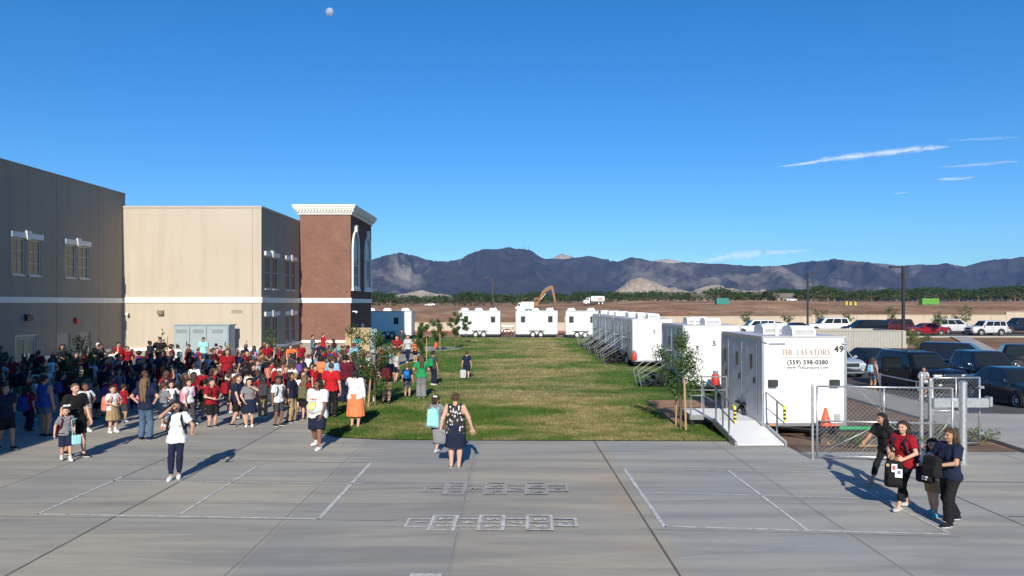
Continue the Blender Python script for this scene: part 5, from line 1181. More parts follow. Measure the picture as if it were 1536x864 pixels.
# ---------------------------------------------------------------- people: signed-distance figures turned into one continuous skin
class Field:
    def __init__(s, lo, hi, res):
        s.res = res; s.lo = np.array(lo, float)-2*res; n = np.ceil((np.array(hi)+2*res-s.lo)/res).astype(int)+1
        s.v = np.full(n, .5, np.float32); s.ax = [s.lo[i]+res*np.arange(n[i]) for i in range(3)]
    def view(s, lo, hi, mg):
        sl = []
        for i in range(3):
            a = int(max(0, math.floor((lo[i]-mg-s.lo[i])/s.res))); b = int(min(len(s.ax[i]), math.ceil((hi[i]+mg-s.lo[i])/s.res)+1)); sl.append(slice(a, max(a, b)))
        X, Y, Z = s.ax[0][sl[0]][:,None,None], s.ax[1][sl[1]][None,:,None], s.ax[2][sl[2]][None,None,:]
        return tuple(sl), X, Y, Z
    def union(s, fn, lo, hi, k=.0):
        sl, X, Y, Z = s.view(lo, hi, max(k, s.res*2)+s.res); a = s.v[sl]
        if a.size == 0: return
        d = np.broadcast_to(fn(X, Y, Z), a.shape)
        if k > 0: h = np.maximum(k-np.abs(a-d), 0)/k; s.v[sl] = np.minimum(a, d)-h*h*k*.25
        else: s.v[sl] = np.minimum(a, d)
    def cap(s, a, b, ra, rb=None, k=.02, sx=1, sy=1):
        rb = ra if rb is None else rb; a, b = np.array(a, float), np.array(b, float); r = max(ra, rb)*max(1, 1/sx, 1/sy)
        S = np.array((sx, sy, 1.0)); ba = (b-a)*S; L2 = max(float(ba@ba), 1e-9)
        def fn(X, Y, Z):
            x, y, z = (X-a[0])*sx, (Y-a[1])*sy, Z-a[2]; t = np.clip((x*ba[0]+y*ba[1]+z*ba[2])/L2, 0, 1)
            return np.sqrt((x-ba[0]*t)**2+(y-ba[1]*t)**2+(z-ba[2]*t)**2)-(ra+(rb-ra)*t)
        s.union(fn, np.minimum(a, b)-r, np.maximum(a, b)+r, k)
    def cone(s, a, b, ra, rb, k=0, wob=0):      # flat-ended
        a, b = np.array(a, float), np.array(b, float); ba = b-a; L = math.sqrt(float(ba@ba)); u = ba/L; r = max(ra, rb)
        def fn(X, Y, Z):
            x, y, z = X-a[0], Y-a[1], Z-a[2]; h = x*u[0]+y*u[1]+z*u[2]; t = np.clip(h/L, 0, 1)
            q = np.sqrt(np.maximum(x*x+y*y+z*z-h*h, 0))
            if wob: q = q*(1+wob*np.sin(9*np.arctan2(y, x)+14*h)*t)
            return np.maximum(q-(ra+(rb-ra)*t), np.maximum(-h, h-L))
        s.union(fn, np.minimum(a, b)-r, np.maximum(a, b)+r, k)
    def ell(s, c, r, k=.0):
        c, r = np.array(c, float), np.array(r, float)
        def fn(X, Y, Z): return (np.sqrt(((X-c[0])/r[0])**2+((Y-c[1])/r[1])**2+((Z-c[2])/r[2])**2)-1)*r.min()
        s.union(fn, c-r, c+r, k)
    def rbox(s, c, d, r, k=0, rz=0, taper=0):
        c, h = np.array(c, float), np.array(d, float)/2; q_, w_ = math.cos(rz), math.sin(rz); e = np.full(3, np.linalg.norm(h))
        def fn(X, Y, Z):
            x, y, z = X-c[0], Y-c[1], Z-c[2]; xx = np.abs(x*q_+y*w_)*(1+taper*z/h[2]); yy = np.abs(-x*w_+y*q_); zz = np.abs(z)+0*X
            qx, qy, qz = xx-h[0]+r, yy-h[1]+r, zz-h[2]+r
            return np.sqrt(np.maximum(qx,0)**2+np.maximum(qy,0)**2+np.maximum(qz,0)**2)+np.minimum(np.maximum(qx, np.maximum(qy, qz)), 0)-r
        s.union(fn, c-e, c+e, k)
    def cut(s, fn):
        X, Y, Z = s.ax[0][:,None,None], s.ax[1][None,:,None], s.ax[2][None,None,:]
        s.v = np.maximum(s.v, fn(X, Y, Z).astype(np.float32))
    def mesh(s, name, mats, matfn=None):
        v = s.v; nx, ny, nz = v.shape; C = [(0,0,0),(1,0,0),(0,1,0),(1,1,0),(0,0,1),(1,0,1),(0,1,1),(1,1,1)]
        ins = v < 0; cnt = sum(ins[i:nx-1+i, j:ny-1+j, k:nz-1+k].astype(np.int8) for i, j, k in C); act = (cnt > 0) & (cnt < 8)
        ai = np.argwhere(act); me = bpy.data.meshes.new(name)
        for m in mats: me.materials.append(m)
        if len(ai) == 0: return me
        idx = np.full(act.shape, -1, np.int64); idx[act] = np.arange(len(ai))
        V = np.stack([v[ai[:,0]+i, ai[:,1]+j, ai[:,2]+k] for i, j, k in C], 1); acc = np.zeros((len(ai), 3)); n = np.zeros(len(ai)); Ca = np.array(C, float)
        for a in range(8):
            for b in range(a+1, 8):
                if np.abs(Ca[a]-Ca[b]).sum() != 1: continue
                A, B = V[:,a], V[:,b]; x = (A < 0) != (B < 0); t = np.where(x, A/np.where(x, A-B, 1), 0)
                acc += np.where(x[:,None], Ca[a]+(Ca[b]-Ca[a])*t[:,None], 0); n += x
        P = s.lo+(ai+acc/n[:,None])*s.res; Q = []
        for ax in range(3):
            o = [(1,0,0),(0,1,0),(0,0,1)][ax]; a = ins[:nx-o[0], :ny-o[1], :nz-o[2]]; b = ins[o[0]:, o[1]:, o[2]:]; e = np.argwhere(a != b)
            u, w = [(1,2),(2,0),(0,1)][ax]; e = e[(e[:,u] > 0) & (e[:,w] > 0) & (e[:,u] < v.shape[u]-1) & (e[:,w] < v.shape[w]-1)]
            if len(e) == 0: continue
            fl = a[e[:,0], e[:,1], e[:,2]]; du = np.eye(3, dtype=int)[u]; dw = np.eye(3, dtype=int)[w]
            c = [idx[tuple((e-q).T)] for q in (du+dw, dw, 0*du, du)]; q = np.stack(c, 1); q[~fl] = q[~fl][:, ::-1]; Q.append(q)
        F_ = np.concatenate(Q); F_ = F_[(F_ >= 0).all(1)]
        me.vertices.add(len(P)); me.vertices.foreach_set('co', P.ravel()); me.loops.add(F_.size); me.loops.foreach_set('vertex_index', F_.ravel().astype(np.int32))
        me.polygons.add(len(F_)); me.polygons.foreach_set('loop_start', np.arange(0, F_.size, 4, dtype=np.int32)); me.polygons.foreach_set('loop_total', np.full(len(F_), 4, np.int32))
        me.polygons.foreach_set('use_smooth', np.ones(len(F_), bool))
        if matfn is not None: me.polygons.foreach_set('material_index', matfn(P[F_].mean(1)).astype(np.int32))
        me.update(calc_edges=True); return me

def ik(a, c, l1, l2, hint):
    a, c, hint = np.array(a, float), np.array(c, float), np.array(hint, float); d = c-a; L = np.linalg.norm(d); mxl = (l1+l2)*.995
    if L > mxl: c = a+d/L*mxl; d = c-a; L = mxl
    t = (l1*l1-l2*l2+L*L)/(2*L); hh = math.sqrt(max(l1*l1-t*t, 0)); u = d/L; p = hint-u*(hint@u); p /= max(np.linalg.norm(p), 1e-6)
    return a+u*t+p*hh, c
class Fig:
    """one figure's joints. Faces -Y, its left is +X, feet on z=0. c: 0 adult .. 1 small child; b: build"""
    def __init__(s, h, c=0, b=1.0, pose=None, female=False):
        p = pose or {}; s.h, s.c, s.b, s.p, s.fem = h, c, b, p, female; H_ = h; drop = p.get('drop', 0)*H_
        s.zh = (.515-.02*c)*H_-drop; s.zs = (.815-.03*c)*H_-drop; s.chin = (.866-.033*c)*H_-drop; s.hh = H_*(1-.866+.033*c)
        lx, ly_ = p.get('lean', (0,0)); s.lean = np.array((lx*H_, ly_*H_, 0)); s.sw = (.108-.008*c-.008*female)*H_*(.75+.25*b); s.hw = .050*H_*(.8+.2*b)
        s.yaw = R(p.get('yaw', 0)); s.hc = np.array((0,0,s.chin))+s.lean*1.1+np.array((0,-p.get('nod',0)*.25*s.hh,0))
        s.leg = []; s.arm = []
        for i, sg in enumerate((1, -1)):
            hip = np.array((sg*s.hw, 0, s.zh)); fx, fy, fz = p.get('feet', ((.055,0,0), (.055,0,0)))[i]; ank = np.array((sg*fx*H_, fy*H_, (.042+fz)*H_)); l = (.515-.02*c-.040)*H_/2
            kn, ank = ik(hip, ank, l*1.01, l*1.01, (sg*.12,-1,0)); s.leg.append((hip, kn, ank))
            sh = np.array((sg*s.sw, 0, s.zs))+s.lean; hx, hy, hz_ = p.get('hands', ((.165,-.02,-.335), (.165,-.02,-.335)))[i]
            wr = sh*np.array((0,1,1))+np.array((sg*hx*H_, hy*H_, hz_*H_*(1-.04*c)))
            el, wr = ik(sh, wr, .168*H_, .152*H_, p.get('elb', ((1*sg,.9,-.3),)*2)[i] if 'elb' in p else (sg*.6,.9,-.3)); s.arm.append((sh, el, wr))
        s.tor = [(0, s.zh+.01*H_, .050, .061), (.35, s.zh+.10*H_, .036, .055), (.75, s.zs-.075*H_, .047, .061), (1.0, s.zs-.012*H_, .085, .036)]
    def torso(s, f, e, k=.024):
        H_, b = s.h, s.b; pr = None
        for t, z, hw, r in s.tor:
            c = s.lean*t; w = hw*H_*(.75+.25*b)*(.93 if s.fem and t > .5 else 1); rr = r*H_*(.55+.45*b)+e if t < 1 else r*H_*(.8+.2*b)+e
            f.cap(c+(-w,0,z), c+(w,0,z), rr, None, k*H_)
            if pr is not None: f.cap(pr[0]+(-pr[2]*.6,0,pr[1]), c+(-w*.6,0,z), pr[3], rr, k*H_); f.cap(pr[0]+(pr[2]*.6,0,pr[1]), c+(w*.6,0,z), pr[3], rr, k*H_)
            pr = (c, z, w, rr)
        if b > 1.25: f.ell(s.lean*.3+(0,-.035*H_*b,s.zh+.09*H_), (.085*H_*b+e, .075*H_*b+e, .10*H_), .04*H_)
        if s.fem and s.c < .5:
            for sg in (1,-1): f.ell(s.lean*.7+(sg*.045*H_,-.055*H_*(.6+.4*b),s.zs-.095*H_), (.031*H_+e, .027*H_+e, .032*H_+e), .025*H_)
    def hd(s, x, y, z):      # head-local (units of head height) -> world
        q, w = math.cos(s.yaw), math.sin(s.yaw); return s.hc+np.array((q*x-w*y, w*x+q*y, z))*s.hh
    def bounds(s, m=.12):
        P = [np.array((0,0,0)), s.hc+(0,0,s.hh)]+[j for l in s.leg+s.arm for j in l]; P = np.array(P); return P.min(0)-m*s.h, P.max(0)+m*s.h
    def field(s, res, lo=None, hi=None):
        a, b = s.bounds(); 
        if lo is not None: a = np.maximum(a, lo)
        if hi is not None: b = np.minimum(b, hi)
        return Field(a, b, res)
    def body(s, res, mats, hero=False):
        f = s.field(res); H_, b, hh = s.h, s.b, s.hh; s.torso(f, -.004*H_); lb = .6+.4*b
        for hip, kn, ank in s.leg:
            f.cap(hip, kn, .050*H_*lb, .034*H_*lb, .03*H_); f.cap(kn, ank, .033*H_*lb, .0205*H_*lb, .015*H_); f.ell(kn*.68+ank*.32+(0,.008*H_,0), (.031*H_*lb,.034*H_*lb,.075*H_), .02*H_)
            f.cap(ank+(0,.015*H_,-.02*H_), (ank[0]*1.08, ank[1]-.075*H_, max(.016*H_, ank[2]-.026*H_)), .022*H_, .017*H_, .015*H_)
        for i, (sh, el, wr) in enumerate(s.arm):
            f.cap(sh, el, .032*H_*lb, .0245*H_*lb, .02*H_); f.cap(el, wr, .0245*H_*lb, .0165*H_*(.8+.2*b), .012*H_); s.hand(f, i, hero)
        nk = np.array((0,0,s.zs))+s.lean; f.cap(nk+(0,.01*H_,0), s.hd(0,.06,.15), .030*H_*(.75+.25*b), .028*H_*(.75+.25*b), .02*H_)
        f.ell(s.hd(0,.03,.57), (.36*hh,.42*hh,.43*hh)); f.ell(s.hd(0,-.10,.27), (.26*hh*(.7+.3*b),.29*hh,.27*hh), .10*hh); f.ell(s.hd(0,-.26,.10), (.10*hh,.10*hh,.09*hh), .08*hh)
        f.cap(s.hd(0,-.385,.48), s.hd(0,-.465,.36), .035*hh, .055*hh, .04*hh)
        for sg in (1,-1): f.ell(s.hd(sg*.355,.04,.44), (.05*hh,.09*hh,.12*hh), .02*hh); f.ell(s.hd(sg*.16,-.36,.56), (.09*hh,.05*hh,.035*hh), .05*hh); f.ell(s.hd(sg*.2,-.27,.34), (.11*hh,.1*hh,.1*hh), .06*hh)
        f.ell(s.hd(0,-.385,.235), (.10*hh,.04*hh,.03*hh), .02*hh)
        pts = [(s.hd(.155,-.37,.495), .062, 1), (s.hd(-.155,-.37,.495), .062, 1), (s.hd(0,-.40,.235), .075, 2), (s.hd(.06,-.40,.235), .06, 2), (s.hd(-.06,-.40,.235), .06, 2), (s.hd(.16,-.38,.60), .06, 3), (s.hd(-.16,-.38,.60), .06, 3), (s.hd(.23,-.36,.595), .05, 3), (s.hd(-.23,-.36,.595), .05, 3)]
        def mf(c):
            m = np.zeros(len(c))
            for p, r, q in pts:
                d = (c-p)/hh; d[:,2] *= 1.9 if q != 1 else 1.35
                m[(d**2).sum(1) < r*r] = q
            return m
        return f.mesh('person', mats, mf)
    def hand(s, f, i, hero):
        sh, el, wr = s.arm[i]; H_ = s.h; sg = (1,-1)[i]; d = wr-el; d /= np.linalg.norm(d)
        hd_ = s.p.get('hdir', (None, None))[i]
        if hd_ is not None: d = np.array(hd_, float); d /= np.linalg.norm(d)
        pn = np.array(s.p.get('palm', ((-1,0,0), (1,0,0)))[i], float); pn = pn-d*(pn@d); pn /= max(np.linalg.norm(pn), 1e-6); sd = np.cross(d, pn)*(1 if i else -1)   # sd towards the thumb
        L = .105*H_; pc = wr+d*L*.46
        for t in (-.35, .0, .35): f.cap(wr+d*L*.06+sd*t*L*.22, wr+d*L*.46+sd*t*L*.62, .0105*H_, .0088*H_, .008*H_)
        if not hero:
            f.cap(pc, wr+d*L*.9+pn*L*.12, .0115*H_, .0085*H_, .006*H_); f.cap(wr+d*L*.15+sd*L*.15, wr+d*L*.5+sd*L*.38, .007*H_, .006*H_, .004*H_); return
        r = .0052*H_
        for t, l in ((.36,.40), (.12,.46), (-.12,.43), (-.36,.34)):
            a = wr+d*L*.46+sd*t*L*.62; m = a+d*L*l*.5+pn*L*.05+sd*t*L*.05; e = m+d*L*l*.42+pn*L*.17
            f.cap(a, m, r*1.1, r, .003*H_); f.cap(m, e, r, r*.85, .001*H_)
        a = wr+d*L*.10+sd*L*.14; m = a+d*L*.22+sd*L*.22+pn*L*.06; f.cap(a, m, r*1.5, r*1.15, .006*H_); f.cap(m, m+d*L*.22+sd*L*.06+pn*L*.08, r*1.15, r*.9, .002*H_)
    # ---- garments
    def shirt(s, res, mats, sleeve=.72, hem=None, e=.010, neck=0, matfn=None, loose=1.0):
        H_ = s.h; f = s.field(res); e = e*H_; s.torso(f, e*loose, .03); lb = .6+.4*s.b
        zb = s.zh+(-.025*H_ if hem is None else hem*H_)
        f.cap((-.052*H_*(.75+.25*s.b),0,zb+.02*H_), (.052*H_*(.75+.25*s.b),0,zb+.02*H_), .064*H_*(.55+.45*s.b)+e*loose+.004*H_, None, .03*H_)
        for sh, el, wr in s.arm:
            if sleeve <= 0: continue
            if sleeve <= 1: f.cap(sh, sh+(el-sh)*.35, .037*H_*lb+e*.8, .034*H_*lb+e*.8, .02*H_); f.cone(sh+(sh-el)*.06, sh+(el-sh)*sleeve, .034*H_*lb+e, .036*H_*lb+e*1.1, .015*H_)
            else: f.cap(sh, el, .036*H_*lb+e, .028*H_*lb+e, .02*H_); f.cone(el+(el-wr)*.05, el+(wr-el)*min(1,(sleeve-1)), .028*H_*lb+e, .021*H_*lb+e, .012*H_)
        if sleeve <= 0:
            for sg in (1,-1): f.cut(lambda X,Y,Z,sg=sg: np.where(Z > s.zs-.10*H_, (X-s.lean[0])*sg-(s.sw-.010*H_), -1)+0*Y)
        zc = s.zs+.030*H_-neck*H_
        f.cut(lambda X,Y,Z: zb-Z+.006*H_*np.sin(X*40/H_)+0*Y)
        f.cut(lambda X,Y,Z: np.where(np.abs(X-s.lean[0]) < .06*H_, Z-zc-np.abs(X-s.lean[0])*.1+.5*np.minimum(Y-s.lean[1],0)*(-1)*.5, -1))
        s.folds(f); return f.mesh('shirt', mats, matfn)
    def legs(s, res, mats, frac=.85, e=.012, name='shorts', flare=1.1, waist=.065):
        """frac: 1 = knee, 2 = ankle"""
        H_ = s.h; f = s.field(res, hi=(9,9,s.zh+.2*H_)); lb = .6+.4*s.b; e = e*H_; w = .056*H_*(.75+.25*s.b)
        s.torso(f, max(e*.6, .003*H_)); g = .03*H_
        for hip, kn, ank in s.leg:
            if frac <= 1: f.cap(hip, hip+(kn-hip)*.35, .050*H_*lb+e*.7, .046*H_*lb+e*.7, g); f.cone(hip+(0,0,.02*H_), hip+(kn-hip)*frac, .053*H_*lb+e, (.052-.013*frac)*H_*lb*flare+e, .02*H_)
            else:
                f.cap(hip, kn, .050*H_*lb+e, .034*H_*lb+e, g); q = kn+(ank-kn)*(frac-1); f.cone(kn+(kn-ank)*.04, q, .036*H_*lb+e, (.026*flare)*H_*lb+e, .015*H_); f.cap(kn, kn+(ank-kn)*min(.55,frac-1.1), .036*H_*lb+e, .034*H_*lb+e, .02*H_)
        f.cut(lambda X,Y,Z: Z-(s.zh+waist*H_)+0*X+0*Y); s.folds(f, .8); return f.mesh(name, mats)
    def folds(s, f, k=1.0):
        X, Y, Z = f.ax[0][:,None,None], f.ax[1][None,:,None], f.ax[2][None,None,:]; q = 1.65/s.h
        f.v = f.v+(.0034/q*k*(np.sin(q*(46*X+30*Z+9*Y))*np.sin(q*(27*Z-41*Y+8*X)+1.3)+.6*np.sin(q*(74*Z+33*X+28*Y)+.7)*np.sin(q*(19*X-25*Z)+s.h*9))).astype(np.float32)
    def skirt(s, res, mats, hemz=.30, flare=1.35, pleat=.05, name='skirt'):
        H_ = s.h; f = s.field(res, hi=(9,9,s.zh+.2*H_)); zt = s.zh+.07*H_; zb = hemz*H_; b = .55+.45*s.b; mid = (s.leg[0][1]+s.leg[1][1])/2
        def fn(X,Y,Z):
            t = np.clip((zt-Z)/(zt-zb), 0, 1); r = H_*b*(.105+(.125*flare-.105)*np.sqrt(t)); x, y = X-mid[0]*t*.6, (Y-mid[1]*t*.6)*1.28
            q = np.sqrt(x*x+y*y)/(1+pleat*np.sin(np.arctan2(y, x)*13)*t); return np.maximum((q-r)*.85, np.maximum(zb-Z, Z-zt))
        f.union(fn, (-.3*H_,-.3*H_,zb), (.3*H_,.3*H_,zt), 0); return f.mesh(name, mats)
    def shoe(s, i, res, mats, high=0, sole=True):
        hip, kn, ank = s.leg[i]; H_ = s.h; f = Field(ank-.16*H_, ank+.10*H_, res); z0 = ank[2]-.042*H_; out_ = (1,-1)[i]*.012*H_
        heel = np.array((ank[0], ank[1]+.022*H_, z0+.022*H_)); toe = np.array((ank[0]+out_, ank[1]-.088*H_, z0+.017*H_)); ball = heel*.4+toe*.6
        f.cap(heel, ball, .0245*H_, .029*H_, .01*H_); f.cap(ball, toe, .029*H_, .022*H_, .01*H_); f.cap(heel+(0,-.005*H_,0), ank+(0,.004*H_,high*H_), .0245*H_, .0235*H_, .01*H_)
        f.cut(lambda X,Y,Z: z0-Z+0*X+0*Y); f.cut(lambda X,Y,Z: Z-(ank[2]+(.008+high)*H_)+0*X+0*Y)
        return f.mesh('shoe', mats, (lambda c: (c[:,2] < z0+.013*H_)*1.0) if sole else None)
    def sock(s, i, res, mats, top=.06):
        hip, kn, ank = s.leg[i]; H_ = s.h; f = Field(ank-.07*H_, ank+(.09*H_,.09*H_,(top+.03)*H_), res); f.cone(ank-(0,0,.01*H_), ank+(kn-ank)*top/.22, .0245*H_, .0275*H_); return f.mesh('sock', mats)
    def hair(s, res, mats, style='short', length=.14):
        hh, H_ = s.hh, s.h; f = Field(s.hc-(.9*hh,.9*hh,.15*hh+length*1.7*H_), s.hc+(.9*hh,.95*hh,1.6*hh), res); q, w = math.cos(s.yaw), math.sin(s.yaw); hx, hy, hz_ = s.hc
        def loc(X,Y,Z): x, y = X-hx, Y-hy; return (q*x+w*y)/hh, (-w*x+q*y)/hh, (Z-hz_)/hh
        g = {'buzz': .012, 'cap': .02}.get(style, .04)
        f.ell(s.hd(0,.04,.58), ((.365+g)*hh,(.425+g)*hh,(.43+g)*hh))
        def cutf(X,Y,Z):
            x, y, z = loc(X,Y,Z); return (( .84-.75*(y+.42))-z)*hh*.75 + 0*x
        f.cut(cutf)
        if style in ('long', 'dreads', 'afro_long'):
            L = length*H_; zb = max(.02, 0)
            for x in (-.26,-.13,0,.13,.26):
                j = .06*math.sin(x*40); f.cap(s.hd(x,.30,.70), s.hd(x*1.15,.48+j*.3,.05), .15*hh, .14*hh, .06*hh); f.cap(s.hd(x*1.15,.48+j*.3,.05), s.hd(x*1.2,.66+j*.5,-L/hh*(1+.12*math.sin(x*23))), .14*hh, .08*hh, .06*hh)
            for sg in (1,-1):
                f.cap(s.hd(sg*.36,.02,.78), s.hd(sg*.42,.06,.1), .085*hh, .10*hh, .05*hh); f.cap(s.hd(sg*.42,.06,.1), s.hd(sg*.42,-.06,-L/hh*.9), .11*hh, .07*hh, .05*hh)
        if style == 'dreads':
            for k in range(16): a = R(-20+k*220/15); x, y = .40*math.cos(a), .40*math.sin(a); f.cap(s.hd(x,y,.55), s.hd(x*1.25,y*1.2,-length*H_/hh*(.75+.25*math.sin(k*5))), .05*hh, .035*hh, .015*hh)
        if style == 'pony': f.cap(s.hd(0,.42,.72), s.hd(0,.62,.62), .10*hh, .13*hh, .05*hh); f.cap(s.hd(0,.62,.62), s.hd(.02,.60,-length*H_/hh*.7), .13*hh, .05*hh, .03*hh)
        if style == 'bun': f.ell(s.hd(0,.40,.95), (.19*hh,.19*hh,.18*hh), .04*hh)
        if style == 'bob':
            for x in (-.25,0,.25): f.cap(s.hd(x,.28,.7), s.hd(x*1.2,.36,.12), .16*hh, .12*hh, .06*hh)
            for sg in (1,-1): f.cap(s.hd(sg*.36,0,.75), s.hd(sg*.40,0,.12), .09*hh, .09*hh, .05*hh)
        if style == 'afro': f.ell(s.hd(0,.14,.78), (.72*hh,.68*hh,.62*hh), .05*hh); f.cut(lambda X,Y,Z: (lambda x,y,z: np.where((y < -.22) & (z < .84), .05, -1.)+0*x)(*loc(X,Y,Z)))
        if style not in ('cap', 'buzz'):
            X, Y, Z = f.ax[0][:,None,None], f.ax[1][None,:,None], f.ax[2][None,None,:]; an = np.arctan2(Y-hy, X-hx)
            f.v = f.v+(.045*hh*(np.sin(an*11+Z*14/H_*1.6+s.h*7)*.6+np.sin(an*23-Z*31/H_*1.6)*.4)).astype(np.float32)
        if style == 'cap': f.ell(s.hd(0,-.42,.80), (.30*hh,.34*hh,.035*hh), .02*hh)
        return f.mesh('hair' if style != 'cap' else 'cap', mats)
    def backpack(s, res, mats, size=(.26,.15,.40), drop=0.0, off=0):
        H_ = s.h; dx, dy, dz = size; tr = (.070*(.55+.45*s.b)+.008)*H_; c = s.lean*.8+np.array((off, tr+dy*.5-.01, s.zs-.02*H_-dz*.5-drop)); f = Field(c-(.3,dy+tr*2+.15,dz*.8), c+(.3,dy,dz*.8), res)
        f.rbox(c, size, min(size)*.35, 0, 0, .12); f.rbox(c+(0,dy*.45,-dz*.2), (dx*.78,dy*.5,dz*.42), dy*.18, .01); f.cap(c+(-.03,-dy*.3,dz*.5), c+(.03,-dy*.3,dz*.5), .014, None, .01)
        for sg in (1,-1):
            sh = s.lean+np.array((sg*.062*H_,0,s.zs+.030*H_)); ft = 1.12 if not (s.fem and s.c < .5) else 1.42; fr = s.lean*.8+np.array((sg*.070*H_,-tr*ft*.95,s.zs-.04*H_)); lo = s.lean*.5+np.array((sg*.100*H_,-tr*ft*.8,s.zs-.15*H_)); bk = c+(sg*dx*.4,-dy*.4,-dz*.3)
            for a, b in ((c+(sg*dx*.25,-dy*.4,dz*.42), sh+(0,0,.012)), (sh+(0,0,.012), fr), (fr, lo), (lo, bk)): f.cap(a, b, .020, None, .012)
        cz = c[2]
        return f.mesh('backpack', mats, lambda q: ((q[:,1] > c[1]+dy*.42) & (q[:,2] < cz+.02))*1.0)

SK = {k: M('skin_'+k, c, .55, 0, .05, 12, spec=.35) for k, c in dict(fair=(.56,.33,.24), tan=(.42,.235,.155), olive=(.35,.19,.12), brown=(.20,.10,.062), dark=(.10,.052,.034)).items()}
eye_m = M('eye', (.03,.025,.02), .3, 0, 0); lip_m = M('lips', (.36,.13,.11), .5, 0, 0)
HR = {k: M('hair_'+k, c, .55, 0, .35, 30, .5, 45, .4, stretch=(3,3,.5)) for k, c in dict(black=(.010,.009,.009), dark_brown=(.028,.017,.011), brown=(.07,.038,.02), light_brown=(.14,.085,.045), blonde=(.32,.21,.095), grey=(.2,.18,.16), auburn=(.12,.04,.02)).items()}
CL = {k: fabric(k.replace(' ', '_'), c) for k, c in {'red': (.27,.010,.018), 'bright red': (.42,.014,.02), 'navy': (.013,.018,.045), 'white': (.72,.72,.72), 'grey': (.19,.195,.21), 'black': (.013,.013,.015), 'khaki': (.33,.235,.13), 'light blue': (.25,.46,.62), 'maroon': (.10,.010,.022), 'orange': (.75,.16,.04), 'coral': (.56,.19,.14),
      'teal': (.07,.40,.44), 'pale teal': (.30,.62,.64), 'pink': (.62,.22,.36), 'green': (.02,.26,.09), 'denim': (.075,.13,.21), 'royal blue': (.02,.06,.28), 'charcoal': (.05,.052,.06), 'bright orange': (.85,.22,.09), 'purple': (.14,.07,.26), 'olive': (.13,.12,.06), 'bright blue': (.02,.18,.55), 'dark green': (.02,.07,.05), 'pale grey': (.45,.46,.48), 'brown': (.09,.045,.03), 'turquoise': (.08,.50,.60), 'dark denim': (.025,.05,.085)}.items()}
sole_w = M('white_sole', (.70,.70,.69), .6, 0, .05)
def skinmats(skin, hair): return [SK[skin], eye_m, lip_m, HR.get(hair, HR["black"])]
def setmats(o, mats):
    for i, m in enumerate(mats): o.material_slots[i].link = 'OBJECT'; o.material_slots[i].material = m
def person(label, pos, face, fig, res=.012, hero=False, skin='fair', hair=('short','brown',.1), shirt=('white',.72,{}), bottom=('shorts','navy',{}), shoes=('white',0), sock=None, bag=None, extra=None, group='people in the courtyard', cat='person', matfn=None, shirtmats=None):
    me = fig.body(res, skinmats(skin, hair[1]), hero); o = link('person', me, None, pos); o.rotation_euler = (0,0,R(face)); tag(o, label, cat, group)
    if hair: link('cap' if hair[0] == 'cap' else 'hair', fig.hair(res, [HR[hair[1]] if hair[1] in HR else CL[hair[1]]], hair[0], hair[2]), o)
    if shirt: link('shirt' if shirt[1] > 0 else 'top', fig.shirt(res, shirtmats or [CL[shirt[0]]], shirt[1], matfn=matfn, **shirt[2]), o)
    k, c, kw = bottom
    link(k, fig.skirt(res, [CL[c]], name=k, **kw) if k == 'skirt' else fig.legs(res, [CL[c]], name=k, **kw), o)
    if shoes:
        for i in (0, 1): link('shoe', fig.shoe(i, res*.8, [CL[shoes[0]], sole_w], shoes[1]), o)
    if sock:
        for i in (0, 1): link('sock', fig.sock(i, res*.8, [CL[sock[0]]], sock[1]), o)
    if bag: link('backpack', fig.backpack(res, [CL[bag[0]], CL[bag[2]] if len(bag) > 2 else CL[bag[0]]], bag[1] if len(bag) > 1 and bag[1] else (.28,.16,.42)), o)
    return o
def at_hand(o, fig, i, off=(0,0,0)):
    sh, el, wr = fig.arm[i]; d = (wr-el)/np.linalg.norm(wr-el); p = wr+d*.05*fig.h; r = o.rotation_euler.z
    x, y, z = p+np.array(off); return (o.location.x+math.cos(r)*x-math.sin(r)*y, o.location.y+math.sin(r)*x+math.cos(r)*y, o.location.z+z)
def held(name, f, mats, loc, rz, label, cat, matfn=None): o = link(name, f.mesh(name, mats, matfn), None, loc); o.rotation_euler = (0,0,rz); return tag(o, label, cat)

TROUS = dict(frac=1.96, e=.010); LEGG = dict(frac=1.85, e=.004, flare=.95); WIDE = dict(frac=1.98, e=.02, flare=1.7); SHORT = dict(frac=.86, e=.014, flare=1.12)
# woman shading her eyes
fg = Fig(1.64, 0, .86, dict(feet=((.02,.035,0),(.055,-.075,0)), hands=((.20,-.13,-.235),(.045,-.150,.115)), elb=((.9,.7,-.4),(-.8,-.6,-.5)), hdir=((.9,-.5,.1),(.75,.0,.6)), palm=((0,0,1),(0,-.2,-1)), yaw=6), True)
o = person('woman in white t-shirt and navy trousers shading her eyes with a raised hand', G(265, 718), 14, fg, .0085, True, 'tan', ('long','black',.17), ('white',.66,dict(loose=.9, hem=-.05)), ('trousers','navy',LEGG), ('white',0), None, ('black',(.30,.17,.44)))
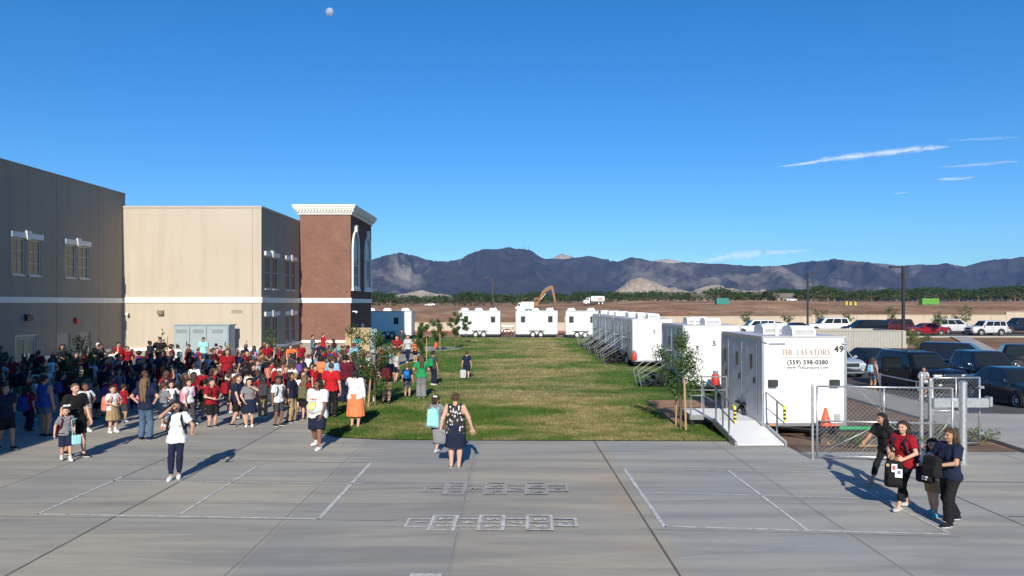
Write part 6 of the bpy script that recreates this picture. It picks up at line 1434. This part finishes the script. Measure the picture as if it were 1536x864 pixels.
# girl with bow and man walking behind her
fg = Fig(1.27, .9, .86, dict(feet=((.05,-.10,0),(.05,.10,.02)), hands=((.12,-.12,-.30),(.18,.03,-.30)), yaw=-36, palm=((-1,.2,0),(1,0,0))), True)
o = person('girl with white hair bow, grey shirt and maroon plaid backpack carrying a teal lunch bag', G(99, 691), 42, fg, .0085, True, 'fair', ('pony','dark_brown',.02), ('grey',.7,{}), ('shorts','navy',dict(frac=.98, e=.022, flare=1.25)), ('white',.02), ('white',.05), ('maroon',(.30,.18,.40),'coral'))
f = Field((-.12,-.06,-.1), (.12,.08,.1), .007)
for sg in (1,-1): f.ell((sg*.042,0,.01), (.042,.022,.030)); f.cap((0,0,0), (sg*.035,.01,-.045), .013)
f.ell((0,-.01,0), (.022,.022,.022)); bw_ = link('hair_bow', f.mesh('hair_bow', [CL['white']]), o); bw_.location = fg.hd(.05,.12,1.03)
f = Field((-.14,-.08,-.34), (.14,.08,.36), .008); f.rbox((0,0,-.14), (.20,.09,.22), .03); f.cap((-.08,0,-.05), (-.10,0,.33), .010); f.cap((-.10,0,.33), (.0,.0,.36), .009)
held('lunch_bag', f, [CL['pale teal']], at_hand(o, fg, 0, (.02,-.04,.06)), R(42), 'teal lunch bag with shoulder strap held by the girl with the white bow', 'lunch bag')
fg = Fig(1.78, 0, 1.0, dict(feet=((.05,-.12,0),(.05,.14,.03)), hands=((.15,-.10,-.32),(.17,.06,-.33)), drop=.008))
person('man with buzzed hair in black t-shirt walking beside the girl with the bow', G(113, 685), 60, fg, .010, True, 'fair', ('buzz','light_brown',.1), ('black',.72,dict(loose=1.4)), ('shorts','black',SHORT), ('black',0))
# man in white graphic t-shirt
def tee_print(fig, zc, r):
    def mf(q):
        m = np.zeros(len(q)); d = np.sqrt((q[:,0]/1.0)**2+((q[:,2]-zc))**2); fr = q[:,1] < 0
        m[fr & (d < r)] = 1; m[fr & (d < r*.80)] = 2; ang = np.arctan2(q[:,2]-zc, q[:,0]); m[fr & (d < r*.45) & (np.sin(ang*2+d*30) > .2)] = 3
        m[fr & (np.abs(q[:,2]-(zc+r*1.28)) < r*.20) & (np.abs(q[:,0]+.01) < r*.85) & (np.sin(q[:,0]*130) > -.55)] = 4
        return m
    return mf
fg = Fig(1.77, 0, 1.42, dict(feet=((.105,-.12,0),(.115,.13,.012)), hands=((.13,-.10,-.31),(.20,.07,-.32)), yaw=-20, drop=.012))
person('heavy man with dreadlocks in white graphic t-shirt and navy shorts walking left', G(477, 672), -20, fg, .0088, True, 'brown', ('dreads','black',.09), ('white',.80,dict(loose=1.6, hem=-.06)), ('shorts','navy',dict(frac=.98, e=.022, flare=1.3)), ('white',.03), ('white',.07),
       matfn=tee_print(fg, 1.10, .125), shirtmats=[CL['white'], fabric('print_blue', (.10,.38,.68)), fabric('print_yellow', (.86,.68,.12)), fabric('print_cream', (.8,.72,.45)), CL['bright red']])
# woman in patterned top, seen from behind
pat = bpy.data.materials.new('patterned_black_fabric'); pat.use_nodes = True; t_ = pat.node_tree; b_ = t_.nodes['Principled BSDF']; tc_ = t_.nodes.new('ShaderNodeTexCoord'); b_.inputs['Roughness'].default_value = .8
mp_ = t_.nodes.new('ShaderNodeMapping'); mp_.inputs['Scale'].default_value = (1,.5,.75); mp_.inputs['Rotation'].default_value = (0,.5,0); t_.links.new(tc_.outputs['Object'], mp_.inputs[0])
vo = node(t_, 'ShaderNodeTexVoronoi', Scale=17, Randomness=.9); vo.feature = 'F1'; nz_ = node(t_, 'ShaderNodeTexNoise', Scale=30); t_.links.new(mp_.outputs[0], nz_.inputs['Vector'])
mx_ = t_.nodes.new('ShaderNodeMix'); mx_.data_type = 'VECTOR'; mx_.inputs[0].default_value = .06; t_.links.new(mp_.outputs[0], mx_.inputs[4]); t_.links.new(nz_.outputs['Color'], mx_.inputs[5]); t_.links.new(mx_.outputs[1], vo.inputs['Vector'])
t_.links.new(ramp(t_, vo.outputs['Distance'], [(.28, (.60,.56,.54)), (.36, (.014,.014,.018))]), b_.inputs['Base Color'])
fg = Fig(1.67, 0, 1.34, dict(feet=((.055,0,0),(.05,.01,0)), hands=((.20,.02,-.31),(.225,-.06,-.31)), elb=((.8,.6,-.2),(-1,.5,-.2)), palm=((0,-1,0),(0,1,0))), True)
o = person('woman in sleeveless black patterned top and navy skirt walking away from the viewer', G(683, 701), 176, fg, .0088, True, 'fair', ('bun','brown',.02), ('black',0,dict(loose=1.3, hem=-.055, neck=.0)), ('skirt','navy',dict(hemz=.275, flare=1.05, pleat=.0)), ('black',-.03), shirtmats=[pat])
f = Field((-.22,-.12,-.42), (.22,.12,.1), .01); f.rbox((0,0,-.20), (.32,.14,.34), .06, 0, 0, -.15); f.cap((-.06,0,-.05), (0,0,.06), .012); f.cap((.06,0,-.05), (0,0,.06), .012)
held('tote_bag', f, [CL['grey']], at_hand(o, fg, 0, (0.0,-.01,.12)), R(176), 'grey tote bag hanging from the patterned-top woman’s left hand', 'tote bag')
fg = Fig(1.42, .6, .88, dict(feet=((.05,-.13,0),(.05,.12,.02)), hands=((.15,-.14,-.17),(.14,-.16,-.02)), elb=((.4,.9,-.5),(-.6,.6,-.7)), yaw=-25, drop=.006), True)
o = person('girl with pale teal backpack and white hair clip stepping onto the lawn', G(655, 678), 158, fg, .0088, True, 'fair', ('bob','dark_brown',.02), ('grey',.7,{}), ('shorts','navy',dict(frac=.96, e=.022, flare=1.2)), ('pale grey',0), None, ('pale teal',(.31,.17,.46),'pale teal'))
f = Field((-.06,-.04,-.04), (.06,.04,.04), .007); f.ell((-.03,0,0), (.03,.02,.025)); f.ell((.03,0,0), (.03,.02,.025)); link('hair_clip', f.mesh('hair_clip', [CL['white']]), o).location = fg.hd(-.2,.36,.90)
# walking group by the gate
fg = Fig(1.60, 0, .84, dict(feet=((.04,-.17,0),(.045,.13,.015)), hands=((.10,-.15,-.215),(.06,-.17,-.20)), elb=((.9,.5,-.6),(-.9,.5,-.6)), palm=((-1,0,0),(1,0,0)), hdir=((-.4,-.9,.0),(.4,-.9,.2)), nod=.35, yaw=8, drop=.012, lean=(0,-.02)), True)
o = person('woman in red polo and black leggings looking down while carrying a black backpack', G(1357, 763), -62, fg, .0085, True, 'fair', ('long','dark_brown',.12), ('red',.7,{}), ('leggings','black',dict(frac=1.75, e=.003, flare=.9)), ('pale grey',-.02), None, ('navy',(.30,.16,.44)))
f = Field((-.2,-.14,-.3), (.2,.14,.3), .009); f.rbox((0,0,0), (.32,.18,.47), .08, 0, 0, .08); f.rbox((0,-.09,-.08), (.25,.07,.2), .03, .01); f.cap((-.05,0,.22), (.05,0,.22), .03)
for sg in (1,-1): f.cap((sg*.1,.1,.2), (sg*.13,.12,-.24), .014)
bp_ = held('backpack', f, [CL['black']], at_hand(o, fg, 1, (.12,-.02,-.26)), R(-22), 'black backpack with photo papers pinned on, held in front of the red polo woman', 'backpack')
paper = M('paper_white', (.72,.72,.74), .7, 0, .04, 8)
m_ = MB(); m_.box((-.06,-.128,.06), (.03,-.120,.20)); m_.box((-.005,-.131,-.03), (.11,-.129,.12)); m_.build('paper', paper, bp_)
m_ = MB(); m_.box((-.045,-.134,.10), (-.0,-.1295,.17)); m_.build('photo', M('photo_red', (.42,.10,.10), .6, 0, .4, 60), bp_); m_ = MB(); m_.box((.03,-.135,.03), (.08,-.1325,.09)); m_.build('photo', M('photo_blue', (.14,.17,.36), .6, 0, .4, 60), bp_)
m_ = MB(); m_.lathe([(.004,-.005), (.028,-.005), (.028,.005), (.004,.005)], (-.115,-.10,.17), 1, 12); m_.build('key_tag', M('tag_gold', (.5,.4,.2), .4, .3, .1), bp_)
fg = Fig(1.52, .1, .82, dict(feet=((.04,.14,.01),(.045,-.22,0)), hands=((.15,.02,-.30),(.09,-.22,-.20)), lean=(0,-.07), elb=((.5,.9,-.3),(-.8,.6,-.5)), palm=((-1,0,0),(1,0,0)), yaw=-10, nod=.5, drop=.025), True)
o = person('black-haired woman in black leaning forward in slide sandals behind the red polo woman', G(1330, 729), -70, fg, .009, True, 'tan', ('long','black',.12), ('black',.7,{}), ('leggings','black',dict(frac=1.55, e=.004, flare=.95)), ('black',-.03))
f = Field((-.06,-.06,-.2), (.06,.06,.2), .007); f.cone((0,0,-.16), (0,0,.14), .045, .045); f.cone((0,0,.14), (0,0,.17), .035, .03)
b_o = held('water_bottle', f, [CL['khaki']], at_hand(o, fg, 0, (.0,-.04,-.14)), 0, 'tan cylindrical water bottle carried by the woman in slide sandals', 'bottle'); b_o.rotation_euler = (0, R(18), 0)
fg = Fig(1.34, .75, .9, dict(feet=((.045,-.04,0),(.05,.10,.005)), hands=((.06,-.15,-.20),(.06,-.15,-.24)), elb=((.9,.4,-.6),(-.9,.4,-.6)), hdir=((-.9,-.4,0),(.9,-.4,0)), palm=((0,1,0),(0,1,0)), nod=.2, yaw=20), True)
o = person('girl in white top and khaki shorts hugging a black bag between the two women', G(1400, 773), -52, fg, .0085, True, 'fair', ('long','dark_brown',.05), ('white',.7,{}), ('shorts','khaki',SHORT), ('turquoise',0))
f = Field((-.2,-.12,-.2), (.2,.12,.2), .009); f.rbox((0,0,0), (.30,.13,.27), .05); f.rbox((0,-.07,-.03), (.22,.05,.14), .02, .01)
q_ = held('bag', f, [CL['black']], at_hand(o, fg, 0, (-.04,-.06,-.03)), R(-52), 'black bag hugged in front of the girl in khaki shorts', 'bag')
m_ = MB(); m_.box((-.02,-.103,-.03), (.08,-.098,.0)); m_.box((-.02,-.103,-.07), (.06,-.098,-.045)); m_.build('badge', paper, q_)
fg = Fig(1.62, 0, .93, dict(feet=((.04,-.06,0),(.05,.15,.03)), hands=((.05,-.20,-.17),(.11,-.16,-.185)), elb=((.9,.5,-.5),(-.9,.6,-.5)), hdir=((-.6,-.7,.1),(.4,-.9,-.1)), palm=((-1,0,0),(1,0,-.3)), yaw=-6, drop=.006), True)
o = person('woman in navy t-shirt and black trousers with high-top sneakers walking left', G(1425, 788), -72, fg, .0085, True, 'tan', ('long','brown',.17), ('navy',.72,{}), ('trousers','black',dict(frac=1.93, e=.014, flare=1.35)), ('black',.025))
f = Field((-.2,-.14,-.25), (.2,.14,.25), .009); f.rbox((0,0,0), (.30,.15,.36), .06); f.rbox((0,-.08,-.06), (.24,.05,.16), .02, .01)
held('backpack', f, [CL['black']], at_hand(o, fg, 0, (-.04,.02,-.02)), R(-72), 'black backpack carried in the arms of the woman in navy t-shirt', 'backpack')

# ---- people round the crowd's edge and beyond, each as the photograph shows them
STAND = dict(feet=((.06,-.01,0),(.065,.02,0)))
ARMX = dict(feet=((.06,0,0),(.06,.01,0)), hands=((-.02,-.12,-.16),(-.02,-.13,-.18)), elb=((1,.3,-.5),(-1,.3,-.5)))
HIP = dict(feet=((.07,0,0),(.07,.01,0)), hands=((.125,-.03,-.235),(.125,-.03,-.235)), elb=((1,.35,-.1),(-1,.35,-.1)), hdir=((-.8,-.2,-.4),(.8,-.2,-.4)))
WALK = dict(feet=((.05,-.12,0),(.05,.12,.015)), hands=((.16,.08,-.32),(.16,-.12,-.31)), drop=.006)
HOLD = dict(feet=((.06,0,0),(.055,.02,0)), hands=((.08,-.15,-.18),(.08,-.15,-.19)), elb=((1,.5,-.5),(-1,.5,-.5)))
PHONE = dict(feet=((.06,0,0),(.06,.02,0)), hands=((.09,-.20,.02),(.16,-.02,-.33)), elb=((.9,.2,-.8),(-.6,.9,-.3)))
WAVE = dict(feet=((.06,0,0),(.06,.02,0)), hands=((.16,-.02,-.33),(.14,-.04,.30)), elb=((.6,.9,-.3),(-1,.2,0)))
def E(label, px, py, h, face, c, b, fem, pose, **kw): return person(label, G(px, py) if not isinstance(py, tuple) else (PX(px, py[0]), *py), face, Fig(h, c, b, pose, fem), kw.pop('res', .0135), False, **kw)
E('woman in navy t-shirt and black shorts at the left edge of view', 8, 674, 1.66, 60, 0, 1.05, True, WALK, skin='tan', hair=('bob','dark_brown',.05), shirt=('navy',.7,{}), bottom=('shorts','black',SHORT), shoes=('black',0))
E('woman in blue tank top and denim shorts seen from behind in the shade', 67, 655, 1.70, 165, 0, 1.2, True, STAND, skin='tan', hair=('bun','black',.05), shirt=('royal blue',0,dict(loose=1.2)), bottom=('shorts','denim',dict(frac=.55, e=.012)), shoes=('black',0))
E('boy in white shirt and khaki shorts with a navy backpack and white sneakers', 128, 648, 1.42, 60, .7, .9, False, HOLD, skin='brown', hair=('short','black',.1), shirt=('white',.7,{}), bottom=('shorts','khaki',dict(frac=.98,e=.018,flare=1.2)), shoes=('white',.01), sock=('white',.04), bag=('navy',None))
E('girl in white top and pleated khaki skirt with a big coral backpack', 169, 649, 1.35, 62, .8, .88, True, HOLD, skin='fair', hair=('pony','dark_brown',.08), shirt=('white',.7,{}), bottom=('skirt','khaki',dict(hemz=.27,flare=1.25,pleat=.06)), shoes=('white',0), sock=('white',.07), bag=('coral',(.34,.22,.44),'coral'))
E('woman with long blonde hair, navy t-shirt and jeans, hands on hips', 218, 660, 1.70, 178, 0, .98, True, HIP, skin='fair', hair=('long','light_brown',.24), shirt=('navy',.7,{}), bottom=('jeans','denim',dict(frac=1.97,e=.010,flare=1.4)), shoes=('navy',0))
E('girl in grey top and navy skirt with pink shoes near the blonde woman', 246, 643, 1.36, 150, .8, .85, True, HOLD, skin='fair', hair=('pony','brown',.08), shirt=('grey',.7,{}), bottom=('skirt','navy',dict(hemz=.30)), shoes=('coral',0), sock=('white',.05))
E('girl with pale pink backpack and grey trousers behind the eye-shading woman', 283, 637, 1.40, 60, .7, .85, True, WALK, skin='fair', hair=('long','dark_brown',.08), shirt=('white',.7,{}), bottom=('trousers','charcoal',TROUS), shoes=('white',0), bag=('pink',None,'white'))
E('chubby boy in red polo, sunglasses and long black shorts at the sunny front', 318, 641, 1.45, 55, .7, 1.22, False, HOLD, skin='fair', hair=('short','dark_brown',.1), shirt=('red',.75,{}), bottom=('shorts','black',dict(frac=1.0,e=.022,flare=1.3)), shoes=('navy',0), bag=('black',None))
E('tall boy in navy t-shirt holding a camouflage bag at the sunny front', 358, 640, 1.58, 75, .5, .92, False, WALK, skin='fair', hair=('short','brown',.1), shirt=('navy',.75,dict(loose=1.4)), bottom=('shorts','black',SHORT), shoes=('black',0))
E('girl in grey shirt and navy skirt covering her face with one hand', 374, 640, 1.45, 20, .6, .9, True, dict(feet=((.05,0,0),(.05,.02,0)), hands=((.03,-.16,.045),(.10,-.12,-.26)), elb=((1,.2,-.6),(-1,.5,-.5))), skin='fair', hair=('long','black',.12), shirt=('grey',.7,{}), bottom=('skirt','navy',dict(hemz=.30)), shoes=('white',0))
E('girl with very large black curly hair behind the front children', 371, 622, 1.52, 120, .5, .9, True, STAND, skin='brown', hair=('afro','black',.1), shirt=('white',.7,{}), bottom=('trousers','brown',TROUS), shoes=('white',0))
E('boy in white polo and grey shorts with grey backpack at the lawn edge', 417, 639, 1.50, 62, .6, .86, False, STAND, skin='brown', hair=('short','black',.1), shirt=('white',.72,{}), bottom=('shorts','charcoal',SHORT), shoes=('black',0), bag=('charcoal',(.30,.2,.46)))
E('girl in navy top and khaki trousers at the edge of the lawn', 437, 633, 1.55, 80, .5, .9, True, STAND, skin='olive', hair=('bob','dark_brown',.06), shirt=('navy',.7,{}), bottom=('trousers','khaki',WIDE), shoes=('black',0))
E('girl with long curly light hair, dark skirt and camouflage backpack near the lawn', 458, 630, 1.42, 170, .7, .92, True, STAND, skin='fair', hair=('long','light_brown',.14), shirt=('red',.7,{}), bottom=('skirt','black',dict(hemz=.32)), shoes=('olive',0), bag=('olive',None))
E('man in bright red polo and black trousers seen from behind', 497, 627, 1.78, 178, 0, 1.12, False, STAND, skin='fair', hair=('buzz','brown',.1), shirt=('bright red',.75,{}), bottom=('trousers','black',TROUS), shoes=('black',0))
E('woman in white cardigan and long orange skirt standing on the lawn edge', 533, 640, 1.70, 172, 0, 1.28, True, PHONE, res=.011, skin='fair', hair=('bob','black',.03), shirt=('white',1.85,dict(loose=1.4)), bottom=('skirt','bright orange',dict(hemz=.185,flare=1.15,pleat=.05)), shoes=('coral',-.03))
E('large person in maroon shirt standing behind the orange skirt woman', 518, 606, 1.80, 175, 0, 1.4, False, STAND, skin='olive', hair=('short','black',.1), shirt=('maroon',1.2,dict(loose=1.5)), bottom=('trousers','navy',TROUS), shoes=('black',0))
E('man in pale blue shirt left of the maroon shirted person', 499, 606, 1.76, 160, 0, 1.1, False, STAND, skin='fair', hair=('short','brown',.1), shirt=('light blue',1.0,{}), bottom=('trousers','navy',TROUS), shoes=('brown',0))
E('woman in coral dotted top holding up a white paper', 481, 598, 1.68, 150, 0, 1.05, True, PHONE, skin='olive', hair=('bob','black',.05), shirt=('bright orange',.6,{}), bottom=('trousers','black',TROUS), shoes=('black',0))
E('man with maroon backpack and khaki shorts walking away on the lawn', 580, 607, 1.74, 185, 0, 1.15, False, WALK, skin='fair', hair=('short','black',.1), shirt=('navy',.75,{}), bottom=('shorts','khaki',SHORT), shoes=('black',0), sock=('black',.04), bag=('maroon',(.32,.17,.45)))
E('boy in red shirt, denim shorts and white socks left of the maroon backpack man', 557, 604, 1.45, 190, .6, .95, False, STAND, skin='tan', hair=('short','black',.1), shirt=('red',.7,{}), bottom=('shorts','denim',SHORT), shoes=('grey',0), sock=('white',.08))
E('child in navy shirt carrying a red bag beside the maroon backpack man', 611, 596, 1.34, 175, .8, .95, False, STAND, skin='fair', hair=('short','light_brown',.1), shirt=('navy',.75,{}), bottom=('shorts','grey',SHORT), shoes=('black',0), bag=('bright blue',(.24,.12,.3)))
E('woman in grey wide trousers with a green and blue top on the lawn', 632, 598, 1.68, 190, 0, 1.02, True, HOLD, skin='fair', hair=('long','brown',.14), shirt=('green',.6,{}), bottom=('trousers','grey',WIDE), shoes=('grey',0))
E('child with green backpack and black trousers beside the lawn sapling', 650, 578, 1.55, 140, .4, .86, False, STAND, skin='tan', hair=('short','black',.1), shirt=('charcoal',.75,{}), bottom=('trousers','navy',TROUS), shoes=('white',0), bag=('green',(.26,.15,.36)))
o = E('boy in navy shirt and shorts standing alone in the middle of the lawn', 700, 569, 1.38, 185, .7, .88, False, STAND, skin='fair', hair=('short','brown',.1), shirt=('navy',.75,{}), bottom=('shorts','navy',SHORT), shoes=('black',0))
f = Field((-.2,-.12,-.25), (.2,.12,.25), .014); f.rbox((0,0,0), (.30,.16,.42), .07); held('backpack', f, [CL['pale grey']], (o.location.x-.17, o.location.y-.05, .26), 0, 'pale patterned backpack resting at the lone boy’s side on the lawn', 'backpack')
E('man in red shirt bending beside the brick tower', 485, 541, 1.78, 120, 0, 1.05, False, HOLD, skin='fair', hair=('buzz','auburn',.1), shirt=('bright red',.75,{}), bottom=('trousers','black',TROUS), shoes=('black',0))
E('woman in blue top beside the man in red by the brick tower', 469, 541, 1.66, 110, 0, 1.0, True, HOLD, skin='fair', hair=('short','dark_brown',.1), shirt=('denim',.75,{}), bottom=('trousers','black',TROUS), shoes=('black',0))
E('woman in teal top against the tan screen wall', 536, 543, 1.70, -10, 0, .92, True, ARMX, skin='fair', hair=('long','light_brown',.08), shirt=('teal',.7,{}), bottom=('trousers','dark denim',TROUS), shoes=('black',0))
E('man in grey shirt with a backpack walking in past the tower', 603, 531, 1.80, -15, 0, .95, False, WALK, skin='tan', hair=('short','black',.1), shirt=('charcoal',.75,{}), bottom=('trousers','charcoal',TROUS), shoes=('black',0), bag=('black',None))
E('woman in pale grey top and navy trousers striding by the lawn', 612, 544, 1.72, -20, 0, .95, True, WALK, skin='fair', hair=('pony','brown',.05), shirt=('pale grey',.8,{}), bottom=('trousers','navy',TROUS), shoes=('white',0))
E('man in red polo behind the group of children by the lawn', 595, 548, 1.76, 15, 0, 1.0, False, HOLD, skin='fair', hair=('short','dark_brown',.1), shirt=('red',.75,{}), bottom=('trousers','khaki',TROUS), shoes=('brown',0))
E('child in orange shirt beside the second lawn sapling', 623, 543, 1.45, -30, .5, 1.0, False, HOLD, skin='fair', hair=('short','auburn',.1), shirt=('orange',.75,{}), bottom=('shorts','navy',SHORT), shoes=('white',0))
for px, py, lb, sh in ((584,566,'child in pale blue top near the lawn saplings, back turned','light blue'), (572,560,'child in bright red top half hidden by the crowd sapling','bright red'), (594,572,'child in white and blue top with long hair by the lawn','pale grey'), (566,566,'child in navy shirt deep behind the crowd sapling','navy'), (552,572,'girl in white top with pale handbag left of the crowd sapling','white'), (545,566,'girl in maroon top behind the girl in white','maroon'), (570,578,'boy in red shirt under the crowd sapling crown','red')):
    E(lb, px, py, 1.42, 160 if px % 2 else 120, .6, .95, bool(px % 2), STAND, res=.018, skin='fair', hair=('long' if px % 2 else 'short', ('brown','dark_brown','blonde')[px % 3], .1), shirt=(sh,.75,{}), bottom=('shorts','navy',SHORT), shoes=('black',0))
E('tall man in black shirt and cap standing among the children before the tan wall', 240, 558, 1.86, 20, 0, 1.15, False, HOLD, skin='tan', hair=('cap','black',.1), shirt=('black',.75,{}), bottom=('trousers','black',TROUS), shoes=('black',0))
E('bearded man in pale teal t-shirt and cap in front of the utility cabinets', 305, 553, 1.78, 0, 0, 1.1, False, STAND, skin='tan', hair=('cap','charcoal',.1), shirt=('pale teal',.75,{}), bottom=('shorts','dark denim',SHORT), shoes=('grey',0))
E('tall boy in red shirt and khaki trousers standing above the crowd', 178, 566, 1.75, 60, .2, .9, False, HOLD, skin='tan', hair=('short','black',.1), shirt=('bright red',.75,{}), bottom=('trousers','khaki',TROUS), shoes=('black',0))
E('person in white cap and black shirt beside the shaded sapling', 147, 566, 1.72, 40, .1, 1.0, False, HOLD, skin='fair', hair=('cap','white',.1), shirt=('black',.75,{}), bottom=('trousers','black',TROUS), shoes=('black',0))
E('person in dark green shirt at the far left edge by the double doors', 1, 580, 1.78, 30, 0, 1.1, False, STAND, skin='tan', hair=('cap','maroon',.1), shirt=('dark green',.75,{}), bottom=('trousers','black',TROUS), shoes=('black',0))
E('woman with long dark hair in denim jacket near the single door', 93, 570, 1.72, 60, 0, 1.0, True, HOLD, skin='tan', hair=('long','dark_brown',.12), shirt=('charcoal',1.8,{}), bottom=('trousers','black',TROUS), shoes=('black',0))
# people at the cars
E('woman in grey vest and denim shorts waiting beside the black SUV', 1309, (35.5, -.60), 1.66, 120, 0, .92, True, PHONE, skin='tan', hair=('long','brown',.14), shirt=('brown',0,{}), bottom=('shorts','denim',dict(frac=.5)), shoes=('white',0), bag=('light blue',(.26,.15,.36)))
E('child in white patterned shirt beside the front of the black SUV', 1386, (32.6, -.46), 1.32, -60, .7, .95, False, HOLD, skin='tan', hair=('long','dark_brown',.08), shirt=('pale grey',.75,{}), bottom=('shorts','black',SHORT), shoes=('white',0))

# ---- the assembled crowd: 8 child figures and 4 adults, dressed differently every time
CP = [Fig(1.32,.8,.9,STAND), Fig(1.30,.85,.86,HOLD,True), Fig(1.36,.75,.9,HIP,True), Fig(1.40,.7,.88,WALK), Fig(1.28,.9,.95,ARMX), Fig(1.38,.7,.88,PHONE,True), Fig(1.34,.8,1.15,STAND), Fig(1.30,.85,.86,dict(STAND, yaw=35),True), Fig(1.36,.75,.9,WAVE), Fig(1.42,.6,.9,dict(HOLD, yaw=-30, nod=.3)),
      Fig(1.68,0,1.0,ARMX,True), Fig(1.76,0,1.05,STAND), Fig(1.66,0,1.1,PHONE,True)]
CACHE = {}
def cm_(i, key, fn):
    if (i, key) not in CACHE: CACHE[(i, key)] = fn()
    return CACHE[(i, key)]
rs = .019; DUM = [SK['fair'], eye_m, lip_m, HR['brown']]
def crowd_person(i, pos, face, scale, skin, hairst, hairc, shirtc, bott, bottc, shoec, bagc, label):
    fg = CP[i]; o = link('person', cm_(i, 'body', lambda: fg.body(rs, DUM)), None, pos); setmats(o, skinmats(skin, hairc)); o.rotation_euler = (0,0,R(face)); o.scale = (scale,)*3
    tag(o, label, 'person', 'people in the assembled school crowd')
    q = link('hair', cm_(i, hairst, lambda: fg.hair(rs*.9, [HR['brown']], hairst, .12)), o); setmats(q, [HR[hairc]])
    q = link('shirt', cm_(i, 'shirt', lambda: fg.shirt(rs, [CL['red']], .72)), o); setmats(q, [CL[shirtc]])
    fn = {'shorts': lambda: fg.legs(rs, [CL['navy']], **SHORT), 'trousers': lambda: fg.legs(rs, [CL['navy']], name='trousers', **TROUS), 'skirt': lambda: fg.skirt(rs, [CL['navy']], .30)}[bott]
    q = link(bott, cm_(i, bott, fn), o); setmats(q, [CL[bottc]])
    for k in (0, 1): q = link('shoe', cm_(i, 'shoe%d' % k, lambda: fg.shoe(k, rs*.8, [CL['white'], sole_w])), o); setmats(q, [CL[shoec], sole_w])
    if bagc: q = link('backpack', cm_(i, 'bag', lambda: fg.backpack(rs, [CL['navy'], CL['navy']], (.28,.17,.40))), o); setmats(q, [CL[bagc]]*2)
    return o
crng = random.Random(2024)
def wpick(d): return crng.choices(list(d), weights=list(d.values()))[0]
REG = [G(-40,650)[:2], G(60,648)[:2], G(110,640)[:2], G(185,641)[:2], G(300,634)[:2], G(440,628)[:2], G(470,612)[:2], G(545,590)[:2], G(556,560)[:2], G(515,548)[:2], G(345,551)[:2], G(190,558)[:2], G(100,567)[:2], G(-40,585)[:2]]
taken = [(o.location.x, o.location.y) for o in col.objects if o.name.startswith(('person', 'sapling'))]
seen = set(); n = 0; tries = 0
while n < 236 and tries < 90000:
    tries += 1
    u = crng.random(); x = crng.uniform(-23.5, -5.5); y = crng.uniform(20.5, 44)
    if not inside(x, y, REG): continue
    if x < -22.9: continue
    md = .50 if y < 30 else .66
    if any((x-a)**2+(y-b)**2 < md*md for a, b in taken): continue
    px = CX+x/y*F
    adult = crng.random() < .10 and y > 26; i = crng.randrange(10, 13) if adult else crng.randrange(0, 10); girl = CP[i].fem
    sh = wpick({'red': 32, 'navy': 26, 'grey': 10, 'white': 8, 'maroon': 9, 'bright red': 2, 'light blue': 1.5, 'charcoal': 9, 'pale grey': 2, 'black': 8, 'teal': 1, 'orange': .6, 'purple': .6})
    if y < 29 and px > 190 and crng.random() < .34: sh = wpick({'white': 5, 'red': 3, 'navy': 2})
    bt = wpick({'skirt': 4, 'shorts': 4, 'trousers': 2} if girl else {'shorts': 7, 'trousers': 3}); bc = wpick({'navy': 6, 'khaki': 3, 'black': 4, 'charcoal': 2})
    hst = wpick({'long': 5, 'pony': 4, 'bob': 2, 'bun': 1} if girl else {'short': 8, 'buzz': 2, 'bob': .4, 'afro': .4}); hc = wpick({'black': 5, 'dark_brown': 7, 'brown': 6, 'light_brown': 2, 'blonde': 1, 'auburn': 1})
    bg_ = wpick({None: 7, 'navy': 3, 'black': 3, 'pink': .7, 'charcoal': 2, 'royal blue': .7, 'teal': .3, 'coral': .4, 'purple': .4, 'red': .7, 'pale grey': .6}) if not adult else None
    zone = 'left end' if px < 90 else 'by shaded sapling' if px < 170 else 'before tan wall' if px < 260 else 'before cabinets' if px < 350 else 'before wing windows' if px < 450 else 'before brick tower'
    row = 'front' if y < 26 else 'middle' if y < 34 else 'back'
    who = ('woman' if girl else 'man') if adult else ('girl' if girl else 'boy')
    lab = f"{who} in {sh}, {bc} {bt}, {hst if hst != 'pony' else 'ponytailed'} {hc.replace('_',' ')} hair{', '+bg_+' backpack' if bg_ else ''}, {row} {zone}"
    if lab in seen: continue
    seen.add(lab); taken.append((x, y)); n += 1
    face = crng.choice((70, 90, 110, 60, 120, 150, 170, 180, 160, 45, 200, 140, -30, 100, 80, 190)) + crng.uniform(-15, 15)
    crowd_person(i, (x, y, 0), face, crng.uniform(.88, 1.08), wpick({'fair': 5, 'tan': 4, 'olive': 3, 'brown': 2, 'dark': .7}), hst, hc, sh, bt, bc, wpick({'white': 4, 'black': 4, 'grey': 2, 'navy': 1, 'pink': .5}), bg_, lab)
